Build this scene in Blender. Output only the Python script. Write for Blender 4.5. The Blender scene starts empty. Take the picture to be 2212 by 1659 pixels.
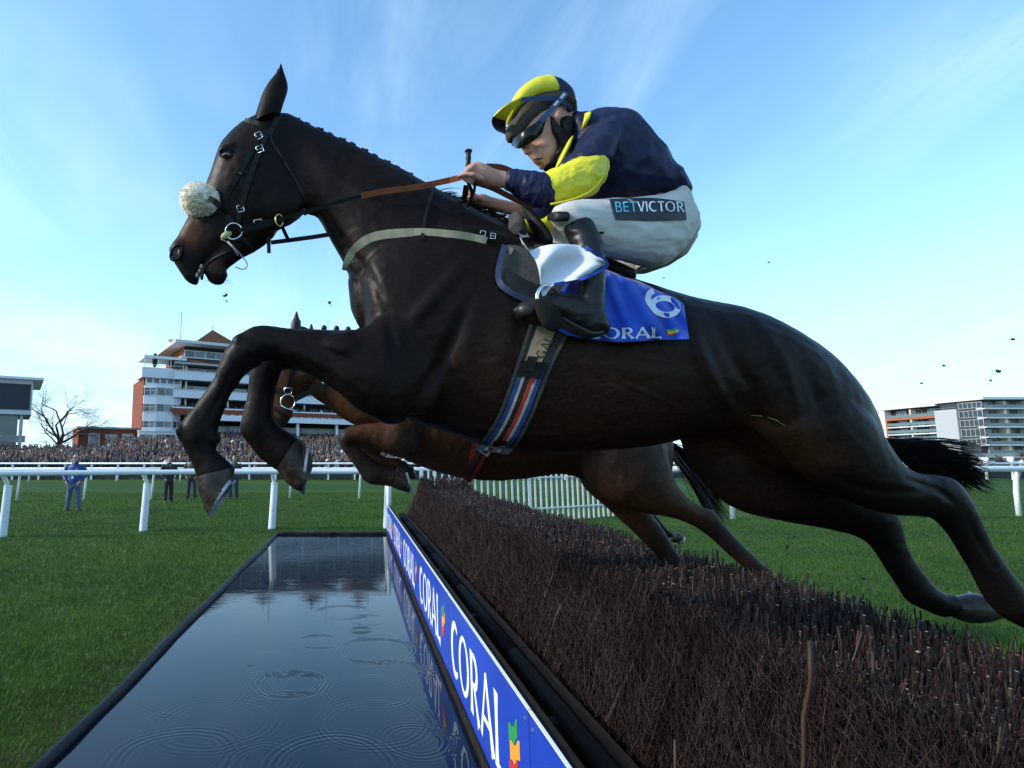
import bpy, bmesh, math, random
import numpy as np
from mathutils import Vector, Matrix
from mathutils.bvhtree import BVHTree
R = math.radians
rng = np.random.default_rng(7)
random.seed(7)
sc = bpy.context.scene
col = sc.collection

# ------------------------------------------------------------------ camera
CAM_H = 1.65
FOC, PX, PY = 1265.0, 766.0, 829.5          # measured off the photograph seen at 2212 x 1659
PITCH = math.atan((989 - 829.5) / FOC)
cam_d = bpy.data.cameras.new('camera')
cam = bpy.data.objects.new('camera', cam_d)
col.objects.link(cam)
cam.location = (0, 0, CAM_H)
cam.rotation_euler = (math.pi / 2 + PITCH, 0, 0)
cam_d.sensor_width = 36
cam_d.lens = 36 * FOC / 2212
cam_d.shift_x = (1106 - PX) / 2212
cam_d.clip_start = 0.05
cam_d.clip_end = 4000
sc.camera = cam

# ------------------------------------------------------------------ sky, sun, exposure
SUN_DIR = Vector((-0.84, -0.10, 0.47)).normalized()     # towards the sun
SUN_EL = math.asin(SUN_DIR.z)
SUN_AZ = math.atan2(SUN_DIR.x, SUN_DIR.y)
world = bpy.data.worlds.new('World')
sc.world = world
world.use_nodes = True
wn, wl = world.node_tree.nodes, world.node_tree.links
wn.clear()
def W(t, **k):
    n = wn.new(t)
    for a, b in k.items():
        setattr(n, a, b)
    return n
w_out = W('ShaderNodeOutputWorld')
w_bg = W('ShaderNodeBackground')
w_bg.inputs['Strength'].default_value = 0.15
w_sky = W('ShaderNodeTexSky', sky_type='NISHITA')
w_sky.sun_disc = False
w_sky.sun_elevation = SUN_EL
w_sky.sun_rotation = SUN_AZ
w_sky.altitude = 50
w_sky.air_density = 1.0
w_sky.dust_density = 0.6
w_sky.ozone_density = 2.0
w_tc = W('ShaderNodeTexCoord')
w_sep = W('ShaderNodeSeparateXYZ')
wl.new(w_tc.outputs['Generated'], w_sep.inputs[0])
def wmath(op, a, b=None, c=None, clamp=False):
    n = W('ShaderNodeMath', operation=op)
    n.use_clamp = clamp
    for i, v in enumerate((a, b, c)):
        if v is None:
            continue
        if isinstance(v, (int, float)):
            n.inputs[i].default_value = v
        else:
            wl.new(v, n.inputs[i])
    return n.outputs[0]
wx, wy, wz = w_sep.outputs
wden = wmath('ADD', wmath('MAXIMUM', wz, 0.0), 0.22)
wpx, wpy = wmath('DIVIDE', wx, wden), wmath('DIVIDE', wy, wden)
w_comb = W('ShaderNodeCombineXYZ')
wl.new(wpx, w_comb.inputs[0]); wl.new(wpy, w_comb.inputs[1])
w_map = W('ShaderNodeMapping')
w_map.inputs['Rotation'].default_value = (0, 0, R(14))
w_map.inputs['Scale'].default_value = (1.7, 0.36, 1)
wl.new(w_comb.outputs[0], w_map.inputs[0])
w_n1 = W('ShaderNodeTexNoise')
w_n1.inputs['Scale'].default_value = 1.5
w_n1.inputs['Detail'].default_value = 9
w_n1.inputs['Roughness'].default_value = 0.58
w_n1.inputs['Distortion'].default_value = 0.7
wl.new(w_map.outputs[0], w_n1.inputs['Vector'])
w_n2 = W('ShaderNodeTexNoise')
w_n2.inputs['Scale'].default_value = 0.9
w_n2.inputs['Detail'].default_value = 3
wl.new(w_comb.outputs[0], w_n2.inputs['Vector'])
def wramp(v, a, b):
    n = W('ShaderNodeMapRange')
    n.interpolation_type = 'SMOOTHSTEP'
    n.inputs['From Min'].default_value = a
    n.inputs['From Max'].default_value = b
    wl.new(v, n.inputs['Value'])
    return n.outputs['Result']
cirrus = wmath('MULTIPLY', wramp(w_n1.outputs['Fac'], 0.38, 0.78), wramp(w_n2.outputs['Fac'], 0.36, 0.66))
# low cloud bank near the horizon
w_map2 = W('ShaderNodeMapping')
w_map2.inputs['Scale'].default_value = (2.2, 2.2, 7.0)
wl.new(w_tc.outputs['Generated'], w_map2.inputs[0])
w_n3 = W('ShaderNodeTexNoise')
w_n3.inputs['Scale'].default_value = 2.0
w_n3.inputs['Detail'].default_value = 7
wl.new(w_map2.outputs[0], w_n3.inputs['Vector'])
low = wmath('MULTIPLY', wmath('MULTIPLY', wramp(w_n3.outputs['Fac'], 0.40, 0.66), wmath('SUBTRACT', 1.0, wramp(wz, 0.10, 0.32))), wmath('SUBTRACT', 1.0, wramp(wx, -0.55, 0.15)))
veil = wmath('MULTIPLY', wmath('SUBTRACT', 1.0, wramp(wz, -0.05, 0.46)), 0.80)
cover = wmath('ADD', wmath('MULTIPLY', cirrus, 0.62), wmath('MULTIPLY', low, 0.85), clamp=True)
w_mix = W('ShaderNodeMix', data_type='RGBA')
wl.new(cover, w_mix.inputs[0])
w_tint = W('ShaderNodeMix', data_type='RGBA', blend_type='MULTIPLY')
w_tint.inputs[0].default_value = 1.0
wl.new(w_sky.outputs[0], w_tint.inputs[6])
w_tint.inputs[7].default_value = (0.84, 1.10, 1.16, 1)
w_veil = W('ShaderNodeMix', data_type='RGBA')
wl.new(veil, w_veil.inputs[0]); wl.new(w_tint.outputs[2], w_veil.inputs[6]); w_veil.inputs[7].default_value = (2.45, 3.85, 5.2, 1)
wl.new(w_veil.outputs[2], w_mix.inputs[6])
w_mix.inputs[7].default_value = (3.3, 4.3, 4.9, 1)
wl.new(w_mix.outputs[2], w_bg.inputs['Color'])
wl.new(w_bg.outputs[0], w_out.inputs[0])

sun_d = bpy.data.lights.new('sun', 'SUN')
sun_d.energy = 2.2
sun_d.angle = R(6)
sun_d.color = (1.0, 0.92, 0.80)
sun = bpy.data.objects.new('sun', sun_d)
col.objects.link(sun)
sun.rotation_euler = (-SUN_DIR).to_track_quat('-Z', 'Y').to_euler()

sc.view_settings.view_transform = 'Standard'
sc.view_settings.look = 'None'
sc.view_settings.gamma = 1
sc.view_settings.use_curve_mapping = False
sc.view_settings.exposure = 1.0
sc.cycles.max_bounces = 6
sc.cycles.use_denoising = True

# ------------------------------------------------------------------ helpers
SP, CP = math.sin(PITCH), math.cos(PITCH)
def P(u, v, Y):
    """A point read off the photograph, set at its real distance Y (metres ahead)."""
    b = (PY - v) / FOC
    t = Y / (CP - b * SP)
    return Vector((t * (u - PX) / FOC, Y, CAM_H + t * (SP + b * CP)))
def ray(u, v):
    b = (PY - v) / FOC
    return Vector(((u - PX) / FOC, CP - b * SP, SP + b * CP)).normalized()
def G(u, v, z=0.0):
    """The point of the level z that the photograph shows at (u, v)."""
    d = ray(u, v)
    t = (z - CAM_H) / d.z
    return Vector((d.x * t, d.y * t, z))
def ZV(v, Y):
    return P(PX, v, Y).z

MATS = {}
def srgb(r, g, b):
    f = lambda c: (c / 255 / 12.92) if c / 255 <= .04045 else ((c / 255 + .055) / 1.055) ** 2.4
    return (f(r), f(g), f(b))
def mat(name, c, rough=.6, spec=.5, metal=0, c2=None, scale=8, detail=4, lo=.35, hi=.65, bump=0, bscale=None, sheen=0, coat=0, stretch=None, coord='Object'):
    if name in MATS:
        return MATS[name]
    m = bpy.data.materials.new(name)
    m.use_nodes = True
    n, l = m.node_tree.nodes, m.node_tree.links
    b = n['Principled BSDF']
    b.inputs['Base Color'].default_value = (*c, 1)
    b.inputs['Roughness'].default_value = rough
    b.inputs['Specular IOR Level'].default_value = spec
    b.inputs['Metallic'].default_value = metal
    if sheen:
        b.inputs['Sheen Weight'].default_value = sheen
        b.inputs['Sheen Roughness'].default_value = .4
    if coat:
        b.inputs['Coat Weight'].default_value = coat
    if c2 is not None or bump:
        tc = n.new('ShaderNodeTexCoord')
        src = tc.outputs[coord]
        if stretch:
            mp = n.new('ShaderNodeMapping')
            mp.inputs['Scale'].default_value = stretch
            l.new(src, mp.inputs[0]); src = mp.outputs[0]
        if c2 is not None:
            nz = n.new('ShaderNodeTexNoise')
            nz.inputs['Scale'].default_value = scale
            nz.inputs['Detail'].default_value = detail
            l.new(src, nz.inputs['Vector'])
            mr = n.new('ShaderNodeMapRange')
            mr.inputs['From Min'].default_value = lo
            mr.inputs['From Max'].default_value = hi
            l.new(nz.outputs['Fac'], mr.inputs['Value'])
            mx = n.new('ShaderNodeMix'); mx.data_type = 'RGBA'
            mx.inputs[6].default_value = (*c, 1); mx.inputs[7].default_value = (*c2, 1)
            l.new(mr.outputs[0], mx.inputs[0])
            l.new(mx.outputs[2], b.inputs['Base Color'])
        if bump:
            nb = n.new('ShaderNodeTexNoise')
            nb.inputs['Scale'].default_value = bscale or scale * 4
            nb.inputs['Detail'].default_value = 5
            l.new(src, nb.inputs['Vector'])
            bp = n.new('ShaderNodeBump')
            bp.inputs['Strength'].default_value = 1
            bp.inputs['Distance'].default_value = bump
            l.new(nb.outputs['Fac'], bp.inputs['Height'])
            l.new(bp.outputs[0], b.inputs['Normal'])
    MATS[name] = m
    return m
def attr_mat(name, attr='tone', rough=.6, spec=.4, sheen=0, noise=.25, nscale=30, bump=0, bscale=80, stretch=(1, 1, 1)):
    """A material whose base colour is the coat / blade colour stored per vertex, broken by fine noise."""
    m = bpy.data.materials.new(name)
    m.use_nodes = True
    n, l = m.node_tree.nodes, m.node_tree.links
    b = n['Principled BSDF']
    b.inputs['Roughness'].default_value = rough
    b.inputs['Specular IOR Level'].default_value = spec
    if sheen:
        b.inputs['Sheen Weight'].default_value = sheen
        b.inputs['Sheen Roughness'].default_value = .35
    a = n.new('ShaderNodeAttribute'); a.attribute_name = attr
    tc = n.new('ShaderNodeTexCoord')
    mp = n.new('ShaderNodeMapping'); mp.inputs['Scale'].default_value = stretch
    l.new(tc.outputs['Object'], mp.inputs[0])
    nz = n.new('ShaderNodeTexNoise'); nz.inputs['Scale'].default_value = nscale; nz.inputs['Detail'].default_value = 5
    l.new(mp.outputs[0], nz.inputs['Vector'])
    mr = n.new('ShaderNodeMapRange')
    mr.inputs['From Min'].default_value = .3; mr.inputs['From Max'].default_value = .7
    mr.inputs['To Min'].default_value = 1 - noise; mr.inputs['To Max'].default_value = 1 + noise
    l.new(nz.outputs['Fac'], mr.inputs['Value'])
    mx = n.new('ShaderNodeMix'); mx.data_type = 'RGBA'; mx.blend_type = 'MULTIPLY'
    mx.inputs[0].default_value = 1
    l.new(a.outputs['Color'], mx.inputs[6])
    l.new(mr.outputs[0], mx.inputs[7])
    l.new(mx.outputs[2], b.inputs['Base Color'])
    if bump:
        nb = n.new('ShaderNodeTexNoise'); nb.inputs['Scale'].default_value = bscale; nb.inputs['Detail'].default_value = 6
        l.new(mp.outputs[0], nb.inputs['Vector'])
        bp = n.new('ShaderNodeBump'); bp.inputs['Distance'].default_value = bump
        l.new(nb.outputs['Fac'], bp.inputs['Height']); l.new(bp.outputs[0], b.inputs['Normal'])
    MATS[name] = m
    return m

class MB:
    """Collects shapes (world or local coordinates) into one mesh."""
    def __init__(s):
        s.v, s.f, s.m = [], [], []
    def add(s, vs, fs, mi=0):
        o = len(s.v)
        s.v += [tuple(p) for p in vs]
        s.f += [tuple(i + o for i in f) for f in fs]
        s.m += [mi] * len(fs)
        return s
    def box(s, lo, hi, mi=0, M=None):
        x0, y0, z0 = lo; x1, y1, z1 = hi
        vs = [Vector(p) for p in ((x0,y0,z0),(x1,y0,z0),(x1,y1,z0),(x0,y1,z0),(x0,y0,z1),(x1,y0,z1),(x1,y1,z1),(x0,y1,z1))]
        if M is not None:
            vs = [M @ p for p in vs]
        return s.add(vs, [(0,3,2,1),(4,5,6,7),(0,1,5,4),(1,2,6,5),(2,3,7,6),(3,0,4,7)], mi)
    def rings(s, rings, cap=True, mi=0, closed=True):
        n = len(rings[0]); o = len(s.v); fs = []
        for r in rings:
            s.v += [tuple(p) for p in r]
        for i in range(len(rings) - 1):
            for j in range(n if closed else n - 1):
                k = (j + 1) % n
                fs.append((o+i*n+j, o+i*n+k, o+(i+1)*n+k, o+(i+1)*n+j))
        if cap and closed:
            fs.append(tuple(o + j for j in range(n))[::-1])
            fs.append(tuple(o + (len(rings)-1)*n + j for j in range(n)))
        s.f += fs; s.m += [mi] * len(fs)
        return s
    def tube(s, pts, r, n=8, mi=0, cap=True):
        pts = [Vector(p) for p in pts]
        rs = r if isinstance(r, (list, tuple)) else [r] * len(pts)
        up = None; rings = []
        for i, p in enumerate(pts):
            d = (pts[min(i+1, len(pts)-1)] - pts[max(i-1, 0)]).normalized()
            if up is None:
                up = d.orthogonal().normalized()
            up = (up - d * up.dot(d))
            up = up.normalized() if up.length > 1e-6 else d.orthogonal().normalized()
            w = d.cross(up)
            rings.append([p + (up*math.cos(2*math.pi*j/n) + w*math.sin(2*math.pi*j/n)) * rs[i] for j in range(n)])
        return s.rings(rings, cap, mi)
    def ball(s, c, r, nu=12, nv=8, mi=0, M=None):
        rx, ry, rz = r if isinstance(r, (tuple, list)) else (r, r, r)
        rings = []
        for i in range(nv + 1):
            t = math.pi * min(max(i / nv, .02), .98)
            rings.append([(rx*math.sin(t)*math.cos(2*math.pi*j/nu), ry*math.sin(t)*math.sin(2*math.pi*j/nu), rz*math.cos(t)) for j in range(nu)])
        c = Vector(c)
        rings = [[(M @ Vector(p) if M is not None else Vector(p)) + c for p in q] for q in rings]
        return s.rings(rings, True, mi)
    def poly(s, pts, thick, normal, mi=0):
        """A flat outline given thickness along normal."""
        n = len(pts); k = Vector(normal) * thick
        a = [Vector(p) for p in pts]; b = [p + k for p in a]
        fs = [tuple(range(n))[::-1], tuple(range(n, 2*n))] + [(i, (i+1) % n, n+(i+1) % n, n+i) for i in range(n)]
        return s.add(a + b, fs, mi)
    def strip(s, L, Rr, off=None, mi=0):
        """A band between two rails of points; off = thickness vector list."""
        n = len(L)
        if off is None:
            return s.add(list(L) + list(Rr), [(i, i+1, n+i+1, n+i) for i in range(n-1)], mi)
        rings = [[L[i], Rr[i], Rr[i] + off[i], L[i] + off[i]] for i in range(n)]
        return s.rings(rings, True, mi)
    def mesh(s, name, mats, origin=(0, 0, 0), smooth=False, fix=True):
        me = bpy.data.meshes.new(name)
        o = Vector(origin)
        me.from_pydata([tuple(Vector(p) - o) for p in s.v], [], s.f)
        if not isinstance(mats, (list, tuple)):
            mats = [mats]
        for m in mats:
            me.materials.append(m)
        if len(mats) > 1:
            me.polygons.foreach_set('material_index', s.m)
        if fix:
            bm = bmesh.new(); bm.from_mesh(me)
            bmesh.ops.recalc_face_normals(bm, faces=bm.faces)
            bm.to_mesh(me); bm.free()
        if smooth:
            me.polygons.foreach_set('use_smooth', [True] * len(me.polygons))
            if smooth != 'all':
                me.set_sharp_from_angle(angle=R(smooth if smooth is not True else 50))
        me.update()
        return me

def tag(o, label=None, cat=None, group=None, kind=None):
    if label: o['label'] = label
    if cat: o['category'] = cat
    if group: o['group'] = group
    if kind: o['kind'] = kind
    return o
def link(name, me, parent=None):
    o = bpy.data.objects.new(name, me)
    col.objects.link(o)
    if parent is not None:
        o.parent = parent
    return o
def root_pos(o):
    p = Vector((0, 0, 0))
    while o is not None:
        p += o.location; o = o.parent
    return p
def obj(name, mb, mats, parent=None, smooth=False, origin=None, fix=True):
    """One mesh object; shapes given in world coordinates."""
    base = root_pos(parent) if parent is not None else Vector((0, 0, 0))
    if parent is None:
        org = Vector(origin) if origin is not None else Vector((0, 0, 0))
        o = link(name, mb.mesh(name, mats, org, smooth, fix))
        o.location = org
        return o
    return link(name, mb.mesh(name, mats, base, smooth, fix), parent)
def thing(name, label, cat, loc=(0, 0, 0), group=None, rz=0):
    o = bpy.data.objects.new(name, None)
    o.empty_display_size = .1
    col.objects.link(o)
    o.location = loc; o.rotation_euler = (0, 0, rz)
    return tag(o, label, cat, group)
def copy_tree(o, parent=None):
    c = o.copy(); col.objects.link(c)
    if parent is not None:
        c.parent = parent
    for ch in list(o.children):
        copy_tree(ch, c)
    return c
def crom(a, n):
    """Catmull-Rom resampling of rows of numbers."""
    a = np.asarray(a, float)
    q = np.vstack([2*a[0]-a[1], a, 2*a[-1]-a[-2]])
    out = []
    for i in range(1, len(q) - 2):
        for k in range(n):
            t = k / n
            out.append(.5*((2*q[i]) + (-q[i-1]+q[i+1])*t + (2*q[i-1]-5*q[i]+4*q[i+1]-q[i+2])*t*t + (-q[i-1]+3*q[i]-3*q[i+1]+q[i+2])*t**3))
    out.append(q[-2])
    return np.array(out)
def loft(mb, st, n=20, sub=4, mi=0, sq=2.0, round_ends=True):
    """Limb or trunk: rows (u1, v1, u2, v2, Y, half depth): two outline points and the real depth of the section."""
    rows = []
    for u1, v1, u2, v2, Y, t in st:
        a, b = P(u1, v1, Y), P(u2, v2, Y)
        rows.append([*a, *b, t])
    rows = crom(rows, sub)
    return loft3(mb, rows, n, mi, sq, round_ends)
def loft3(mb, rows, n=20, mi=0, sq=2.0, round_ends=True):
    rings = []
    axis = Vector((0, 1, 0))
    for r in rows:
        a, b, t = Vector(r[0:3]), Vector(r[3:6]), r[6]
        c, h = (a + b) / 2, (a - b) / 2
        w = axis - h.normalized() * axis.dot(h.normalized())
        w = w.normalized() * t
        ring = []
        for j in range(n):
            an = 2*math.pi*j/n
            cs, sn = math.cos(an), math.sin(an)
            e = 2 / sq
            ring.append(c + h * math.copysign(abs(cs)**e, cs) + w * math.copysign(abs(sn)**e, sn))
        rings.append(ring)
    if round_ends:
        def endcap(ring, nxt):
            c = sum(ring, Vector()) / n; cn = sum(nxt, Vector()) / n
            size = min((p - c).length for p in ring)
            d = (c - cn).normalized() * size
            return [[c + (p - c) * .8 + d * .42 for p in ring], [c + (p - c) * .45 + d * .7 for p in ring]]
        e0 = endcap(rings[0], rings[1]); e1 = endcap(rings[-1], rings[-2])
        rings = [e0[1], e0[0]] + rings + [e1[0], e1[1]]
    return mb.rings(rings, True, mi)
def remesh(mb, voxel, smooth_it=6, name='tmp', factor=.5):
    """Fuse overlapping closed shapes into one continuous skin."""
    me = mb.mesh(name, mat('tmp', (.5, .5, .5)))
    o = link(name, me)
    md = o.modifiers.new('r', 'REMESH'); md.mode = 'VOXEL'; md.voxel_size = voxel
    if smooth_it:
        ms = o.modifiers.new('s', 'SMOOTH'); ms.factor = factor; ms.iterations = smooth_it
    dg = bpy.context.evaluated_depsgraph_get()
    res = bpy.data.meshes.new_from_object(o.evaluated_get(dg))
    bpy.data.objects.remove(o)
    res.materials.clear()
    res.polygons.foreach_set('use_smooth', [True] * len(res.polygons))
    return res
from mathutils import noise as mnoise
def folds(me, amp, scale, stretch=(1, 1, 1), seed=0):
    """Press soft ridged creases into a cloth surface."""
    V = verts_np(me).copy()
    N = np.empty(len(me.vertices) * 3, np.float32); me.vertices.foreach_get('normal', N); N = N.reshape(-1, 3)
    d = np.empty(len(V), np.float32)
    for i, p in enumerate(V):
        q = Vector((p[0]*stretch[0]*scale + seed, p[1]*stretch[1]*scale, p[2]*stretch[2]*scale))
        a = mnoise.noise(q); b = mnoise.noise(q * 2.3 + Vector((7, 3, 1)))
        d[i] = (1 - 2.2*abs(a)) * .7 + (1 - 2*abs(b)) * .35 - .5
    V += N * (d * amp)[:, None]
    me.vertices.foreach_set('co', V.ravel()); me.update()
def bvh_of(me):
    me.calc_loop_triangles()
    return BVHTree.FromPolygons([v.co for v in me.vertices], [tuple(t.vertices) for t in me.loop_triangles])
def set_tone(me, cols, name='tone'):
    a = me.color_attributes.new(name, 'FLOAT_COLOR', 'POINT')
    buf = np.ones((len(me.vertices), 4), np.float32)
    buf[:, :3] = cols
    a.data.foreach_set('color', buf.ravel())
def verts_np(me):
    a = np.empty(len(me.vertices) * 3, np.float32)
    me.vertices.foreach_get('co', a)
    return a.reshape(-1, 3)
def shift_mesh(me, org):
    a = verts_np(me) - np.array(org, np.float32)
    me.vertices.foreach_set('co', a.ravel()); me.update()
def np_mesh(name, V, F, mats, mi=None, smooth=False):
    """Fast mesh from arrays; F is (n,3) or (n,4)."""
    me = bpy.data.meshes.new(name)
    k = F.shape[1]
    me.vertices.add(len(V)); me.vertices.foreach_set('co', np.asarray(V, np.float32).ravel())
    me.loops.add(F.size); me.loops.foreach_set('vertex_index', np.asarray(F, np.int32).ravel())
    me.polygons.add(len(F))
    me.polygons.foreach_set('loop_start', np.arange(0, F.size, k, dtype=np.int32))
    for m in mats:
        me.materials.append(m)
    if mi is not None:
        me.polygons.foreach_set('material_index', np.asarray(mi, np.int32))
    if smooth:
        me.polygons.foreach_set('use_smooth', np.ones(len(F), bool))
    me.update(calc_edges=True)
    return me
# ------------------------------------------------------------------ ground, pool, birch fence, boards, rails
PX0, PX1, PY0, PY1 = -1.70, 0.73, -3.0, 13.35      # pool edges
WZ = -0.045
def grass_mat():
    m = bpy.data.materials.new('mown_turf'); m.use_nodes = True
    n, l = m.node_tree.nodes, m.node_tree.links
    b = n['Principled BSDF']; b.inputs['Roughness'].default_value = .85; b.inputs['Specular IOR Level'].default_value = .15
    g = n.new('ShaderNodeNewGeometry')
    def noise(scale, stretch, detail=5):
        mp = n.new('ShaderNodeMapping'); mp.inputs['Scale'].default_value = stretch
        l.new(g.outputs['Position'], mp.inputs[0])
        z = n.new('ShaderNodeTexNoise'); z.inputs['Scale'].default_value = scale; z.inputs['Detail'].default_value = detail
        l.new(mp.outputs[0], z.inputs['Vector']); return z.outputs['Fac']
    def rampc(f, a, b_, c1, c2):
        mr = n.new('ShaderNodeMapRange'); mr.inputs['From Min'].default_value = a; mr.inputs['From Max'].default_value = b_
        l.new(f, mr.inputs['Value'])
        mx = n.new('ShaderNodeMix'); mx.data_type = 'RGBA'
        l.new(mr.outputs[0], mx.inputs[0])
        for i, c in ((6, c1), (7, c2)):
            if isinstance(c, tuple): mx.inputs[i].default_value = (*c, 1)
            else: l.new(c, mx.inputs[i])
        return mx.outputs[2]
    c = rampc(noise(2.2, (1, 1, 1)), .35, .65, (.022, .058, .006), (.038, .084, .009))
    c = rampc(noise(.10, (.35, 1.6, 1), 3), .48, .62, c, (.050, .098, .011))     # mowing and wear bands across the course
    c = rampc(noise(26, (.5, 1.4, 1), 4), .50, .68, c, (.012, .038, .007))
    c = rampc(noise(1.3, (1, 1, 1), 6), .64, .78, c, (.045, .066, .020))
    l.new(c, b.inputs['Base Color'])
    bp = n.new('ShaderNodeBump'); bp.inputs['Distance'].default_value = .05
    l.new(noise(18, (.6, 1.3, 1), 8), bp.inputs['Height']); l.new(bp.outputs[0], b.inputs['Normal'])
    return m
M_TURF = grass_mat()
g = MB()
xs, ys = [-900, PX0 - .02, PX1 + .05, 900], [-40, PY0, PY1 + .02, 1500]
for i in range(3):
    for j in range(3):
        if i == 1 and j == 1: continue
        g.add([(xs[i], ys[j], 0), (xs[i+1], ys[j], 0), (xs[i+1], ys[j+1], 0), (xs[i], ys[j+1], 0)], [(0, 1, 2, 3)])
tag(obj('grass_ground', g, M_TURF), kind='structure')
M_BLACK = mat('black_rubber_liner', (.008, .008, .009), .5, .2, c2=(.016, .014, .013), scale=5, bump=.004, bscale=9)
M_SOIL = mat('dark_pond_bed', (.010, .010, .009), .9)
pb = MB()
pb.box((PX0 - .02, PY0, -.42), (PX1 + .05, PY1 + .02, -.36))
for lo, hi in (((PX0 - .06, PY0, -.40), (PX0 - .015, PY1 + .06, -.01)), ((PX0 - .015, PY1 + .015, -.40), (PX1 + .05, PY1 + .06, -.01))):
    pb.box(lo, hi)
tag(obj('pond_bed', pb, M_SOIL), kind='structure')
# rounded rubber lip of the water jump
def lip(name, a, b, r, seed, parent=None):
    rg_ = np.random.default_rng(seed); a, b = Vector(a), Vector(b); n = 46
    pts = []
    side = Vector((b - a).normalized().cross(Vector((0, 0, 1))))
    for i in range(n + 1):
        t = i / n
        pts.append(a.lerp(b, t) + side * (.012 * math.sin(t * 31) + rg_.normal(0, .004)) + Vector((0, 0, rg_.normal(0, .004))))
    mb = MB(); mb.tube(pts, [r * rg_.uniform(.93, 1.07) for _ in pts], 12)
    return tag(obj(name, mb, M_BLACK, parent, 'all'), kind='structure')
lip('pond_edge', (PX0 - .02, PY0, -.030), (PX0 - .02, PY1 + .04, -.030), .040, 1)
lip('pond_edge', (PX0 - .03, PY1 + .03, -.03), (PX1 + .05, PY1 + .03, -.03), .048, 2)
# water
def water_mat():
    m = bpy.data.materials.new('still_dark_water'); m.use_nodes = True
    n, l = m.node_tree.nodes, m.node_tree.links
    b = n['Principled BSDF']
    b.inputs['Base Color'].default_value = (.003, .0065, .015, 1); b.inputs['Roughness'].default_value = .012
    b.inputs['IOR'].default_value = 1.33; b.inputs['Specular IOR Level'].default_value = .5
    g = n.new('ShaderNodeNewGeometry')
    def mth(op, a, b_=None):
        x = n.new('ShaderNodeMath'); x.operation = op
        for i, v in enumerate((a, b_)):
            if v is None: continue
            if isinstance(v, (int, float)): x.inputs[i].default_value = v
            else: l.new(v, x.inputs[i])
        return x.outputs[0]
    total = None
    rings = [(625, 1478, 72, 1.0, .034), (640, 1476, 50, .8, .030), (812, 1404, 78, .8, .036), (690, 1386, 46, .5, .03), (780, 1361, 18, .9, .022), (800, 1492, 92, .5, .036), (745, 1400, 130, .22, .04),
             (590, 1430, 70, .35, .034), (470, 1560, 120, .4, .045), (380, 1640, 130, .8, .05), (810, 1560, 115, .6, .04), (720, 1655, 130, .9, .045), (860, 1450, 60, .5, .03), (900, 1600, 70, .7, .035),
             (745, 1322, 55, .3, .03), (800, 1340, 40, .3, .028), (420, 1500, 110, .3, .04), (560, 1640, 70, .6, .035)]
    mpw = n.new('ShaderNodeTexNoise'); mpw.inputs['Scale'].default_value = 2.2; mpw.inputs['Detail'].default_value = 2; l.new(g.outputs['Position'], mpw.inputs['Vector'])
    wob = mth('MULTIPLY', mth('SUBTRACT', mpw.outputs['Fac'], .5), .09)
    for u, v, rp, amp, lam in rings:
        c = G(u, v, WZ); rad = rp * (c.y * CP + (c.z - CAM_H) * SP) / FOC
        dn = n.new('ShaderNodeVectorMath'); dn.operation = 'DISTANCE'
        l.new(g.outputs['Position'], dn.inputs[0]); dn.inputs[1].default_value = c
        x = mth('SUBTRACT', mth('ADD', dn.outputs['Value'], wob), rad)
        s = mth('SINE', mth('MULTIPLY', x, 2 * math.pi / lam))
        y = mth('DIVIDE', x, lam * 1.7)
        e = mth('POWER', 2.718, mth('MULTIPLY', mth('MULTIPLY', y, y), -1.0))
        h = mth('MULTIPLY', mth('MULTIPLY', s, e), amp * .00055)
        total = h if total is None else mth('ADD', total, h)
    def nz(scale, stretch, amp, detail=4):
        mp = n.new('ShaderNodeMapping'); mp.inputs['Scale'].default_value = stretch
        l.new(g.outputs['Position'], mp.inputs[0])
        z = n.new('ShaderNodeTexNoise'); z.inputs['Scale'].default_value = scale; z.inputs['Detail'].default_value = detail
        l.new(mp.outputs[0], z.inputs['Vector']); return mth('MULTIPLY', z.outputs['Fac'], amp)
    # breeze catching the far half, calm near the viewer
    sep = n.new('ShaderNodeSeparateXYZ'); l.new(g.outputs['Position'], sep.inputs[0])
    far = n.new('ShaderNodeMapRange'); far.inputs['From Min'].default_value = 5; far.inputs['From Max'].default_value = 9
    l.new(sep.outputs[1], far.inputs['Value'])
    total = mth('ADD', total, mth('MULTIPLY', nz(9, (.4, 1.5, 1), .0009, 5), mth('ADD', far.outputs[0], .12)))
    total = mth('ADD', total, nz(2.0, (1, 1, 1), .0008, 2))
    bp = n.new('ShaderNodeBump'); bp.inputs['Distance'].default_value = 1.0
    l.new(total, bp.inputs['Height']); l.new(bp.outputs[0], b.inputs['Normal'])
    return m
wm_ = MB(); wm_.add([(PX0 - .03, PY0, WZ), (PX1 + .02, PY0, WZ), (PX1 + .02, PY1 + .03, WZ), (PX0 - .03, PY1 + .03, WZ)], [(0, 1, 2, 3)])
tag(obj('water', wm_, water_mat()), kind='structure')

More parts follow.
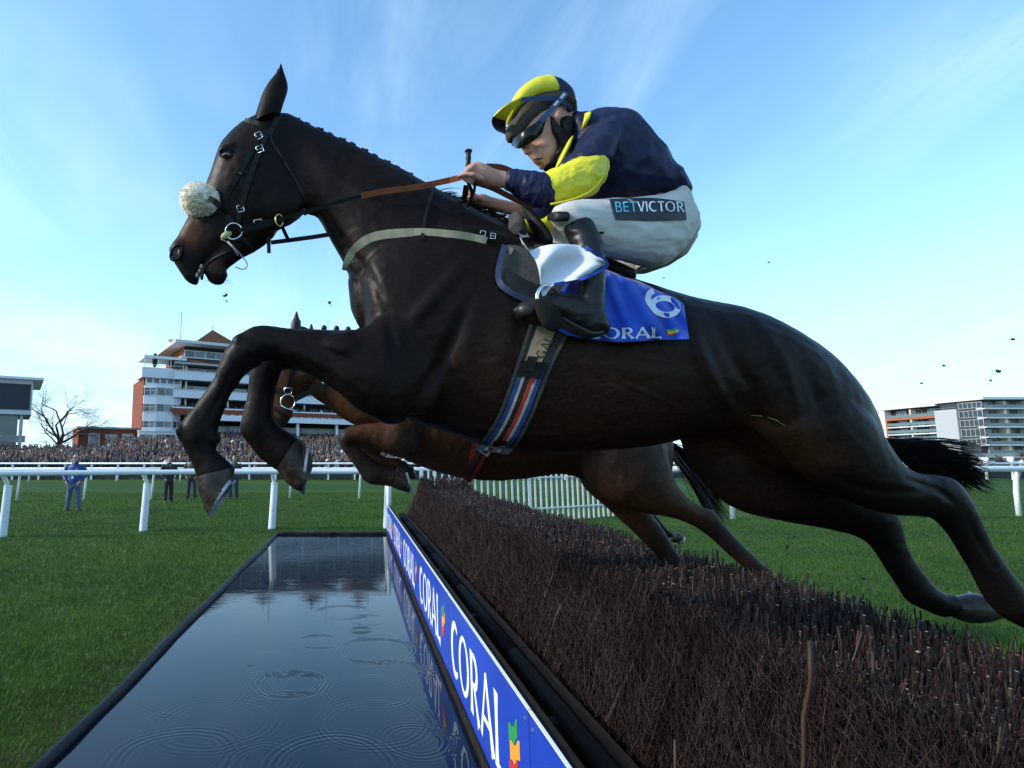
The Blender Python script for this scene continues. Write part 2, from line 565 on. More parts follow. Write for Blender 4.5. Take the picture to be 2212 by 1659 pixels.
# ------------------------------------------------------------------ lettering helpers (strokes in a local s, t plane)
def arc(cx, cy, rx, ry, a0, a1, n=18):
    return [(cx + rx*math.cos(R(a)), cy + ry*math.sin(R(a))) for a in np.linspace(a0, a1, n)]
def stroke(pts, w0, w1=None, wf=None):
    """One brush stroke as a ribbon of quads; wf(i/n) gives the half width."""
    n = len(pts); L, Q = [], []
    for i, p in enumerate(pts):
        a, b = pts[max(i-1, 0)], pts[min(i+1, n-1)]
        dx, dy = b[0]-a[0], b[1]-a[1]; k = math.hypot(dx, dy) or 1
        t = i / (n - 1)
        w = wf(t) if wf else w0 + ((w1 if w1 is not None else w0) - w0) * t
        L.append((p[0] - dy/k*w, p[1] + dx/k*w)); Q.append((p[0] + dy/k*w, p[1] - dx/k*w))
    return L, Q
def seg(a, b, n=5):
    return [(a[0] + (b[0]-a[0])*i/(n-1), a[1] + (b[1]-a[1])*i/(n-1)) for i in range(n)]
def flare(w): return lambda t: w * (1 + .55 * (abs(2*t-1))**3)
def glyph(ch, w=.085):
    """Strokes of a flared capital, height 1; returns (strokes, advance)."""
    fl = flare(w)
    if ch == 'C':
        return [stroke(arc(.46, .5, .40, .46, 52, 308, 30), w, wf=lambda t: w*(.55 + .75*math.sin(math.pi*t)**1.2))], .84
    if ch == 'O':
        return [stroke(arc(.50, .5, .42, .46, 0, 360, 40), w, wf=lambda t: w*(.55 + .6*math.cos(2*math.pi*t)**2))], 1.06
    if ch == 'R':
        return [stroke(seg((.14, 0), (.14, 1)), w, wf=fl), stroke([(.14, .95)] + arc(.34, .72, .26, .235, 90, -90, 14) + [(.14, .49)], w*.75, wf=lambda t: w*(.5 + .5*math.sin(math.pi*t))), stroke(seg((.36, .48), (.72, 0)), w*.9, wf=lambda t: w*(.8 + .6*t**3))], .80
    if ch == 'A':
        return [stroke(seg((.44, 1), (.05, 0)), w*.7, wf=lambda t: w*(.55 + .35*t**3)), stroke(seg((.42, 1), (.86, 0)), w, wf=lambda t: w*(.95 + .5*t**3)), stroke(seg((.19, .32), (.70, .32)), w*.55)], .92
    if ch == 'L':
        return [stroke(seg((.14, 0), (.14, 1)), w, wf=fl), stroke(seg((.06, .055), (.62, .055)), w*.6, wf=lambda t: w*(.55 + .9*t**4))], .66
    if ch == 'B':
        return [stroke(seg((.12, 0), (.12, 1)), w), stroke([(.12, .94)] + arc(.36, .74, .22, .21, 90, -90, 10) + [(.12, .53)], w*.8), stroke([(.12, .53)] + arc(.38, .28, .27, .24, 90, -90, 10) + [(.12, .05)], w*.8)], .74
    if ch == 'E':
        return [stroke(seg((.12, 0), (.12, 1)), w)] + [stroke(seg((.12, y), (.58, y)), w*.85) for y in (.06, .5, .94)], .68
    if ch == 'T':
        return [stroke(seg((.34, 0), (.34, 1)), w), stroke(seg((.02, .94), (.66, .94)), w*.85)], .70
    if ch == 'V':
        return [stroke(seg((.04, 1), (.36, 0)), w), stroke(seg((.36, 0), (.68, 1)), w)], .72
    if ch == 'I':
        return [stroke(seg((.14, 0), (.14, 1)), w)], .30
    if ch == 'G':
        return [stroke(arc(.46, .5, .40, .46, 50, 340, 28), w), stroke(seg((.84, .36), (.55, .36)), w*.8)], .96
    if ch == '6':
        return [stroke([(.70, 1.0), (.48, .86), (.28, .64), (.18, .40)] , w*.95), stroke(arc(.46, .32, .30, .30, 0, 360, 30), w)], .9
    return [], .5
def word(txt, h=1.0, w=.085, gap=.06):
    out, x = [], 0
    for ch in txt:
        st, adv = glyph(ch, w)
        out.append([([(x + p[0], p[1]) for p in L], [(x + p[0], p[1]) for p in Q]) for L, Q in st])
        x += adv + gap
    return out, x - gap
def ribbons(mb, strokes, f, lift, mi=0, k0=0):
    """Map strokes onto a surface: f(s, t, off) -> point."""
    for k, (L, Q) in enumerate(strokes):
        o = lift + (k0 + k) * .0003
        n = len(L)
        mb.add([f(*p, o) for p in L] + [f(*p, o) for p in Q], [(i, i+1, n+i+1, n+i) for i in range(n-1)], mi)
FLAG = [('green', 0, [(0, .66), (.16, .72), (.34, .70), (.52, .76), (.70, .92), (.82, .96)], .30), ('amber', 1, [(.10, .40), (.28, .46), (.46, .44), (.64, .50), (.84, .64), (1.0, .68)], .30), ('red', 2, [(0, .10), (.16, .17), (.34, .16), (.50, .20), (.66, .32), (.80, .38)], .26)]
def flag_bands():
    return [(i, [(x, y + h) for x, y in pts], pts) for _, i, pts, h in FLAG]

# ------------------------------------------------------------------ blue boards along the pool
M_BLUE = mat('blue_printed_panel', srgb(34, 66, 176), .32, .45, c2=srgb(30, 58, 160), scale=3, bump=.0006, bscale=14)
M_WHITE_PRINT = mat('white_print', (.74, .78, .82), .4)
M_GREEN_P, M_AMBER_P, M_RED_P = mat('green_print', (.03, .25, .06), .4), mat('amber_print', (.75, .30, .03), .4), mat('red_print', (.50, .03, .02), .4)
M_PANELEDGE = mat('white_panel_core', (.72, .74, .76), .5)
M_SCREW = mat('steel_screw', (.55, .55, .55), .35, metal=.9)
M_DARKWOOD = mat('stained_dark_timber', (.012, .009, .008), .8, .12, c2=(.022, .016, .014), scale=6, stretch=(8, 1, 8), bump=.002, bscale=20)
BZ0, BZ1, BX = .035, .615, .715
joints = [0.42, 2.56, 4.68, 6.80, 8.92, 11.04, 13.16]
where = ['cut off by the bottom edge', 'the largest with its whole word', 'second largest whole word', 'third whole word from the front', 'fourth whole word from the front', 'smallest, at the far white post']
for i in range(6):
    y0, y1 = joints[i] + .004, joints[i+1] - .004
    t = thing('advertising_board', 'blue CORAL board beside the water, ' + where[i], 'board', (BX, (y0+y1)/2, BZ0), 'blue advertising boards along the water jump')
    mb = MB(); mb.box((BX, y0, BZ0), (BX + .012, y1, BZ1)); obj('panel', mb, M_BLUE, t)
    mb = MB(); mb.box((BX - .001, y0, BZ1 + .0005), (BX + .013, y1, BZ1 + .006)); obj('edge_strip', mb, M_PANELEDGE, t)
    strokes, wd = word('CORAL', w=.082, gap=.05)
    s0, sw = y1 - .16, 1.56
    f = lambda s, q, o: Vector((BX - o, s0 - s / wd * sw, .115 + q * .365))
    for ch, st in zip('CORAL', strokes):
        mb = MB(); ribbons(mb, st, f, .0015)
        obj('letter', mb, M_WHITE_PRINT, t, fix=False)
    fm = MB()
    ff = lambda s, q, o: Vector((BX - o, y1 - 1.78 - s * .19, .17 + q * .27))
    for mi, L, Q in flag_bands():
        ribbons(fm, [(L, Q)], ff, .0015, mi, mi)
    obj('flag_emblem', fm, [M_GREEN_P, M_AMBER_P, M_RED_P], t, fix=False)
    if i < 4:
        for yy in (y0 + .05, y1 - .05):
            for zz in (BZ0 + .06, BZ1 - .05):
                mb = MB(); mb.tube([(BX - .004, yy, zz), (BX + .002, yy, zz)], .009, 8); obj('screw', mb, M_SCREW, t)
# ------------------------------------------------------------------ the birch fence
FY0, FY1 = .15, 13.5
fence = thing('birch_fence', 'long dark clipped birch brush fence with pale cut tips beside the water jump', 'fence', (1.6, 7, 0))
mb = MB(); mb.box((BX + .016, FY0, -.1), (BX + .07, FY1 - .3, BZ1 - .012)); obj('backing_frame', mb, M_DARKWOOD, fence)
mb = MB(); mb.box((BX - .012, FY0, -.12), (BX + .015, FY1 - .3, BZ0 - .004)); obj('kick_board', mb, M_DARKWOOD, fence)
for k in range(7):
    y0 = FY0 + k * 1.9; y1 = y0 + 1.89
    mb = MB(); mb.box((1.06, y0, .0), (1.12, min(y1, FY1 - .2), .44)); obj('base_plank', mb, M_DARKWOOD, fence)
    mb = MB(); mb.box((BX + .073, y0 + .9, .30), (1.058, y0 + .99, .40)); obj('batten', mb, M_DARKWOOD, fence)
    mb = MB(); mb.tube([(1.02, y0 + .02, .40), (1.02, min(y1, FY1 - .2), .40)], .045, 10); obj('toe_rail', mb, M_DARKWOOD, fence, 'all')
core = MB()
core.add([(1.22, FY0, 0), (2.42, FY0, 0), (2.34, FY0, .74), (1.56, FY0, .74), (1.22, FY1 - .3, 0), (2.42, FY1 - .3, 0), (2.34, FY1 - .3, .74), (1.56, FY1 - .3, .74)],
         [(0, 1, 2, 3), (4, 7, 6, 5), (0, 3, 7, 4), (3, 2, 6, 7), (2, 1, 5, 6), (0, 4, 5, 1)])
obj('dark_filler_core', core, mat('dark_filler_core', (.010, .006, .005), .9), fence)  # solid dark box added inside the birch twigs to block light and view
def tubes_np(P0, P1, P2, r0, r1, ns):
    """Many thin stems at once: start, middle and end points with radii -> verts, quads, tip caps."""
    n = len(P0)
    d = P2 - P0; d /= np.linalg.norm(d, axis=1, keepdims=True)
    a = np.cross(d, np.array([.31, .94, .12])); a /= np.linalg.norm(a, axis=1, keepdims=True)
    b = np.cross(d, a)
    ang = np.arange(ns) * 2 * np.pi / ns
    ringdir = a[:, None, :] * np.cos(ang)[None, :, None] + b[:, None, :] * np.sin(ang)[None, :, None]
    rm = (r0 + r1) / 2
    V = np.stack([P0[:, None] + ringdir * r0[:, None, None], P1[:, None] + ringdir * rm[:, None, None], P2[:, None] + ringdir * r1[:, None, None]], 1)
    V = V.reshape(-1, 3)
    base = np.arange(n)[:, None, None] * (3 * ns)
    j = np.arange(ns)[None, None, :]; k = (j + 1) % ns
    lev = np.arange(2)[None, :, None] * ns
    F = np.stack([base + lev + j, base + lev + k, base + lev + ns + k, base + lev + ns + j], -1).reshape(-1, 4)
    return V, F
def hedge_twigs():
    rg_ = np.random.default_rng(21)
    # upright cut stems; thicker spacing far away
    n = 30000
    y = FY0 + 1.0 + (FY1 - FY0 - 1.15) * rg_.random(n) ** 2.1
    near = np.clip((y - 1) / 6, 0, 1)
    xt = 1.50 + (2.52 - 1.50) * rg_.random(n)
    front = rg_.random(n) < .44
    xt = np.where(front, 1.46 + .16 * rg_.random(n), xt)
    zt = .93 + .028 * rg_.normal(0, 1, n) + .035 * np.sin(y * 2.3) * .4
    crown = .045 * (1 - ((xt - 2.0) / .55) ** 2)
    zt = zt + crown + .26 * np.clip((y - 12.2) / .9, 0, 1)
    depth = np.where(front, 0.0, 1.0)
    xb = np.where(front, xt - .20 - .10 * rg_.random(n), xt - .08 * rg_.random(n))
    zb = np.where(front, .12 + .30 * rg_.random(n), .5 + .1 * rg_.random(n))
    yb = y + rg_.normal(0, .07, n)
    P2 = np.stack([xt, y, zt], 1); P0 = np.stack([xb, yb, zb], 1)
    P1 = (P0 + P2) / 2 + rg_.normal(0, .014, (n, 3))
    r = rg_.uniform(.0010, .0030, n) * (1 + 1.0 * near); big = rg_.random(n) < .15
    r = np.where(big, r * 2.1, r)
    V, F = tubes_np(P0, P1, P2, r * 1.15, r * .9, 4)
    mi = np.repeat(rg_.choice(4, n, p=[.50, .32, .08, .10]), 8)
    # pale cut ends
    o = len(V); cap = np.arange(n)[:, None] * 12 + 8 + np.arange(4)[None, :]
    capmi = np.where((rg_.random(n) < .22) | (big & (rg_.random(n) < .75)), 4, 1)
    F = np.vstack([F, cap]); mi = np.concatenate([mi, capmi])
    # fine side twigs over the sloping front face and top
    m = 20000
    y = FY0 + .9 + (FY1 - FY0 - 1.1) * rg_.random(m) ** 2.0
    t = rg_.random(m)
    x = 1.14 + t * .36 + rg_.random(m) * .07; z = .24 + t * .68
    L = rg_.uniform(.07, .34, m)
    th = rg_.normal(.0, .28, m)
    d = np.stack([.12 + rg_.normal(0, .22, m), np.sin(th), np.cos(th)], 1); d /= np.linalg.norm(d, axis=1, keepdims=True)
    A = np.stack([x, y, z], 1); B = A + d * L[:, None]
    B[:, 2] = np.minimum(B[:, 2], .99); B[:, 0] = np.minimum(np.maximum(B[:, 0], 1.06 + .36 * (B[:, 2] - .1)), 2.5)
    Mi = (A + B) / 2 + rg_.normal(0, .012, (m, 3))
    near = np.clip((y - 1) / 6, 0, 1)
    r = rg_.uniform(.0008, .0020, m) * (1 + 1.1 * near)
    V2, F2 = tubes_np(A, Mi, B, r, r * .6, 4)
    F2 = F2 + len(V); V = np.vstack([V, V2]); F = np.vstack([F, F2])
    mi = np.concatenate([mi, np.repeat(rg_.choice(4, m, p=[.50, .22, .22, .06]), 8)])
    # stray crossing twigs standing off the front face
    q = 7000
    y = FY0 + .9 + (FY1 - FY0 - 1.1) * rg_.random(q) ** 2.0; t = rg_.random(q)
    A = np.stack([1.10 + t * .36, y, .28 + t * .66], 1)
    th = rg_.normal(0, .85, q); d = np.stack([rg_.normal(-.12, .28, q), np.sin(th), np.cos(th)], 1); d /= np.linalg.norm(d, axis=1, keepdims=True)
    L = rg_.uniform(.06, .22, q); B = A + d * L[:, None]; B[:, 2] = np.minimum(B[:, 2], 1.0)
    Mi = (A + B) / 2 + rg_.normal(0, .010, (q, 3)); near = np.clip((y - 1) / 6, 0, 1)
    r = rg_.uniform(.0005, .0011, q) * (1 + 1.2 * near)
    V3, F3 = tubes_np(A, Mi, B, r, r * .5, 4)
    F = np.vstack([F, F3 + len(V)]); V = np.vstack([V, V3])
    mi = np.concatenate([mi, np.repeat(rg_.choice([1, 2, 3], q, p=[.35, .50, .15]), 8)])
    mats = [mat('birch_bark_dark', (.0062, .0029, .0026), .6, .18), mat('birch_bark_red', (.0205, .0066, .0050), .55, .2), mat('birch_bark_grey', (.028, .019, .018), .55, .25), mat('birch_bark_tan', (.046, .021, .012), .6), mat('birch_cut_end', (.50, .37, .27), .7)]
    me = np_mesh('twigs', V - np.array(root_pos(fence)), F, mats, mi)
    return tag(link('twigs', me, fence), kind='stuff')
hedge_twigs()
rg = np.random.default_rng(5)
M_STAKE = mat('peeled_stake', (.060, .026, .012), .6, .3, c2=(.028, .012, .008), scale=9, stretch=(1, 1, .4), bump=.004, bscale=30)
for k, (u, v, Y) in enumerate([(1752, 1385, 1.62), (1460, 1600, 1.82), (1250, 1180, 4.1)]):
    p = P(u, v, Y); r = (.0062, .0045, .004)[k]
    mb = MB(); pts = [p + Vector((-.007, .012, 0)) * i + Vector((.004*math.sin(i*2), .004*math.cos(i*3), -.10*i)) for i in range(6)]
    mb.tube(pts, [r * (1 + .06*math.sin(i*2.1)) for i in range(6)], 9)
    obj('stake', mb, M_STAKE, fence, 'all')

# ------------------------------------------------------------------ white rails
M_RAIL = mat('white_plastic_rail', (.72, .74, .76), .32, .5, c2=(.64, .66, .66), scale=4, bump=.0008, bscale=20)
M_SLEEVE = mat('white_post_sleeve', (.70, .73, .76), .45, .4, c2=(.50, .52, .50), scale=11, lo=.58, hi=.72)
def rail(name, label, cat, base_uv, vtop, r, post_r, ends, style='neck', extra=()):
    """Rail along measured post feet; ends extends it beyond the first and last posts."""
    feet = [G(u, v) for u, v in base_uv] + list(extra)
    z = np.mean([P(u, vt, f.y).z for (u, v), f, vt in zip(base_uv, feet, vtop if isinstance(vtop, (list, tuple)) else [vtop]*len(feet))])
    t = thing(name, label, cat, tuple(feet[0]))
    path = [feet[0] + Vector(ends[0])] + feet + [feet[-1] + Vector(ends[1])]
    path = [p + Vector((0, -.16 if style != 'straight' else 0, z)) for p in path]
    mb = MB(); mb.tube(path, r, 12); obj('top_rail', mb, M_RAIL, t, 'all')
    for f in feet:
        top = f + Vector((0, -.15, z))
        mb = MB()
        if style == 'sleeve':
            kx = .10
            mb.tube([f + Vector((0, 0, z*.76)), f + Vector((0.005, -.03, z*.84)), f + Vector((-.02, -.09, z*.93)), top + Vector((-.05, 0, -.02))], post_r * .52, 10)
            p_ = obj('post', mb, M_RAIL, t, 'all')
            sb = MB(); sb.tube([f + Vector((-.035, 0, -.05)), f + Vector((-.03, 0, 0)), f + Vector((.015, 0, z*.785))], [post_r*.96, post_r, post_r*.9], 14)
            sb.tube([f + Vector((.015, 0, z*.786)), f + Vector((.016, 0, z*.80))], post_r*.96, 14)
            o = link('sleeve', sb.mesh('sleeve', M_SLEEVE, root_pos(p_), 40), p_)
        elif style == 'neck':
            mb.tube([f + Vector((-.05, 0, -.05)), f + Vector((-.01, .02, z*.5)), f + Vector((.02, 0, z*.8)), f + Vector((.04, -.06, z*.94)), top + Vector((.05, 0, 0))], post_r, 10)
            obj('post', mb, M_RAIL, t, 'all')
        else:
            mb.tube([f + Vector((0, 0, -.05)), f + Vector((0, 0, z))], post_r, 8)
            obj('post', mb, M_RAIL, t, 'all')
    return t, feet, z
rail('running_rail', 'thick white running rail on sleeved posts just beyond the water jump, nearest rail', 'rail', [(8, 1160), (312, 1147), (590, 1142), (838, 1141)], [1026, 1020, 1017, 1017], .058, .088, ((-4, -1.2, 0), (.05, 0, 0)), 'sleeve')
rail('running_rail', 'thinner white running rail on bent posts crossing the grass behind the bearded man', 'rail', [(38, 1082), (183, 1081), (329, 1079), (478, 1078), (628, 1077), (778, 1077)], 1015, .05, .045, ((-6, -.3, 0), (9, 0, 0)), 'neck')
rail('running_rail', 'low white outer rail on short posts at the far side of the grass', 'rail', [(62, 1042), (252, 1040), (390, 1038), (527, 1036), (708, 1034)], 1012, .07, .06, ((-8, 0, 0), (60, -2, 0)), 'neck')
rail('running_rail', 'white running rail with curved posts behind the hind legs, right of the birch fence', 'rail', [(1587, 1121), (1812, 1120), (2012, 1119), (2205, 1115)], 1013, .085, .065, ((-4.6, -.2, 0), (9, .9, 0)), 'neck')
# crowd barrier with close uprights
bar = thing('crowd_barrier', 'long white double barred barrier with dark mesh in front of the crowd', 'barrier', (0, 45, 0))
for z, r in ((1.22, .075), (.86, .07)):
    mb = MB(); mb.tube([(-70, 45, z), (130, 45, z)], r, 8); obj('bar', mb, M_RAIL, bar, 'all')
mb = MB(); mb.box((-70, 45.1, .1), (130, 45.13, .84)); obj('mesh_screen', mb, mat('dark_mesh', (.03, .032, .035), .7), bar)
for i in range(100):
    x = -70 + i * 2
    mb = MB(); mb.box((x - .06, 44.94, 0), (x + .06, 45.06, 1.2)); obj('post', mb, M_RAIL, bar)
# picket wing beyond the fence
A0, A1 = Vector((1.55, 13.75, 0)), G(1345, 1114)
wing = thing('picket_wing', 'white picket wing standing on the grass behind the birch fence', 'fence', tuple(A0))
n_p = 36
dirn = (A1 - A0) / (n_p - 1)
pm = MB(); pm.box((-.024, -.012, 0), (.024, .012, 1.36))
for i in range(n_p):
    p = A0 + dirn * i
    big = i in (0, 17, 35)
    mb = MB(); k = 1.7 if big else .85
    mb.box((p.x - .024*k, p.y - .014, -.02), (p.x + .024*k, p.y + .014, 1.40))
    obj('post' if big else 'picket', mb, M_RAIL, wing)
for z in (.32, 1.12):
    d = dirn.normalized(); s = Vector((-d.y, d.x, 0)) * .02
    a, b = A0 + Vector((0, .03, z)), A1 + Vector((0, .03, z))
    mb = MB(); mb.rings([[a - s, a + s, a + s + Vector((0, 0, .035)), a - s + Vector((0, 0, .035))], [b - s, b + s, b + s + Vector((0, 0, .035)), b - s + Vector((0, 0, .035))]])
    obj('cross_bar', mb, M_RAIL, wing)
p = G(838, 1143)
pt = MB(); pt.tube([p + Vector((0, -.3, -.1)), p + Vector((0, -.3, 1.27))], .045, 10)
tag(obj('marker_post', pt, M_RAIL, smooth='all', origin=p), 'slim white upright post at the far end of the blue boards', 'post')
# ------------------------------------------------------------------ buildings beyond the course
def lobj(name, mb, mats, parent, smooth=False):
    """A part given in its thing's own coordinates."""
    return link(name, mb.mesh(name, mats, (0, 0, 0), smooth), parent)
M_CLAD = mat('white_cladding', (.66, .67, .69), .5, c2=(.60, .61, .64), scale=1.2, bump=.01, bscale=3, stretch=(1, 1, 9))
M_BRICK = mat('red_brick', (.26, .072, .036), .8, .2, c2=(.17, .050, .028), scale=3.5, bump=.02, bscale=12, stretch=(1, 1, 3))
M_TILE = mat('brown_roof_tiles', (.15, .062, .036), .85, .2, c2=(.09, .045, .03), scale=2, bump=.03, bscale=10, stretch=(1, 1, 5))
M_GLASS = mat('window_glass', (.045, .060, .078), .06, .9, c2=(.10, .13, .16), scale=.8, lo=.45, hi=.6)
M_GLASS_D = mat('dark_window_glass', (.018, .022, .028), .08, .8)
M_FRAME = mat('white_window_frame', (.70, .72, .74), .5)
M_STONE = mat('grey_stone_trim', (.42, .42, .42), .7, c2=(.32, .32, .31), scale=2)
M_SILVER = mat('silver_roof_sheet', (.50, .52, .55), .35, metal=.5)
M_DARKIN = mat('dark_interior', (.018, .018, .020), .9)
M_CREAM = mat('cream_render', (.52, .47, .38), .7)
def window(parent, x0, x1, z0, z1, y, panes, glass=None, fr=.07, tops=0, M=None):
    f = MB()
    for a, b, c, d in ((x0, x1, z0 - fr, z0), (x0, x1, z1, z1 + fr), (x0 - fr, x0, z0 - fr, z1 + fr), (x1, x1 + fr, z0 - fr, z1 + fr)):
        f.box((a, y - .09, c), (b, y + .05, d), 0, M)
    w = (x1 - x0) / panes
    for i in range(1, panes):
        f.box((x0 + i*w - fr*.4, y - .08, z0), (x0 + i*w + fr*.4, y + .04, z1), 0, M)
    if tops:
        f.box((x0, y - .082, z1 - tops), (x1, y + .042, z1 - tops + fr*.7), 0, M)
    o = lobj('window', f, M_FRAME, parent)
    for i in range(panes):
        p = MB(); p.box((x0 + i*w + .01, y - .02, z0 + .005), (x0 + (i+1)*w - .01, y + .01, z1 - .005), 0, M)
        link('pane', p.mesh('pane', (glass or M_GLASS) if (i % 3) else (M_GLASS_D if glass is None else glass)), o)
    return o
FR = R(29.5)
def at_u(u, Y):
    p = P(u, 989, Y); return Vector((p.x, Y, 0))
# --- white tower with a brick flank
Yt = 96.0
zt = lambda v: ZV(v, Yt)
tw = thing('observation_tower', 'white clad tower with bay windows and a red brick flank, left of the grandstand', 'tower', at_u(303, Yt), rz=FR)
wT = 6.1
mb = MB(); mb.box((0, .02, 0), (wT, 10.5, zt(816))); lobj('brick_flank', mb, M_BRICK, tw)
mb = MB(); mb.box((.25, -.12, zt(832)), (wT + .05, 0, zt(814))); lobj('upper_wall', mb, M_CLAD, tw)
for i in range(5):
    window(tw, .45 + i*1.13, .45 + i*1.13 + .85, zt(826), zt(815) - .1, -.14, 1, M_GLASS_D)
# canted bay
def bay(z0, z1, out, name, m):
    mb = MB()
    pts = [(0.05, 0), (.05, -.35*out), (1.85, -out), (4.55, -out), (wT, -.25*out), (wT, 0)]
    mb.rings([[(x, y, z) for x, y in pts] for z in (z0, z1)]); return lobj(name, mb, m, tw)
prev = zt(932)
for a, b in ((924, 909), (890, 872), (855, 837)):
    bay(prev, zt(a), 1.5, 'bay_wall', M_CLAD); bay(zt(a), zt(b), 1.38, 'bay_core', M_DARKIN)
    z0, z1 = zt(a) + .08, zt(b) - .08
    for (ax, ay, bx, by), pn, tp in (((.05, -.525, 1.85, -1.5), 2, .5), ((1.85, -1.5, 4.55, -1.5), 2, 0), ((4.55, -1.5, wT, -.375), 2, .5)):
        d = Vector((bx - ax, by - ay, 0)); L = d.length
        Mx = Matrix.Translation((ax, ay, 0)) @ Matrix.Rotation(math.atan2(d.y, d.x), 4, 'Z')
        window(tw, .12, L - .12, z0, z1, .02, pn, None, .07, tp, Mx)
    prev = zt(b)
bay(prev, zt(833), 1.56, 'bay_cornice', M_CLAD)
mb = MB(); mb.box((-.5, -1.0, zt(816) + .02), (wT + .4, 4.2, zt(794))); lobj('parapet', mb, M_CLAD, tw)
mb = MB(); mb.box((-.3, -1.3, zt(775)), (wT + .5, 4.6, zt(769))); lobj('canopy_roof', mb, M_CLAD, tw)
for x in (-.1, 2.0, 4.1, wT + .1):
    mb = MB(); mb.box((x - .05, -.9, zt(794) + .002), (x + .05, -.8, zt(775) - .002)); lobj('canopy_post', mb, M_FRAME, tw)
mb = MB(); mb.tube([(-.2, -.9, zt(788)), (wT + .2, -.9, zt(788))], .04, 6); lobj('hand_rail', mb, M_FRAME, tw)
for x in (1.6, 4.3):
    mb = MB(); mb.ball((x, -.2, zt(794) + 1.1), (.42, .42, 1.0), 8, 6); mb.ball((x, -.2, zt(794) + 2.2), (.3, .3, .35), 8, 6)
    lobj('covered_camera', mb, M_DARKIN, tw, 'all')
# ground floor bay
mb = MB(); pts = [(-.6, 0), (-.6, -1.3), (1.6, -2.6), (5.0, -2.6), (wT + .9, -1.2), (wT + .9, 0)]
mb.rings([[(x, y, z) for x, y in pts] for z in (0, zt(933))]); lobj('ground_bay', mb, M_CLAD, tw)
mb = MB(); mb.rings([[(x*1.03 - .05, y*1.08, z) for x, y in pts] for z in (zt(933) + .002, zt(933) + .25)]); lobj('bay_roof', mb, M_CLAD, tw)
for (ax, ay, bx, by), pn in (((-.6, -1.3, 1.6, -2.6), 2), ((1.6, -2.6, 5.0, -2.6), 2), ((5.0, -2.6, wT + .9, -1.2), 2)):
    d = Vector((bx - ax, by - ay, 0)); L = d.length
    Mx = Matrix.Translation((ax, ay, 0)) @ Matrix.Rotation(math.atan2(d.y, d.x), 4, 'Z')
    window(tw, .2, L - .2, zt(956), zt(939), .0, pn, None, .07, 0, Mx)
# --- low brick pavilion
Yb = 93.0
zb_ = lambda v: ZV(v, Yb)
pv = thing('brick_pavilion', 'low flat roofed red brick building with white window frames beside the bare tree', 'building', at_u(167, Yb), rz=R(31))
Lp = 10.6
mb = MB(); mb.box((0, 0, 0), (Lp, 9, zb_(925))); lobj('wall', mb, M_BRICK, pv)
mb = MB(); mb.box((-.25, -.25, zb_(925) + .002), (Lp + .1, 9.2, zb_(921))); lobj('cornice', mb, M_STONE, pv)
for x0, x1, v0, v1, pn in ((1.5, 3.0, 968, 939, 1), (6.6, 8.1, 968, 939, 1), (9.4, 10.1, 955, 939, 2)):
    window(pv, x0, x1, zb_(v0), zb_(v1), -.03, pn, M_GLASS)
    mb = MB(); mb.box((x0 - .15, -.07, zb_(v1) + .08), (x1 + .15, -.002, zb_(v1) + .32)); lobj('lintel', mb, M_STONE, pv)
window(pv, 4.05, 5.5, zb_(972), zb_(939), -.03, 2, M_GLASS, .1, .75)
mb = MB(); mb.box((.05, -.12, 0), (.17, -.005, zb_(926))); lobj('drain_pipe', mb, M_DARKIN, pv)
# --- video screen building at the left edge
Ys = 78.0
zs = lambda v: ZV(v, Ys)
sb = thing('screen_building', 'grey building with a big dark screen over a glass ground floor, left edge', 'building', at_u(61, Ys), rz=R(30))
mb = MB(); mb.box((-22, 0, zs(896)), (0, 12, zs(822))); lobj('upper_frame', mb, mat('pale_grey_panel', (.50, .52, .54), .5, c2=(.44, .46, .48), scale=.7), sb)
mb = MB(); mb.box((-23, -1.0, zs(822) + .002), (1.2, 12.6, zs(817))); lobj('roof', mb, M_CLAD, sb)
mb = MB(); mb.box((-21.5, -.12, zs(886)), (-.25, -.002, zs(831))); lobj('dark_screen', mb, mat('dark_led_screen', (.018, .024, .034), .5, .3, c2=(.022, .030, .042), scale=6), sb)
for x in (-16, -10.6, -5.3):
    mb = MB(); mb.box((x - .05, -.02, zs(831) + .05), (x + .05, -.004, zs(822) - .02)); mb.box((x - .05, -.02, zs(896) + .02), (x + .05, -.004, zs(886) - .05)); lobj('panel_joint', mb, M_STONE, sb)
mb = MB(); mb.box((-22, 1.5, 0), (-1.5, 11, zs(896) - .002)); lobj('glass_hall', mb, mat('teal_glazing', (.020, .055, .062), .08, .8, c2=(.05, .10, .11), scale=.5), sb)
for i in range(9):
    x = -21 + i * 2.15
    mb = MB(); mb.box((x, 1.38, 0), (x + .14, 1.49, zs(896) - .004)); lobj('mullion', mb, M_STONE, sb)
for x in (-1.1, -12):
    mb = MB(); mb.tube([(x, .5, 0), (x, .5, zs(896) - .003)], .22, 10); lobj('column', mb, M_STONE, sb, 'all')
mb = MB(); mb.box((-22, .7, zs(941) - .9), (-.5, .76, zs(941))); lobj('glass_rail', mb, M_GLASS, sb)
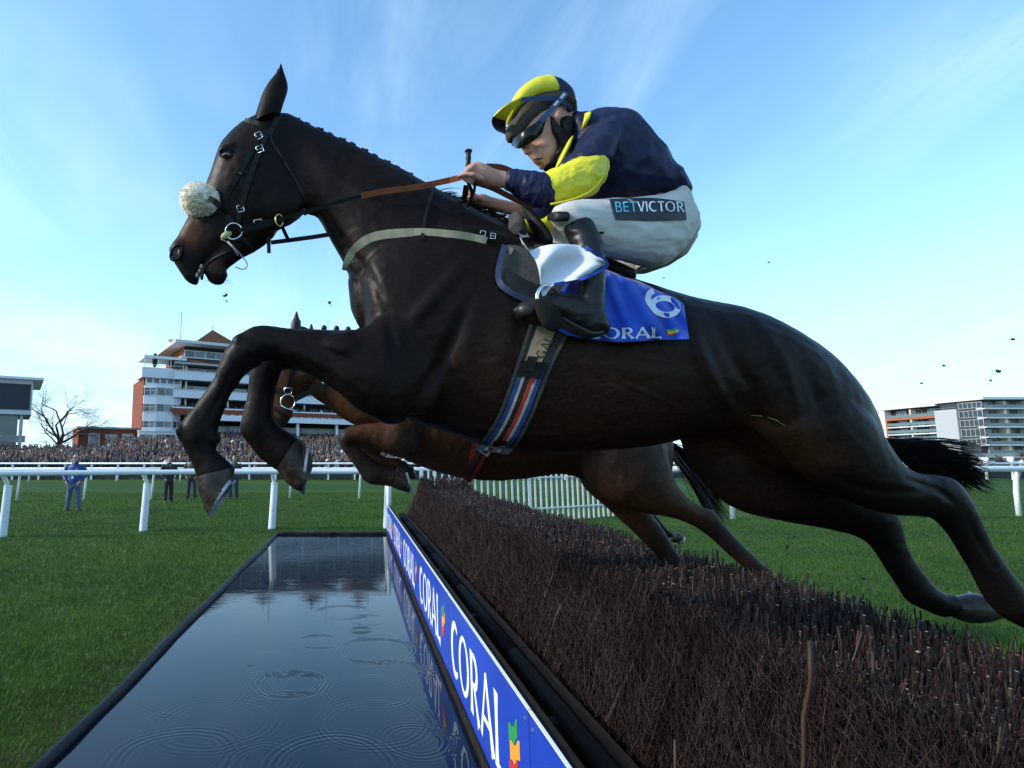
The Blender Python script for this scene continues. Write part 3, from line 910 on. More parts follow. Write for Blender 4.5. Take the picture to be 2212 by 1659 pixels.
# --- grandstand
Yg = 100.0
zg = lambda v: ZV(v, Yg)
gs = thing('grandstand', 'long white tiered grandstand with brown tiled roofs, packed with racegoers', 'grandstand', at_u(391, Yg), rz=FR)
LG, DG = 74.0, 15.0
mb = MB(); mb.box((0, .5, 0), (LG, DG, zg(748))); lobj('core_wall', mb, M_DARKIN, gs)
mb = MB(); mb.box((-.05, .45, 0), (0, DG, zg(748))); lobj('end_wall', mb, M_BRICK, gs)
mb = MB(); mb.rings([[(-2.2, -2.6, zg(746)), (LG, -2.6, zg(746)), (LG, DG, zg(746)), (-2.2, DG, zg(746))], [(-2.3, -2.7, zg(741)), (LG, -2.7, zg(741)), (LG, DG, zg(741)), (-2.3, DG, zg(741))]]); lobj('eaves', mb, M_CLAD, gs)
mb = MB(); mb.rings([[(-2.1, -2.4, zg(741) + .01), (LG, -2.4, zg(741) + .01), (LG, DG, zg(741) + .01), (-2.1, DG, zg(741) + .01)], [(.8, .8, zg(732)), (LG, .8, zg(732)), (LG, DG - 1, zg(732)), (.8, DG - 1, zg(732))]]); lobj('silver_roof', mb, M_SILVER, gs)
for x, w, zt_ in ((6.4, 4.3, zg(690)), (17.5, 4.2, zg(694)), (27.5, 4.8, zg(676)), (38, 5, zg(668)), (50, 5, zg(664)), (62, 5, zg(664))):
    mb = MB(); b0 = zg(733); c = (x, 6)
    mb.add([(x - w, 6 - w, b0), (x + w, 6 - w, b0), (x + w, 6 + w, b0), (x - w, 6 + w, b0), (x, 6, zt_)], [(0, 1, 4), (1, 2, 4), (2, 3, 4), (3, 0, 4), (3, 2, 1, 0)])
    lobj('pyramid_roof', mb, M_TILE, gs)
    mb = MB(); mb.tube([(x, 6, zt_ - .1), (x, 6, zt_ + 1.0)], .06, 6); lobj('finial', mb, M_STONE, gs)
mb = MB(); mb.box((-1.6, 5, zg(741)), (-.4, 6.4, zg(726))); mb.box((-1.75, 4.9, zg(726) + .01), (-.25, 6.5, zg(724))); lobj('chimney', mb, M_CREAM, gs)
for x, h in ((.4, 9), (18.5, 9), (30.5, 12), (40, 9)):
    mb = MB(); mb.tube([(x, 5.5, zg(735)), (x, 5.5, zg(735) + h*.7)], .07, 6); lobj('mast', mb, M_STONE, gs)
def storey(z0, z1, y, n, pn, glass=None):
    w = LG / n
    for i in range(n):
        if i * w > 52: break
        window(gs, i*w + .12, (i+1)*w - .12, z0, z1, y, pn, glass, .09)
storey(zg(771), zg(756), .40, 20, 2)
for i in range(5):
    window(gs, 1.0 + i*2.4, 3.0 + i*2.4, zg(771), zg(758), -.06, 2, None, .09, 0, Matrix.Rotation(math.pi/2, 4, 'Z'))
mb = MB(); mb.rings([[(-.9, -.9, zg(774)), (LG, -.9, zg(774)), (LG, .44, zg(774)), (-.9, .44, zg(774))], [(-.9, -.9, zg(772)), (LG, -.9, zg(772)), (LG, .44, zg(772)), (-.9, .44, zg(772))]]); lobj('sill_band', mb, M_CLAD, gs)
mb = MB(); mb.add([(-2.1, -2.4, zg(787)), (LG, -2.4, zg(787)), (LG, -.5, zg(774)), (-.8, -.5, zg(774)), (-2.1, 13, zg(787)), (-.8, 13, zg(774))], [(0, 1, 2, 3), (0, 3, 5, 4)]); lobj('tiled_skirt', mb, M_TILE, gs)
mb = MB(); mb.box((-2.15, -2.45, zg(787) - .3), (LG, -2.2, zg(787) + .02)); lobj('gutter', mb, M_STONE, gs)
mb = MB(); mb.box((-1.9, -2.2, zg(790)), (LG, .44, zg(787) - .32)); lobj('soffit', mb, M_STONE, gs)
storey(zg(806) + .3, zg(795), .36, 20, 2)
storey(zg(845) + .3, zg(834), .36, 20, 2)
for va, vb in ((824, 806), (862, 845)):
    mb = MB(); mb.box((-2.2, -2.6, zg(va)), (LG, -2.42, zg(vb))); mb.box((-2.2, -2.41, zg(va)), (-2.05, 12, zg(vb))); lobj('balcony_front', mb, M_CLAD, gs)
    mb = MB(); mb.box((-2.0, -2.40, zg(va)), (LG, .44, zg(va) + .25)); lobj('balcony_floor', mb, M_STONE, gs)
    mb = MB(); mb.box((-2.25, -2.68, zg(vb) + .002), (LG, -2.3, zg(vb) + .14)); lobj('coping', mb, M_STONE, gs)
for i in range(10):
    for va, vb in ((824, 789), (862, 824), (897, 862)):
        x = .2 + i * 7.4
        mb = MB(); mb.box((x - .15, -.9, zg(va) + .26), (x + .15, -.6, zg(vb) - .01)); lobj('column', mb, M_FRAME, gs)
mb = MB(); mb.box((-2.4, -3.2, zg(885)), (LG, -3.0, zg(882))); lobj('white_rail_band', mb, M_CLAD, gs)
mb = MB(); mb.box((-2.4, -3.15, zg(897)), (LG, -2.95, zg(885) - .005)); lobj('brick_band', mb, M_BRICK, gs)
mb = MB(); mb.box((-2.2, -2.94, zg(897)), (LG, .44, zg(895))); lobj('deck', mb, M_STONE, gs)
# glazed canopy with ribs over the steppings
zc0, zc1 = zg(908), zg(898)
mb = MB(); mb.add([(0, -9.0, zc0), (LG, -9.0, zc0), (LG, -3.0, zc1), (0, -3.0, zc1), (0, -9.0, zc0 - .12), (LG, -9.0, zc0 - .12), (LG, -3.0, zc1 - .12), (0, -3.0, zc1 - .12)], [(0, 1, 2, 3), (7, 6, 5, 4), (0, 4, 5, 1)]); lobj('canopy', mb, mat('canopy_glass', (.20, .23, .25), .2, .7), gs)
for i in range(50):
    x = .3 + i * 1.45
    mb = MB(); mb.add([(x - .1, -9.1, zc0 + .01), (x + .1, -9.1, zc0 + .01), (x + .1, -3.0, zc1 + .01), (x - .1, -3.0, zc1 + .01), (x - .1, -9.1, zc0 + .3), (x + .1, -9.1, zc0 + .3), (x + .1, -3.0, zc1 + .3), (x - .1, -3.0, zc1 + .3)], [(0, 1, 2, 3), (4, 5, 6, 7), (0, 1, 5, 4), (0, 3, 7, 4), (1, 2, 6, 5)])
    lobj('canopy_rib', mb, M_FRAME, gs)
mb = MB(); mb.box((0, -9.25, zc0 - .45), (LG, -9.1, zc0 + .32)); lobj('canopy_fascia', mb, M_FRAME, gs)
for i in range(9):
    x = 2.5 + i * 7.6
    mb = MB(); mb.box((x - .22, -8.6, 0), (x + .22, -8.2, zc0 - .13)); lobj('canopy_post', mb, M_FRAME, gs)
mb = MB(); mb.box((0, -.6, zg(932)), (LG, -.5, zg(918))); lobj('rear_glazing', mb, mat('pale_blue_glazing', (.16, .24, .30), .15, .8), gs)
# concrete steppings in front of the stand
for i in range(9):
    mb = MB(); mb.box((-3, -24 + i * 1.9, 0), (LG, -24 + (i + 1) * 1.9, .45 + i * .48)); lobj('step', mb, M_STONE, gs)
# --- bare tree
M_BARK = mat('bare_tree_bark', (.060, .050, .042), .85, c2=(.035, .030, .027), scale=4, bump=.02)
def bare_tree(u, Y, H, lean, seed, label):
    rg_ = np.random.default_rng(seed); p0 = at_u(u, Y)
    t = thing('bare_tree', label, 'tree', p0)
    trunk, crown = MB(), MB()
    def grow(p, d, L, r, lev):
        n = 4; pts = [p]; q = p.copy(); dd = d.copy()
        for i in range(n):
            dd = (dd + Vector(rg_.normal(0, .13, 3)) + Vector((lean * .018 * lev, 0, .02))).normalized()
            q = q + dd * L / n; pts.append(q.copy())
        rs = [r * (1 - .4 * i / n) for i in range(n + 1)]
        (trunk if lev < 1 else crown).tube(pts, rs, 7 if lev < 2 else (5 if lev < 3 else 3), cap=False)
        if lev >= 6 + (H > 10): return
        k = 5 if lev == 0 else (3 if lev < 6 else 2)
        for j in range(k):
            f = rg_.uniform(.35, 1.0) if j else 1.0
            s = pts[min(n, max(1, int(f * n)))]
            a = Vector(rg_.normal(0, 1, 3)); a = (a - dd * a.dot(dd)).normalized()
            nd = (dd * rg_.uniform(.65, 1.0) + a * rg_.uniform(.5, .95) + Vector((lean * .10, 0, .0))).normalized()
            grow(s, nd, L * rg_.uniform(.62, .82), r * rg_.uniform(.42, .58), lev + 1)
    grow(p0 + Vector((0, 0, -.2)), Vector((.02, 0, 1)), H * .27, .40, 0)
    obj('trunk', trunk, M_BARK, t, 'all', fix=False); obj('crown', crown, M_BARK, t, 'all', fix=False)
bare_tree(118, 90, 21, .8, 12, 'bare wide spreading winter tree between the screen building and the brick pavilion')
bare_tree(2216, 150, 7.0, .2, 19, 'small bare tree before the apartment block at the right edge')
# --- apartment block at the right
XA, YA0, YA1, YC = 224.0, 224.0, 250.0, 208.0
za = lambda v: ZV(v, YC)
ap = thing('apartment_block', 'modern white and orange apartment block with glass balconies, beyond the rail at the right', 'building', (XA, YC, 0))
M_ORANGE = mat('orange_render', (.36, .10, .035), .7)
M_SLAB = mat('white_slab_edge', (.62, .63, .66), .6)
M_CHAR = mat('charcoal_wall', (.030, .033, .040), .6)
M_BALC = mat('balcony_glass', (.10, .15, .16), .12, .8)
slabs = [za(v) for v in (980, 960, 943, 921, 901, 881)]
top = za(863)
LX = 60
mb = MB(); mb.box((2.4, 2.6, 0), (LX, 20, top - .05)); lobj('front_core', mb, M_CHAR, ap)
mb = MB(); mb.box((.15, 2.65, 0), (2.38, 15.5, top - .06)); lobj('corner_core', mb, M_CHAR, ap)
mb = MB(); mb.box((-.8, -1.0, top), (LX, 21, top + .9)); lobj('roof', mb, M_SLAB, ap)
for z in slabs:
    mb = MB(); mb.box((-.05, -.3, z - .45), (LX, 2.55, z)); lobj('floor_slab', mb, M_SLAB, ap)
    mb = MB(); mb.box((.1, -.25, z + .02), (LX, -.17, z + 1.15)); lobj('balcony_rail', mb, M_BALC, ap)
zz = slabs + [top]
rg = np.random.default_rng(33)
for k in range(6):
    z0, z1 = zz[k], zz[k+1] - .5
    for i in range(6):
        x = .4 + i * 3.4
        window(ap, x + 2.2, x + 4.9, z0 + .15, z1 - .35, 2.50, 3, M_GLASS if rg.random() < .6 else M_GLASS_D, .08)
    for x in (7.2, 14.6, 22):
        mb = MB(); mb.box((x, -.1, z0 + .003), (x + .9, 2.45, z1 - .002)); lobj('dividing_wall', mb, M_CREAM, ap)
# flank facing the course: window strip, tall white panel, then the receding balconies
Mf = Matrix.Rotation(-math.pi / 2, 4, 'Z')    # local x runs towards the viewer
for k in range(1, 6):
    window(ap, -8.6, -.6, zz[k] + .25, zz[k+1] - .75, .02, 5, M_GLASS_D, .08, 0, Mf)
mb = MB(); mb.box((-.75, 8.9, 0), (.14, 17.2, slabs[-1] + .3)); lobj('white_panel', mb, mat('pale_grey_cladding', (.40, .41, .43), .6), ap)
for k in range(1, 8):
    mb = MB(); mb.box((-.78, 8.95, k*2.9), (-.751, 17.15, k*2.9 + .06)); lobj('panel_joint', mb, M_STONE, ap)
za2 = lambda v: ZV(v, 224)
s2 = [za2(v) for v in (968, 950, 934, 917, 899)]; top2 = za2(876)
mb = MB(); mb.box((2.6, 17.2, 0), (14, 43, top2 - .05)); lobj('rear_core', mb, M_CHAR, ap)
mb = MB(); mb.box((-.6, 16.6, top2), (15, 44, top2 + .8)); lobj('rear_roof', mb, M_SLAB, ap)
mb = MB(); mb.box((-.1, 38.4, 0), (2.55, 38.9, s2[-1] + .4)); mb.box((-.15, 17.3, s2[-1] - .5), (2.5, 38.3, s2[-1] + .4)); lobj('orange_surround', mb, M_ORANGE, ap)
mb = MB(); mb.box((-.2, 39, 0), (2.55, 43, top2 - .06)); lobj('end_panel', mb, M_CLAD, ap)
for k, z in enumerate([0] + s2):
    if 0 < k < 5:
        mb = MB(); mb.box((-.3, 17.25, z - .4), (2.58, 38.3, z)); lobj('floor_slab', mb, M_SLAB, ap)
    mb = MB(); mb.box((-.22, 17.3, z + .42), (-.16, 38.2, z + 1.5)); lobj('balcony_rail', mb, M_BALC, ap)
    z1 = (s2 + [top2])[k] - .8
    for i in range(3):
        window(ap, -24 - i*6.8 + 1.2, -18.6 - i*6.8, z + .2, max(z1, z + 1.6), 2.52, 3, M_GLASS if rg.random() < .5 else M_GLASS_D, .08, 0, Mf)
    mb = MB(); mb.box((.1, 27.6, z + .46), (2.5, 28.3, (s2 + [top2])[k] - .55)); lobj('dividing_wall', mb, M_CREAM, ap)
# low wall and terrace before the block, parked vans
tw_ = MB(); tw_.box((150, 170, 0), (330, 170.6, 3.0)); 
tag(obj('retaining_wall', tw_, M_STONE, origin=(200, 170, 0)), 'long pale low wall in front of the apartment block', 'wall')
M_VANW, M_VANB, M_TYRE = mat('white_vehicle_paint', (.70, .72, .74), .25, coat=.5), mat('blue_vehicle_paint', (.08, .14, .30), .25, coat=.5), mat('tyre', (.015, .015, .015), .8)
for i, (u, Y, m, lab) in enumerate(((2146, 112, M_VANW, 'white van parked behind the far rail, left of the other vehicles'), (2164, 113, M_VANB, 'blue car parked behind the far rail between the two white vehicles'), (2200, 112, M_VANW, 'white van parked behind the far rail at the right edge'))):
    t = thing('parked_car', lab, 'car' if i == 1 else 'van', at_u(u, Y), 'vehicles parked beyond the far rail')
    h = 1.0 if i == 1 else 1.35
    mb = MB(); mb.rings([[(-2.2, y, .35), (2.2, y, .35), (2.25, y, .95), (1.2, y, 1.05), (.7, y, h + .5), (-1.9, y, h + .5), (-2.25, y, .95)] for y in (-.85, .85)]); lobj('body', mb, m, t)
    mb = MB(); mb.rings([[(1.05, y, 1.08), (.66, y, h + .4), (-1.7, y, h + .4), (-1.9, y, 1.08)] for y in (-.862, .862)]); lobj('window', mb, M_GLASS_D, t)
    for x in (-1.4, 1.4):
        mb = MB(); mb.tube([(x, -.9, .34), (x, -.7, .34)], .34, 12); lobj('wheel', mb, M_TYRE, t)
for u, Y, lb in ((1965, 150, 'slim lamp post nearest the orange end of the apartment block'), (1979, 152, 'slim lamp post second from the orange end of the apartment block'), (2040, 156, 'slim lamp post before the tall white panel of the apartment block')):
    mb = MB(); p = at_u(u, Y); mb.tube([p, p + Vector((0, 0, ZV(950, Y)))], .12, 6); mb.box(p + Vector((-.9, -.1, ZV(950, Y))), p + Vector((.15, .1, ZV(950, Y) + .2)))
    tag(obj('lamp_post', mb, M_FRAME, origin=p), lb, 'lamp post', 'lamp posts before the apartment block')
# distant woods closing the horizon
rg = np.random.default_rng(4)
xs = np.arange(-420, 620, 4.0)
wd = MB(); pts_f, pts_t = [], []
for i in range(2):
    Yw = 300 + i * 25
    for x in xs:
        for _ in range(2):
            w = rg.uniform(3, 6); h = rg.uniform(1.2, 2.6) + (1.5 if x < -150 else 0)
            wd.ball((x + rg.uniform(-3, 3), Yw + rg.uniform(-8, 8), h * .5), (w, w, h), 7, 5)
tag(obj('distant_woods', wd, mat('far_winter_trees', (.035, .036, .030), .95, c2=(.055, .05, .038), scale=.2), smooth='all', fix=False), kind='stuff')
# ------------------------------------------------------------------ the crowd behind the barrier
COATS = {'dark navy': (.012, .016, .035), 'black': (.010, .010, .012), 'charcoal grey': (.035, .036, .040), 'olive green': (.040, .044, .022), 'brown tweed': (.070, .046, .028),
         'tan camel': (.22, .15, .085), 'pale grey': (.26, .26, .27), 'dark red': (.14, .018, .022), 'mid blue': (.035, .075, .19), 'white': (.60, .60, .58), 'pink': (.45, .16, .20), 'rust': (.16, .065, .025)}
M_SKINB = mat('crowd_skin', (.16, .082, .058), .6)
M_HAIRS = [mat('hair_brown', (.045, .026, .016), .7), mat('hair_grey', (.12, .115, .11), .7), mat('flat_cap_tweed', (.070, .058, .042), .8), mat('hair_blond', (.10, .065, .035), .7)]
M_TROUS = mat('dark_trousers', (.020, .020, .026), .8)
def figure(hair, pose):
    mb = MB()
    el = lambda z, rx, ry, y=0: [(rx*math.cos(a), y + ry*math.sin(a), z) for a in np.linspace(0, 2*math.pi, 9)[:-1]]
    mb.rings([el(.78, .20, .14), el(1.05, .19, .135), el(1.36, .235, .13), el(1.47, .17, .10), el(1.53, .065, .065)], True, 0)
    for s in (-1, 1):
        mb.rings([[(s*.10 + r*math.cos(a), r*math.sin(a), z) for a in np.linspace(0, 2*math.pi, 7)[:-1]] for z, r in ((0, .06), (.45, .075), (.82, .10))], True, 2)
        if pose == 0:
            mb.tube([(s*.22, 0, 1.42), (s*.28, .02, 1.12), (s*.22, -.14, .92)], [.06, .055, .045], 6, 0)
        elif pose == 1:
            mb.tube([(s*.22, 0, 1.42), (s*.27, -.06, 1.15), (s*.06, -.22, 1.16)], [.06, .055, .045], 6, 0)
            mb.ball((s*.04, -.24, 1.17), .045, 6, 4, 1)
        else:
            mb.tube([(s*.22, 0, 1.42), (s*.27, -.12, 1.22), (s*.08, -.20, 1.56)], [.06, .055, .045], 6, 0)
            mb.ball((s*.06, -.19, 1.62), .045, 6, 4, 1)
    mb.tube([(0, 0, 1.48), (0, -.01, 1.58)], .055, 7, 1)
    mb.ball((0, -.015, 1.66), (.078, .095, .115), 8, 6, 1)
    mb.ball((0, -.115, 1.65), (.016, .02, .022), 5, 4, 1)
    if hair == 2:
        mb.ball((0, -.01, 1.735), (.10, .125, .045), 8, 5, 3); mb.box((-.07, -.17, 1.715), (.07, -.09, 1.73), 3)
    else:
        mb.ball((0, .012, 1.70), (.085, .097, .10), 8, 5, 3)
    # shirt front and collar
    mb.add([(-.045, -.138, 1.46), (.045, -.138, 1.46), (.012, -.146, 1.22), (-.012, -.146, 1.22)], [(0, 1, 2, 3)], 4)
    return mb
M_SHIRT = mat('pale_shirt', (.26, .27, .30), .7)
FIGS = []
kinds = list(COATS)
for i, cn in enumerate(kinds):
    for j in range(2):
        hair = (i + j * 2) % 4; pose = (i * 2 + j) % 3
        me = figure(hair, pose).mesh('spectator', [mat('coat_' + cn.replace(' ', '_'), COATS[cn], .8), M_SKINB, M_TROUS, M_HAIRS[hair], M_SHIRT], smooth='all')
        FIGS.append((cn, me, ('flat capped ' if hair == 2 else '') ))
rg = np.random.default_rng(77)
wts = np.array([.16, .22, .13, .11, .10, .05, .05, .04, .05, .04, .02, .03]); wts /= wts.sum()
def pick():
    return int(rg.choice(12, p=wts)) * 2 + int(rg.integers(2))
def floor_z(x, y):
    k = .060 if x / y < -.42 else .098
    return max(0.0, (y - 49.5) * k)
bank = MB()
bank.add([(-60, 49.5, 0), (-23, 49.5, 0), (-33, 78, 1.71), (-60, 78, 1.71)], [(0, 1, 2, 3)])
bank.add([(-23, 49.5, .002), (16, 49.5, .002), (16, 78, 2.79), (-33, 78, 2.79)], [(0, 1, 2, 3)])
tag(obj('spectator_bank', bank, M_STONE), kind='structure')
spots = []
y = 46.0
while y < 78:
    x0, x1 = -.64 * y, .11 * y
    x = x0 + rg.uniform(0, .6)
    while x < x1:
        if rg.random() < (.93 if y < 60 else .86):
            spots.append((x + rg.normal(0, .08), y + rg.normal(0, .14)))
        x += rg.uniform(.42, .66)
    y += 1.75
front, rest = spots[:282], spots[282:]
right = [(46.3 + i * 1.05 + rg.uniform(-.3, .3), 46.5 + rg.uniform(0, 2)) for i in range(12)]
pav = [(at_u(u, 88).x, 88.0) for u in (187, 220, 226, 233, 241, 257)]
def place_spectator(x, y, z, lab):
    cn, me, hat = FIGS[pick()]
    o = link('person', me)
    o.location = (x, y, z); s = rg.uniform(.93, 1.06); o.scale = (s, s, s * rg.uniform(.97, 1.03)); o.rotation_euler.z = rg.normal(0, .35) + (.25 if x < -8 else 0)
    tag(o, f'{hat}spectator in {cn} coat {lab}', 'person', 'spectators watching the race')
for x, y in front: place_spectator(x, y, floor_z(x, y), 'in crowd behind far barrier')
for x, y in right: place_spectator(x, y, 0, 'behind barrier at right edge')
for x, y in pav: place_spectator(x, y, 1.75, 'standing before brick pavilion')
tb = MB(); tb.box((at_u(150, 88.9).x, 86.5, 0), (at_u(300, 88.9).x, 91, 1.75)); tag(obj('pavilion_terrace', tb, M_STONE), kind='structure')
def mass(name, pts, parent=None):
    """Too many to count one by one: one object of joined figures."""
    Vs, Fs, Ms, o = [], [], [], 0
    mats = []
    for (x, y, z) in pts:
        _, me, _ = FIGS[pick()]
        V = verts_np(me).copy()
        a = rg.normal(0, .4); s = rg.uniform(.93, 1.06)
        c, sn = math.cos(a), math.sin(a)
        V = np.stack([V[:, 0]*c - V[:, 1]*sn, V[:, 0]*sn + V[:, 1]*c, V[:, 2]], 1) * s + np.array([x, y, z])
        base = []
        for m in me.materials:
            if m not in mats: mats.append(m)
            base.append(mats.index(m))
        for p in me.polygons:
            v = list(p.vertices)
            for k in range(1, len(v) - 1):
                Fs.append((v[0] + o, v[k] + o, v[k+1] + o)); Ms.append(base[p.material_index])
        Vs.append(V); o += len(V)
    me = np_mesh(name, np.vstack(Vs), np.array(Fs, np.int32), mats, Ms, True)
    return tag(link(name, me, parent), kind='stuff')
mass('crowd', [(x, y, floor_z(x, y)) for x, y in rest])
gm = Matrix.Translation(gs.location) @ Matrix.Rotation(FR, 4, 'Z')
bp = []
for zf, yy, dens, skip in ((zg(824) + .25, -1.7, .42, 0), (zg(862) + .25, -1.7, .40, 0), (zg(897) + .05, -2.3, .85, 0), (zg(897) + .05, -1.2, .6, 0)):
    x = -1.5
    while x < 52:
        if rg.random() < dens and (math.sin(x * .9 + zf) > -.5 or dens > .5): bp.append((x, yy + rg.normal(0, .15), zf))
        x += rg.uniform(.55, .9)
for i in range(9):
    for r_ in range(2):
        x = -2.0
        while x < 52:
            if rg.random() < .86: bp.append((x, -23.5 + i * 1.9 + r_ * .95 + rg.normal(0, .12), .45 + i * .48))
            x += rg.uniform(.5, .85)
mass('stand_crowd', [tuple(gm @ Vector(p)) for p in bp])
# white hand rails on the steppings
for x0 in (-1, 9, 19, 29):
    mb = MB()
    for z in (.55, 1.05): mb.tube([(x0, -25, 1.9 + z), (x0 + 8, -25, 1.9 + z)], .07, 6)
    t = thing('stand_rail', 'white pipe hand rail across the packed steppings', 'rail', tuple(gm @ Vector((x0, -24.4, 0))), 'white hand rails on the steppings', FR)
    for z in (2.45, 2.95):
        mb = MB(); mb.tube([(0, 0, z), (8, 0, z)], .06, 6); lobj('bar', mb, M_FRAME, t)
    for q in range(5):
        mb = MB(); mb.box((q*2 - .05, -.05, 0), (q*2 + .05, .05, 2.95)); lobj('post', mb, M_FRAME, t)

# ------------------------------------------------------------------ the four people standing on the grass
def ell(z, rx, ry, x=0, y=0, n=16):
    return [(x + rx*math.cos(a), y + ry*math.sin(a), z) for a in np.linspace(0, 2*math.pi, n + 1)[:-1]]
def stander(label, uf, vf, vtop, coat, trou, skin, hair_m, rz=0, stance=.13, bulk=1.0, arms='pockets', shoe=(.05, .03, .02), beard=None, shades=False, coat_len=.78, extra=None, hair_top=True):
    f = G(uf, vf)
    k = P(uf, vtop, f.y).z / 1.80
    t = thing('person', label, 'person', f, None, rz)
    L = lambda s, sx: s * sx
    leg = lambda s: [(s*.095*bulk, 0, .92), (s*(.10 + stance*.4), -.015, .50), (s*(.09 + stance), .01, .08)]
    if arms == 'pockets':
        arm = lambda s: [(s*.20*bulk, .01, 1.47), (s*.34*bulk, .07, 1.16), (s*.21*bulk, -.10, .96)]
        hand = lambda s: (s*.17*bulk, -.13, .90)
    else:
        arm = lambda s: [(s*.20*bulk, .01, 1.47), (s*.29*bulk, .03, 1.16), (s*.05, -.20, 1.14)]
        hand = lambda s: (s*.0, -.24, 1.13)
    S = lambda p: tuple(c * k for c in p)
    body = MB()
    body.rings([ell(.80, .15*bulk, .11), ell(1.1, .15*bulk, .11), ell(1.4, .18*bulk, .11), ell(1.50, .10, .08), ell(1.56, .058, .06), ell(1.62, .055, .06)])
    body.ball((0, -.01, 1.70), (.074, .092, .115), 14, 10)
    body.ball((0, -.045, 1.63), (.052, .055, .055), 10, 8)
    body.tube([(0, -.092, 1.715), (0, -.112, 1.678)], [.010, .017], 8)
    for s in (-1, 1):
        body.ball((s*.078, .005, 1.695), (.012, .02, .032), 8, 6)
        body.ball((s*.032, -.088, 1.718), (.014, .01, .010), 8, 6)
        body.tube(leg(s), [.085, .065, .045], 10); body.tube(arm(s), [.052, .042, .03], 10)
        h = Vector(hand(s)); body.tube([arm(s)[2], h], [.03, .036], 8)
        for q in range(4):
            body.tube([h + Vector(((q - 1.5)*.018, -.01, 0)), h + Vector(((q - 1.5)*.02 - s*.01, -.02, -.055 - .008*(q in (1, 2)))), h + Vector(((q - 1.5)*.02 - s*.02, -.005, -.085))], [.011, .0105, .009], 6)
        body.tube([h + Vector((-s*.03, -.01, .01)), h + Vector((-s*.055, -.03, -.03))], [.012, .010], 6)
    body.v = [S(p) for p in body.v]
    me = remesh(body, .011, 2, 'body'); me.materials.append(skin); link('body', me, t)
    jk = MB()
    jk.rings([ell(coat_len, .185*bulk, .145), ell(1.0, .19*bulk, .15), ell(1.2, .20*bulk, .15), ell(1.40, .215*bulk, .135), ell(1.49, .14, .10), ell(1.555, .078, .078)])
    for s in (-1, 1): jk.tube(arm(s), [.078, .066, .052], 12)
    jk.v = [S(p) for p in jk.v]
    me = remesh(jk, .015, 3, 'jacket'); me.materials.append(coat); link('jacket', me, t)
    tr = MB()
    tr.rings([ell(.74, .165*bulk, .125), ell(.88, .17*bulk, .125), ell(.98, .155*bulk, .115)])
    for s in (-1, 1):
        a = leg(s); tr.tube([a[0], a[1], a[2]], [.105*bulk, .082, .070], 12)
    tr.v = [S(p) for p in tr.v]
    me = remesh(tr, .014, 3, 'trousers'); me.materials.append(trou); link('trousers', me, t)
    for s in (-1, 1):
        sh = MB(); x = s*(.09 + stance)
        sh.rings([[(x + w*math.cos(a)*1.0, y_ , max(0.002, z_ + hgt*math.sin(a))) for a in np.linspace(0, 2*math.pi, 11)[:-1]] for y_, w, hgt, z_ in ((.07, .032, .04, .04), (.03, .042, .055, .045), (-.06, .046, .04, .035), (-.14, .046, .03, .028), (-.19, .028, .02, .022))])
        sh.v = [S(p) for p in sh.v]
        lobj('shoe', sh, mat('shoe_%d' % int(shoe[0]*1000), shoe, .6), t, 'all')
    hm = MB()
    if hair_top:
        hm.ball((0, .012, 1.735), (.082, .098, .088), 14, 8)
        hm.ball((0, .035, 1.69), (.079, .078, .08), 12, 8)
        hm.v = [S((p[0], max(p[1], -.09), p[2])) for p in hm.v]
        lobj('hair', hm, hair_m, t, 'all')
    if beard:
        b = MB(); b.ball((0, -.068, 1.612), (.058, .045, .055), 12, 8); b.ball((0, -.085, 1.55), (.040, .035, .075), 10, 8); b.ball((0, -.1, 1.648), (.035, .016, .012), 8, 6)
        b.v = [S(p) for p in b.v]; lobj('beard', b, beard, t, 'all')
    else:
        b = MB(); b.ball((0, -.1, 1.645), (.022, .008, .005), 8, 4); b.v = [S(p) for p in b.v]; lobj('mouth', b, mat('lips', (.28, .09, .08), .5), t, 'all')
    if shades:
        g_ = MB(); g_.rings([[(x, -.088 - .02*math.cos(x*16), z) for x in np.linspace(-.072, .072, 9)] + [(x, -.078 - .02*math.cos(x*16), z) for x in np.linspace(.072, -.072, 9)] for z in (1.700, 1.735)])
        g_.v = [S(p) for p in g_.v]; lobj('sunglasses', g_, mat('dark_lens', (.01, .01, .03), .08, .8), t)
    if extra: extra(t, S)
    return t
SK = mat('face_skin', (.46, .25, .18), .5, c2=(.40, .20, .14), scale=20)
def ex_beard(t, S):
    c = MB(); c.rings([ell(1.49, .11, .10), ell(1.56, .10, .095), ell(1.585, .085, .085)]); c.v = [S(p) for p in c.v]; lobj('collar', c, mat('black_fleece', (.012, .012, .014), .9), t, 'all')
    c = MB(); c.box((-.035, -.172, 1.03), (.03, -.166, 1.12)); c.v = [S(p) for p in c.v]; lobj('name_badge', c, M_WHITE_PRINT, t)
    c = MB(); c.box((.075, -.166, 1.335), (.155, -.150, 1.352)); c.v = [S(p) for p in c.v]; lobj('chest_badge', c, M_WHITE_PRINT, t)
stander('bearded man in a blue jacket, jeans and sunglasses with hands in his pockets', 157, 1103, 983, mat('blue_anorak', (.018, .050, .22), .6, c2=(.012, .036, .16), scale=9, bump=.006, bscale=14), mat('faded_jeans', (.055, .085, .16), .85, c2=(.13, .17, .26), scale=7, lo=.5, hi=.75), SK, mat('grey_crop', (.26, .25, .24), .7), .05, .10, 1.12, shoe=(.11, .06, .035), beard=mat('grey_beard', (.30, .27, .25), .9), shades=True, coat_len=.90, extra=ex_beard)
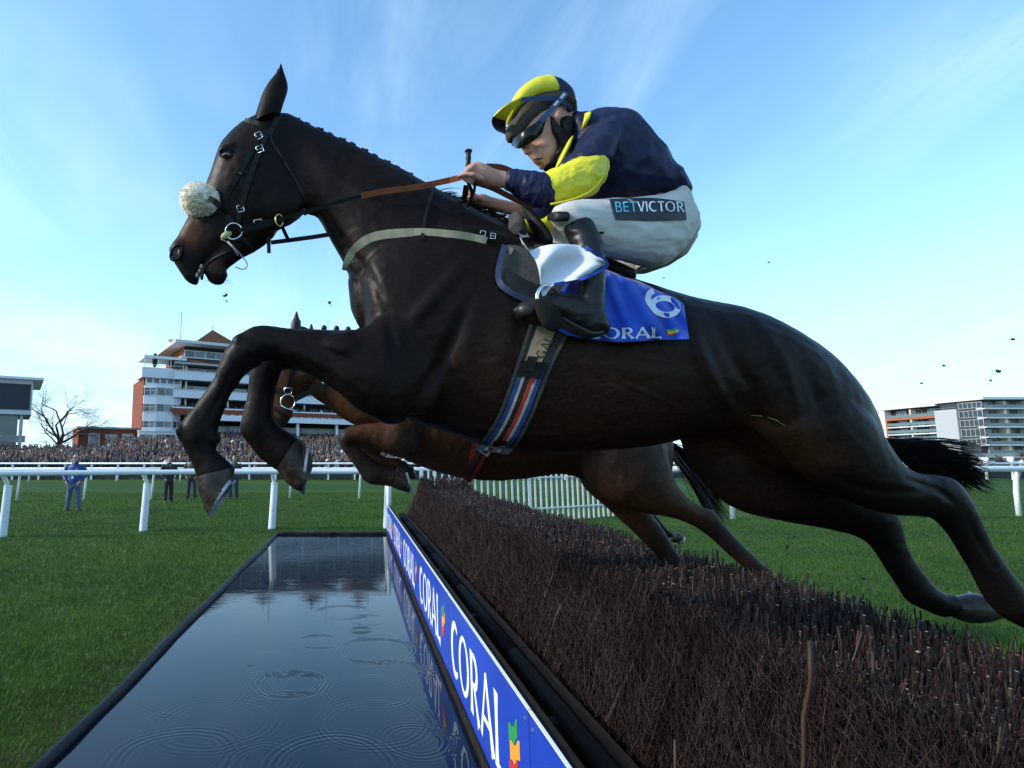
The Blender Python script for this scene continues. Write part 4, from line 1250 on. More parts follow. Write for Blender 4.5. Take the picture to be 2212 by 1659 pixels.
def ex_tie(t, S):
    c = MB(); c.add([(-.05, -.142, 1.50), (.05, -.142, 1.50), (.0, -.158, 1.30), (-.0, -.150, 1.29)], [(0, 1, 2, 3)]); c.v = [S(p) for p in c.v]; lobj('shirt', c, M_SHIRT, t)
    c = MB(); c.add([(-.012, -.148, 1.49), (.012, -.148, 1.49), (.014, -.161, 1.33), (-.014, -.161, 1.33)], [(0, 1, 2, 3)]); c.v = [S(p) for p in c.v]; lobj('tie', c, mat('navy_tie', (.012, .016, .05), .6), t)
def ex_tag(t, S):
    ex_tie(t, S)
    c = MB(); c.tube([(.20, -.12, 1.02), (.20, -.135, 1.02)], .03, 12); c.v = [S(p) for p in c.v]; lobj('round_pass', c, M_WHITE_PRINT, t)
NAVY = mat('navy_suit', (.010, .011, .020), .75)
stander('young man in an all navy suit standing side on by the white rail', 363, 1085, 986, NAVY, mat('navy_suit_trousers', (.009, .010, .017), .75), SK, mat('dark_crop', (.022, .014, .010), .7), .55, .02, .98, shoe=(.012, .012, .014), extra=ex_tag)
stander('person in a dark green coat and navy trousers, half hidden by the front leg', 413, 1078, 984, mat('green_wax_coat', (.020, .028, .016), .6, c2=(.014, .019, .012), scale=8), mat('navy_trousers', (.018, .026, .055), .8), SK, mat('flat_brown_hair', (.04, .025, .016), .7), 0, .06, 1.08, shoe=(.02, .014, .012), coat_len=.80)
stander('man in an open green jacket and tie with folded hands, between the raised hooves', 504, 1078, 984, MATS['green_wax_coat'], MATS['navy_trousers'], SK, MATS['dark_crop'], .1, .05, 1.04, arms='fold', shoe=(.02, .014, .012), extra=ex_tie)
# ------------------------------------------------------------------ the dark racehorse in mid jump
HY = 2.50
def blob(mb, u, v, Y, ru, rv, ry, rot=0):
    c = P(u, v, Y); k = (c - Vector((0, 0, CAM_H))).length * .97 / FOC
    mb.ball(c, (ru * Y / FOC, ry, rv * Y / FOC), 16, 12, M=Matrix.Rotation(R(rot), 3, 'Y'))
# muscle ridges, grooves and veins of the near side
RIDGES = [
    ([(1490, 690), (1520, 780), (1570, 870), (1640, 935)], .013, .030), ([(1545, 690), (1595, 790), (1650, 870)], -.011, .030),
    ([(1640, 700), (1690, 780), (1712, 870), (1735, 960), (1790, 1030)], .013, .034), ([(1740, 790), (1768, 870), (1800, 970)], -.010, .028),
    ([(1010, 560), (930, 650), (868, 715)], .012, .032), ([(1015, 650), (955, 780), (888, 885)], -.018, .028), ([(838, 690), (852, 760), (846, 840)], -.011, .020),
    ([(690, 430), (740, 520), (800, 600), (835, 665)], -.010, .020), ([(640, 738), (720, 762), (800, 800)], -.006, .014), ([(620, 755), (700, 790), (790, 850)], .005, .016),
    ([(900, 885), (1000, 918), (1150, 938), (1300, 930)], .005, .009), ([(1330, 820), (1400, 850), (1500, 900)], .004, .007),
    ([(480, 395), (530, 412), (585, 405)], .004, .007), ([(500, 350), (520, 400), (510, 450)], -.006, .018), ([(560, 350), (600, 360), (640, 330)], -.006, .02),
    ([(1760, 1012), (1880, 1060), (2000, 1062)], -.009, .018), ([(1960, 1036), (2030, 1058), (2066, 1092)], -.012, .014), ([(2085, 1110), (2120, 1180), (2160, 1240)], -.006, .010),
    ([(505, 792), (472, 862), (440, 920)], -.006, .008), ([(525, 745), (545, 760), (552, 785)], .006, .012), ([(660, 330), (760, 400), (900, 480)], .006, .03), ([(1080, 560), (1100, 700), (1060, 850)], .006, .05),
]
def ridge(me, pts, amp, w):
    q = np.array([tuple(P(u, v, HY - .22)) for u, v in pline0(pts)])
    V = verts_np(me).copy()
    N = np.empty(len(me.vertices) * 3, np.float32); me.vertices.foreach_get('normal', N); N = N.reshape(-1, 3)
    # measured across the line of sight so the ridge lies on the skin below the measured points
    k = (HY - .22) / V[:, 1]
    X, Z = V[:, 0] * k, (V[:, 2] - CAM_H) * k + CAM_H
    d = np.full(len(V), 9.0); s = np.zeros(len(V)); M = len(q) - 1
    for i in range(M):
        ax, az = q[i][0], q[i][2]; bx, bz = q[i+1][0] - ax, q[i+1][2] - az
        t = np.clip(((X - ax) * bx + (Z - az) * bz) / (bx*bx + bz*bz), 0, 1)
        dd = np.hypot(X - ax - t*bx, Z - az - t*bz); m = dd < d
        d[m] = dd[m]; s[m] = (i + t[m]) / M
    side = (V[:, 1] < HY - .02) & (N[:, 1] < .1)
    f = amp * np.exp(-(d / w) ** 2) * np.sin(np.pi * np.clip(s, .04, .96)) ** .6 * side
    V += N * f[:, None].astype(np.float32)
    me.vertices.foreach_set('co', V.ravel()); me.update()
def pline0(pts): return [tuple(r) for r in crom(pts, 5)]
def main_body():
    mb = MB()
    Y = HY
    # trunk, chest to buttocks
    loft(mb, [(775, 590, 790, 725, Y, .10), (800, 535, 815, 815, Y, .19), (860, 490, 865, 895, Y, .235), (950, 470, 950, 930, Y, .265),
              (1060, 500, 1060, 966, Y, .285), (1180, 535, 1175, 979, Y, .305), (1300, 590, 1300, 974, Y, .315), (1400, 628, 1410, 963, Y, .31),
              (1480, 651, 1500, 943, Y, .295), (1552, 664, 1570, 940, Y, .285), (1615, 684, 1620, 970, Y, .285), (1682, 718, 1660, 1000, Y, .28),
              (1745, 762, 1695, 1020, Y, .262), (1796, 810, 1745, 1040, Y, .235), (1826, 848, 1782, 1060, Y, .20), (1858, 890, 1820, 1075, Y, .15), (1880, 940, 1846, 1060, Y, .10)], 28, 4, sq=2.15)
    # croup point and tail head
    loft(mb, [(1690, 730, 1700, 800, Y, .12), (1785, 792, 1780, 850, Y, .10), (1858, 868, 1835, 910, Y, .07), (1898, 938, 1870, 965, Y, .05), (1922, 976, 1900, 990, Y, .03)], 16, 4)
    # neck
    loft(mb, [(585, 262, 640, 420, Y, .055), (615, 243, 660, 460, Y, .075), (660, 266, 686, 470, Y, .082), (707, 287, 705, 505, Y, .085), (757, 310, 726, 540, Y, .095), (810, 337, 745, 575, Y, .115),
              (875, 371, 768, 640, Y, .145), (945, 412, 800, 720, Y, .18), (1025, 455, 850, 800, Y, .21), (1110, 500, 930, 840, Y, .23)], 22, 4, sq=1.95)
    # withers
    loft(mb, [(950, 417, 960, 600, Y, .04), (1010, 445, 1010, 620, Y, .06), (1080, 472, 1080, 640, Y, .07), (1150, 505, 1150, 660, Y, .08), (1250, 560, 1250, 700, Y, .09)], 16, 3)
    # head: skull and upper jaw
    loft(mb, [(603, 246, 655, 430, Y, .075), (560, 250, 657, 455, Y, .092), (530, 262, 648, 470, Y, .10), (500, 285, 632, 482, Y, .10), (478, 312, 606, 495, Y, .102), (467, 340, 580, 505, Y, .098),
              (455, 376, 556, 522, Y, .085), (438, 415, 535, 538, Y, .072), (418, 450, 512, 545, Y, .06), (400, 480, 488, 552, Y, .053), (386, 507, 465, 560, Y, .05),
              (374, 525, 447, 572, Y, .052), (366, 543, 436, 586, Y, .052), (378, 570, 432, 598, Y, .045), (395, 597, 429, 609, Y, .036)], 20, 4, sq=2.2)
    blob(mb, 391, 540, Y - .03, 24, 26, .032, 0)
    # cheek plate
    blob(mb, 598, 425, Y - .045, 66, 68, .052, 0)
    blob(mb, 598, 425, Y + .045, 66, 68, .052, 0)
    # brow ridge over the eye, facial crest
    blob(mb, 490, 321, Y - .078, 22, 13, .020, -25)
    blob(mb, 490, 321, Y + .078, 22, 13, .020, -25)
    loft(mb, [(478, 372, 500, 382, Y - .068, .02), (450, 440, 470, 450, Y - .052, .016), (425, 480, 445, 490, Y - .045, .014)], 10, 3)
    # lower jaw
    loft(mb, [(555, 470, 592, 510, Y, .060), (518, 496, 556, 540, Y, .052), (488, 520, 526, 555, Y, .046), (463, 545, 506, 570, Y, .042), (448, 568, 489, 582, Y, .040), (442, 590, 493, 594, Y, .040), (448, 603, 488, 604, Y, .034)], 16, 4)
    # near foreleg: shoulder, forearm, knee, cannon, pastern
    YN = HY - .20
    loft(mb, [(835, 660, 930, 760, HY - .13, .10), (808, 690, 905, 870, HY - .17, .11), (780, 710, 860, 912, YN, .100), (740, 712, 780, 890, YN, .092), (700, 712, 722, 842, YN, .08), (655, 711, 662, 806, YN, .07),
              (609, 708, 612, 784, YN, .061), (568, 703, 578, 779, YN, .058), (540, 709, 556, 790, YN, .060), (510, 730, 540, 803, YN, .060), (490, 752, 524, 815, YN, .054), (474, 785, 514, 832, YN, .047),
              (461, 818, 500, 850, YN, .041), (440, 848, 489, 878, YN, .041), (419, 878, 477, 908, YN, .044), (398, 905, 470, 930, YN, .049), (385, 932, 466, 948, YN, .052), (388, 952, 464, 967, YN, .048), (400, 975, 478, 982, YN, .045), (416, 1008, 498, 1000, YN, .05), (424, 1034, 507, 1012, YN, .054)], 18, 4)
    blob(mb, 836, 878, YN + .02, 52, 36, .075, 25)
    blob(mb, 885, 790, HY - .20, 70, 110, .062, -15)
    blob(mb, 745, 760, YN - .02, 75, 44, .075, 8)
    blob(mb, 520, 741, YN - .008, 20, 22, .05, 40); blob(mb, 553, 783, YN, 13, 11, .035); blob(mb, 462, 950, YN, 15, 15, .045); blob(mb, 392, 930, YN, 13, 18, .045)
    # far foreleg
    YF = HY + .17
    loft(mb, [(800, 690, 860, 880, YF - .03, .10), (740, 725, 770, 850, YF, .085), (680, 725, 690, 815, YF, .072), (620, 728, 632, 800, YF, .062), (580, 735, 610, 800, YF, .058), (556, 752, 604, 815, YF, .054), (541, 790, 599, 832, YF, .05),
              (535, 845, 593, 860, YF, .043), (526, 885, 591, 892, YF, .046), (518, 915, 598, 910, YF, .05), (519, 938, 612, 925, YF, .05), (540, 966, 630, 935, YF, .045), (568, 995, 641, 943, YF, .047), (600, 1018, 643, 948, YF, .05)], 18, 4)
    # near hind leg: thigh, gaskin, hock, cannon
    YH = HY - .17
    loft(mb, [(1780, 800, 1600, 900, YH + .03, .10), (1830, 855, 1650, 945, YH, .12), (1876, 908, 1700, 985, YH, .12), (1910, 962, 1750, 1035, YH, .112), (1942, 1004, 1830, 1082, YH, .098), (1985, 1022, 1915, 1110, YH, .080), (2020, 1024, 1975, 1116, YH, .066),
              (2058, 1036, 2015, 1120, YH, .058), (2085, 1066, 2030, 1130, YH, .052), (2108, 1112, 2046, 1146, YH, .047), (2134, 1166, 2064, 1172, YH, .043), (2172, 1226, 2094, 1222, YH, .043), (2212, 1276, 2124, 1280, YH, .046),
              (2236, 1310, 2152, 1318, YH, .052), (2254, 1335, 2180, 1340, YH, .048), (2280, 1352, 2214, 1358, YH, .046)], 20, 4)
    blob(mb, 1712, 850, YH - .015, 95, 120, .10, -22)
    blob(mb, 1640, 810, HY - .235, 42, 120, .05, -25)
    blob(mb, 1785, 900, YH - .01, 64, 100, .085, -20)
    blob(mb, 1580, 745, HY - .19, 60, 42, .09, 15)
    # far hind leg
    YG = HY + .17
    loft(mb, [(1800, 840, 1466, 944, YG - .03, .11), (1790, 925, 1486, 992, YG, .12), (1800, 985, 1536, 1062, YG, .115), (1820, 1015, 1600, 1104, YG, .105), (1850, 1040, 1700, 1128, YG, .09), (1890, 1066, 1780, 1142, YG, .072), (1924, 1092, 1840, 1156, YG, .06),
              (1940, 1122, 1872, 1172, YG, .05), (1952, 1168, 1893, 1192, YG, .044), (1972, 1208, 1916, 1230, YG, .041), (2000, 1246, 1942, 1268, YG, .042), (2024, 1272, 1962, 1298, YG, .047), (2048, 1282, 1996, 1318, YG, .045), (2068, 1286, 2036, 1334, YG, .046)], 18, 4)
    # ribcage breadth and belly
    me = remesh(mb, .0085, 10, 'racehorse')
    folds(me, .0030, 5.5, (1.3, 1, .7), 4); folds(me, .0014, 17, (.8, 1, 1.4), 1)
    for pts, amp, w in RIDGES: ridge(me, pts, amp, w)
    return me
horse_me = main_body()
horse_bvh = bvh_of(horse_me)
def coat_tones(me, base, patches):
    """Coat markings: base colour with browner or blacker areas where the animal has them."""
    V = verts_np(me)
    C = np.tile(np.array(base, np.float32), (len(V), 1))
    for (c, rad, tone, a) in patches:
        d = np.linalg.norm((V - np.array(c, np.float32)) / np.array(rad, np.float32), axis=1)
        w = np.clip(1.25 - d, 0, 1); w = (w*w*(3-2*w) * a)[:, None]
        C = C * (1 - w) + np.array(tone, np.float32) * w
    return C
B_DARK, B_BROWN, B_TAN = (.0085, .0047, .0037), (.026, .0135, .0095), (.075, .030, .014)
set_tone(horse_me, coat_tones(horse_me, B_DARK, [
    (P(1250, 860, HY - .2), (.70, .5, .34), (.0270, .0122, .0074), .95),
    (P(1640, 950, HY - .2), (.22, .5, .15), (.046, .019, .0090), .8),
    (P(1720, 990, HY - .2), (.16, .5, .09), (.046, .018, .008), .7),
    (P(1640, 1060, HY + .15), (.30, .3, .14), (.026, .011, .0065), .8),
    (P(440, 900, HY - .1), (.36, .8, .50), (.0055, .0036, .0034), .9), (P(600, 760, HY - .1), (.42, .8, .16), (.0062, .0040, .0036), .85),
    (P(2080, 1180, HY), (.50, .9, .36), (.0055, .0036, .0034), .9), (P(1930, 1200, HY + .1), (.22, .6, .24), (.0055, .0036, .0034), .8), (P(700, 330, HY), (.30, .6, .22), (.0085, .0050, .0042), .7),
    (P(418, 515, HY), (.085, .3, .085), (.070, .024, .010), .95),
    (P(470, 580, HY), (.045, .3, .05), (.060, .022, .012), .8),
    (P(505, 380, HY), (.05, .3, .10), (.040, .018, .012), .8),
    (P(672, 372, HY - .1), (.07, .2, .12), (.026, .016, .012), .8),
    (P(375, 550, HY), (.03, .3, .035), (.010, .008, .008), .95),
    (P(405, 600, HY), (.05, .3, .03), (.012, .009, .009), .9),
    (P(462, 604, HY), (.05, .3, .02), (.012, .009, .009), .9),
]))
M_COAT = attr_mat('dark_bay_coat', rough=.44, spec=.10, sheen=0, noise=.34, nscale=60, bump=.0012, bscale=26, stretch=(1, 1, 1.6))
M_HORSEHAIR = mat('black_horsehair', (.006, .005, .006), .45, .4)
M_HOOF = mat('horn_hoof', (.013, .009, .007), .36, .28, c2=(.040, .029, .022), scale=22, lo=.42, hi=.62, bump=.002, bscale=60)
M_SHOE = mat('worn_aluminium_shoe', (.34, .35, .37), .42, .5, metal=.9)
M_EYE = mat('horse_eye', (.006, .004, .003), .04, .8, coat=1)
M_PINK = mat('nostril_skin', (.20, .035, .028), .5)
M_TEETH = mat('horse_teeth', (.52, .36, .20), .4)
M_NOSTRIL = mat('nostril_dark', (.008, .006, .006), .6)

O_H = P(1250, 1000, HY)
horse = thing('racehorse', 'dark bay racehorse stretched in mid leap over the birch fence, nearest the viewer', 'horse', O_H)
shift_mesh(horse_me, O_H)
horse_me.materials.append(M_COAT)
link('body', horse_me, horse)
def ear_mb(tip, base_a, base_b, mid_a, mid_b, Y, Yt):
    mb = MB()
    loft(mb, [(*base_a, *base_b, Y, .028), (*[(a*2+b)/3 for a, b in zip(base_a, mid_a)], *[(a*2+b)/3 for a, b in zip(base_b, mid_b)], (Y*2+Yt)/3, .03), (*mid_a, *mid_b, (Y+Yt)/2, .026), (tip[0]-7, tip[1]+16, tip[0]+7, tip[1]+16, Yt, .012), (tip[0]-1, tip[1], tip[0]+2, tip[1], Yt, .004)], 14, 4, round_ends=False)
    return mb
obj('ear', ear_mb((606, 139), (552, 262), (606, 246), (573, 190), (622, 190), HY - .06, HY - .075), M_COAT2 if 'M_COAT2' in globals() else mat('ear_coat', (.006, .0045, .004), .6, .12), horse, True)
obj('ear', ear_mb((600, 150), (546, 262), (600, 246), (570, 195), (614, 192), HY + .06, HY + .085), MATS['ear_coat'], horse, True)
for s in (-1, 1):
    c = horse_bvh.ray_cast(Vector((0, 0, CAM_H)), ray(489, 333))[0] if s < 0 else None
    if c is None:
        c = P(489, 333, HY + .095)
    e = MB(); e.ball(c + Vector((0, .010 * (1 if s < 0 else -1), 0)), (.022, .018, .017), 16, 10)
    obj('eye', e, M_EYE, horse, 'all')
    if s < 0:
        lid = MB()
        a = [c + Vector((.028*math.cos(t), -.006, .022*math.sin(t) + .002)) for t in np.linspace(R(15), R(170), 9)]
        lid.tube(a, .0042, 8)
        a = [c + Vector((.027*math.cos(t), -.004, .02*math.sin(t))) for t in np.linspace(R(190), R(350), 9)]
        lid.tube(a, .0034, 8)
        obj('eyelid', lid, MATS['ear_coat'], horse, 'all')
def on_horse(u, v, off=.003, fallY=None):
    d = ray(u, v)
    h, nrm, _, _ = horse_bvh.ray_cast(Vector((0, 0, CAM_H)), d)
    if h is None:
        return P(u, v, fallY if fallY else HY)
    if nrm.dot(d) > 0: nrm = -nrm
    return h + nrm * off
# nostril: rim, dark hollow, pink inside
nc = on_horse(382, 547, 0)
nm = MB()
nm.tube([nc + Vector((.024*math.cos(t)*1.0 + .010*math.sin(t), -.006, .036*math.sin(t))) for t in np.linspace(0, 2*math.pi, 15)], .0048, 8)
obj('nostril_rim', nm, MATS['ear_coat'], horse, 'all')
nm = MB(); nm.ball(nc, (.025, .0075, .036), 12, 8)
obj('nostril', nm, M_NOSTRIL, horse, 'all')
nm = MB(); nm.ball(nc + Vector((.012, -.006, .002)), (.007, .004, .016), 10, 8)
obj('nostril_lining', nm, M_PINK, horse, 'all')
# mouth line with teeth
tm = MB()
for u, v, r in ((430, 585, 9), (434, 575, 8), (425, 594, 8)):
    c = on_horse(u, v, .0, HY - .03)
    tm.ball(c, (.009, .006, .011), 8, 6)
obj('teeth', tm, M_TEETH, horse, 'all')
mo = MB()
mo.tube([on_horse(u, v, .001, HY - .03) for u, v in ((500, 540), (484, 548), (465, 558), (450, 568), (440, 580), (436, 594), (436, 604))], [.004, .006, .007, .008, .009, .009, .006], 8)
obj('lip', mo, M_NOSTRIL, horse, 'all')

def hoof(parent, rows, Y, t, shoe_pts, ts, nail=True):
    """Hoof wall as a fan of sections, with its shoe as a sub-part."""
    mb = MB()
    loft(mb, [(*r, Y, t * k) for r, k in rows], 20, 3, sq=2.1, round_ends=False)
    h = obj('hoof', mb, M_HOOF, parent, True)
    sm = MB()
    (a, b) = shoe_pts
    pa, pb = P(*a, Y), P(*b, Y)
    ax = (pb - pa); L = ax.length; ax.normalize()
    nrm = ax.cross(Vector((0, 1, 0))).normalized()
    c = (pa + pb) / 2
    ring = []
    for s in (1.06, .74):
        ring.append([c + ax * (-math.cos(q)) * L/2 * s + Vector((0, 1, 0)) * math.sin(q) * ts * s for q in np.linspace(R(-140), R(140), 21)])
    k = len(ring[0])
    sm.rings([[ring[0][i] + nrm*.006, ring[1][i] + nrm*.006, ring[1][i] - nrm*.006, ring[0][i] - nrm*.006] for i in range(k)])
    base = root_pos(h)
    o = link('horseshoe', sm.mesh('horseshoe', M_SHOE, base), h)
    return h
hoof(horse, [((421, 1030, 508, 1010), .98), ((428, 1056, 506, 1020), 1.1), ((438, 1086, 504, 1030), 1.16), ((450, 1112, 505, 1034), 1.2)], YN_ if 'YN_' in globals() else HY - .20, .056, ((452, 1112), (508, 1030)), .062)
hoof(horse, [((598, 1016, 644, 946), 1.0), ((612, 1036, 658, 956), 1.12), ((632, 1054, 671, 985), 1.18), ((652, 1064, 676, 1006), 1.2)], HY + .17, .054, ((655, 1064), (668, 958)), .06)
hoof(horse, [((2050, 1330, 2062, 1291), .86), ((2085, 1344, 2100, 1282), 1.0), ((2120, 1344, 2130, 1290), 1.15), ((2150, 1330, 2157, 1322), 1.0)], HY + .17, .052, ((2160, 1326), (2105, 1278)), .055)
hoof(horse, [((2222, 1362, 2290, 1352), 1.0), ((2250, 1385, 2320, 1362), 1.1), ((2275, 1400, 2345, 1375), 1.15)], HY - .17, .05, ((2280, 1402), (2346, 1377)), .056)

# tail: streaming hair
def hair(mb_list, root, tips, n, r0, jit, sag, seed, segs=7):
    rg = np.random.default_rng(seed)
    mb = MB()
    for i in range(n):
        tp = tips[rg.integers(len(tips))]
        a = Vector(root) + Vector(rg.normal(0, 1, 3)) * jit * .35
        b = Vector(tp) + Vector(rg.normal(0, 1, 3)) * jit
        m1 = a.lerp(b, .33) + Vector(rg.normal(0, 1, 3)) * jit * .5 + Vector((0, 0, sag))
        m2 = a.lerp(b, .70) + Vector(rg.normal(0, 1, 3)) * jit * .7 + Vector((0, 0, sag * .8))
        pts = [a*(1-t)**3 + m1*3*t*(1-t)**2 + m2*3*t*t*(1-t) + b*t**3 for t in np.linspace(0, 1, segs)]
        rr = r0 * rg.uniform(.5, 1.2)
        mb.tube(pts, [rr, rr*1.1, rr, rr*.9, rr*.75, rr*.5, rr*.15][:segs], 3, cap=False)
    return mb
tail_tips = [P(u, v, HY + y) for u, v, y in ((2105, 985, 0), (2120, 1005, .02), (2125, 1030, 0), (2110, 1050, .03), (2090, 1065, 0), (2060, 1060, .03), (2070, 1000, 0), (2040, 1020, .02), (2060, 985, .03), (2020, 1010, 0), (2100, 1020, .02), (2118, 1042, 0))]
tm = hair(None, P(1915, 960, HY + .02), tail_tips, 700, .0034, .024, .012, 3)
tm2 = hair(None, P(1915, 950, HY + .02), [P(2122, 960, HY), P(2140, 1066, HY), P(2148, 1062, HY + .03), P(2085, 1078, HY), P(2135, 1008, HY), P(2100, 968, HY), P(2000, 968, HY), P(1975, 972, HY)], 130, .0019, .012, .012, 5)
tm.add(tm2.v, tm2.f)
obj('tail', tm, M_HORSEHAIR, horse, fix=False)
# mane: plaits along the crest, loose wisps at the withers
mm = MB()
crest = [(640, 257), (665, 268), (690, 279), (714, 290), (738, 301), (762, 311), (786, 324), (810, 336), (834, 349), (858, 361), (882, 375), (906, 390), (930, 404), (952, 416)]
for i, (u, v) in enumerate(crest):
    c = P(u, v + 1, HY)
    mm.ball(c, (.018, .016, .0075), 10, 6, M=Matrix.Rotation(R(27), 3, 'Y'))
    if i % 2 == 0:
        mm.ball(c + Vector((.012, -.012, -.006)), (.010, .010, .006), 8, 6)
obj('mane_plaits', mm, M_HORSEHAIR, horse, 'all')
wm = MB()
rg = np.random.default_rng(11)
for i in range(260):
    u0 = rg.uniform(945, 1085); v0 = 412 + (u0 - 945) * .43 + rg.uniform(0, 12)
    ln = rg.uniform(15, 75) * (.5 + .5 * rg.random())
    a = P(u0, v0, HY + rg.uniform(-.02, .02)); b = P(u0 + ln, v0 - rg.uniform(-12, 18) * (ln / 50) + ln * .25, HY + rg.uniform(-.04, .04))
    m1 = a.lerp(b, .5) + Vector((0, 0, rg.uniform(.0, .022)))
    pts = [a*(1-t)**2 + m1*2*t*(1-t) + b*t*t for t in np.linspace(0, 1, 5)]
    wm.tube(pts, [.0028, .0026, .002, .0013, .0004], 3, cap=False)
obj('mane_wisps', wm, M_HORSEHAIR, horse, fix=False)
wk = MB()
for i in range(26):
    u0, v0 = rg.uniform(440, 488), rg.uniform(600, 606)
    a = P(u0, v0, HY + rg.uniform(-.03, .03)); b = P(u0 + rg.uniform(0, 25), v0 + rg.uniform(5, 14), HY + rg.uniform(-.04, .04))
    wk.tube([a, a.lerp(b, .5), b], [.0006, .0005, .0003], 3, cap=False)
obj('whiskers', wk, M_HORSEHAIR, horse, fix=False)
# ------------------------------------------------------------------ bridle, breastplate, girth, saddle, number cloth
M_LEATHER = mat('black_leather', (.009, .0085, .0085), .5, .22, bump=.0008, bscale=120)
M_BROWNLEA = mat('tan_rein_rubber', (.27, .075, .026), .65, .3, c2=(.20, .055, .02), scale=60, bump=.001, bscale=300)
M_STEEL = mat('bright_steel', (.75, .74, .70), .18, metal=1)
M_CREAMW = mat('cream_webbing', (.50, .43, .30), .75, .2, c2=(.40, .34, .24), scale=14)
M_NAVYTRIM = mat('navy_binding', (.018, .030, .085), .6)
def pline(pts, n=5):
    return [tuple(r) for r in crom(pts, n)]
def strap(path, w, t=.006, off=.002, surf=on_horse, fallY=None, n=4, mb=None):
    """A band of width w metres lying on the coat along measured points."""
    pts = [surf(*p, off, fallY) if len(p) == 2 else P(*p) for p in pline(path, n)]
    mb = mb or MB(); rings = []
    for i, p in enumerate(pts):
        d = (pts[min(i+1, len(pts)-1)] - pts[max(i-1, 0)]).normalized()
        vd = (p - Vector((0, 0, CAM_H))).normalized()
        s = d.cross(vd).normalized() * w / 2
        o = -vd * t
        rings.append([p - s, p + s, p + s + o, p - s + o])
    return mb.rings(rings)
def strap3(pts, w, t=.005, mb=None, face=None):
    mb = mb or MB(); rings = []
    pts = [Vector(p) for p in pts]
    for i, p in enumerate(pts):
        d = (pts[min(i+1, len(pts)-1)] - pts[max(i-1, 0)]).normalized()
        vd = face or (p - Vector((0, 0, CAM_H))).normalized()
        s = d.cross(vd).normalized() * w / 2
        o = -Vector(vd) * t
        rings.append([p - s, p + s, p + s + o, p - s + o])
    return mb.rings(rings)
def buckle(parent, u, v, w=.022, h=.026, rot=0, Yo=.009):
    c = on_horse(u, v, Yo, HY - .1); b = MB()
    cr, sr = math.cos(R(rot)), math.sin(R(rot))
    pts = [Vector(((x*cr - z*sr), 0, (x*sr + z*cr))) + c for x, z in ((-w/2, -h/2), (w/2, -h/2), (w/2, h/2), (-w/2, h/2), (-w/2, -h/2))]
    b.tube(pts, .0024, 6); b.tube([(pts[0] + pts[3]) / 2, (pts[1] + pts[2]) / 2], .0018, 6)
    obj('buckle', b, M_STEEL, parent, 'all')
bridle = thing('bridle', 'black leather racing bridle with white sheepskin noseband on the dark bay', 'bridle', P(500, 450, HY))
obj('browband', strap([(529, 261), (550, 266), (572, 272), (592, 278)], .022, .007), M_LEATHER, bridle)
obj('headpiece', strap([(604, 243), (598, 258), (590, 276), (582, 292)], .024, .007), M_LEATHER, bridle)
obj('cheekpiece', strap([(575, 284), (560, 298), (549, 318), (530, 352), (514, 380), (498, 408), (486, 436)], .021, .006, .003), M_LEATHER, bridle)
obj('cheekpiece', strap([(578, 287), (569, 308), (556, 341), (541, 382), (530, 418), (522, 448), (514, 480)], .021, .006, .004), M_LEATHER, bridle)
for u, v, r in ((560, 296, 25), (562, 324, 20), (521, 451, 15)): buckle(bridle, u, v, .028, .03, r)
for u, v in ((545, 322), (518, 374), (552, 352), (538, 392)): 
    obj('keeper', strap([(u - 6, v - 2), (u + 6, v + 2)], .010, .009, .004), M_LEATHER, bridle)
obj('throatlash', strap([(583, 284), (588, 308), (598, 324), (610, 343), (625, 367), (644, 400), (655, 428)], .010, .005), M_LEATHER, bridle)
obj('noseband', strap([(468, 438), (478, 452), (490, 466), (504, 480)], .020, .006), M_LEATHER, bridle)
obj('chin_strap', strap([(520, 510), (535, 525), (552, 540)], .018, .006, .002, on_horse, HY - .04), M_LEATHER, bridle)
br = MB(); c = on_horse(507, 500, .016, HY - .07); rr = .036
br.tube([c + Vector((rr*math.cos(a), .004*math.sin(a*2), rr*math.sin(a))) for a in np.linspace(0, 2*math.pi, 29)], .0042, 8)
obj('bit_ring', br, M_STEEL, bridle, 'all')
gb = MB(); gb.ball(on_horse(491, 509, .016, HY - .07), (.027, .012, .016), 12, 8, M=Matrix.Rotation(R(-28), 3, 'Y'))
obj('bit_guard', gb, mat('pale_green_rubber', (.34, .37, .13), .55), bridle, 'all')
ck = MB(); ck.tube([P(u, v, HY - .085) for u, v in pline([(478, 517), (492, 524), (508, 537), (524, 555), (534, 570), (530, 580), (520, 581), (508, 576)], 4)], .0026, 6)
obj('lip_cord', ck, mat('grey_cord', (.20, .20, .21), .5), bridle, 'all')
ck = MB(); ck.tube([P(u, v, HY - .085) for u, v in ((492, 522), (505, 535), (514, 552))], .005, 6); obj('cord_end', ck, mat('grey_cord', (.2, .2, .2)), bridle, 'all')
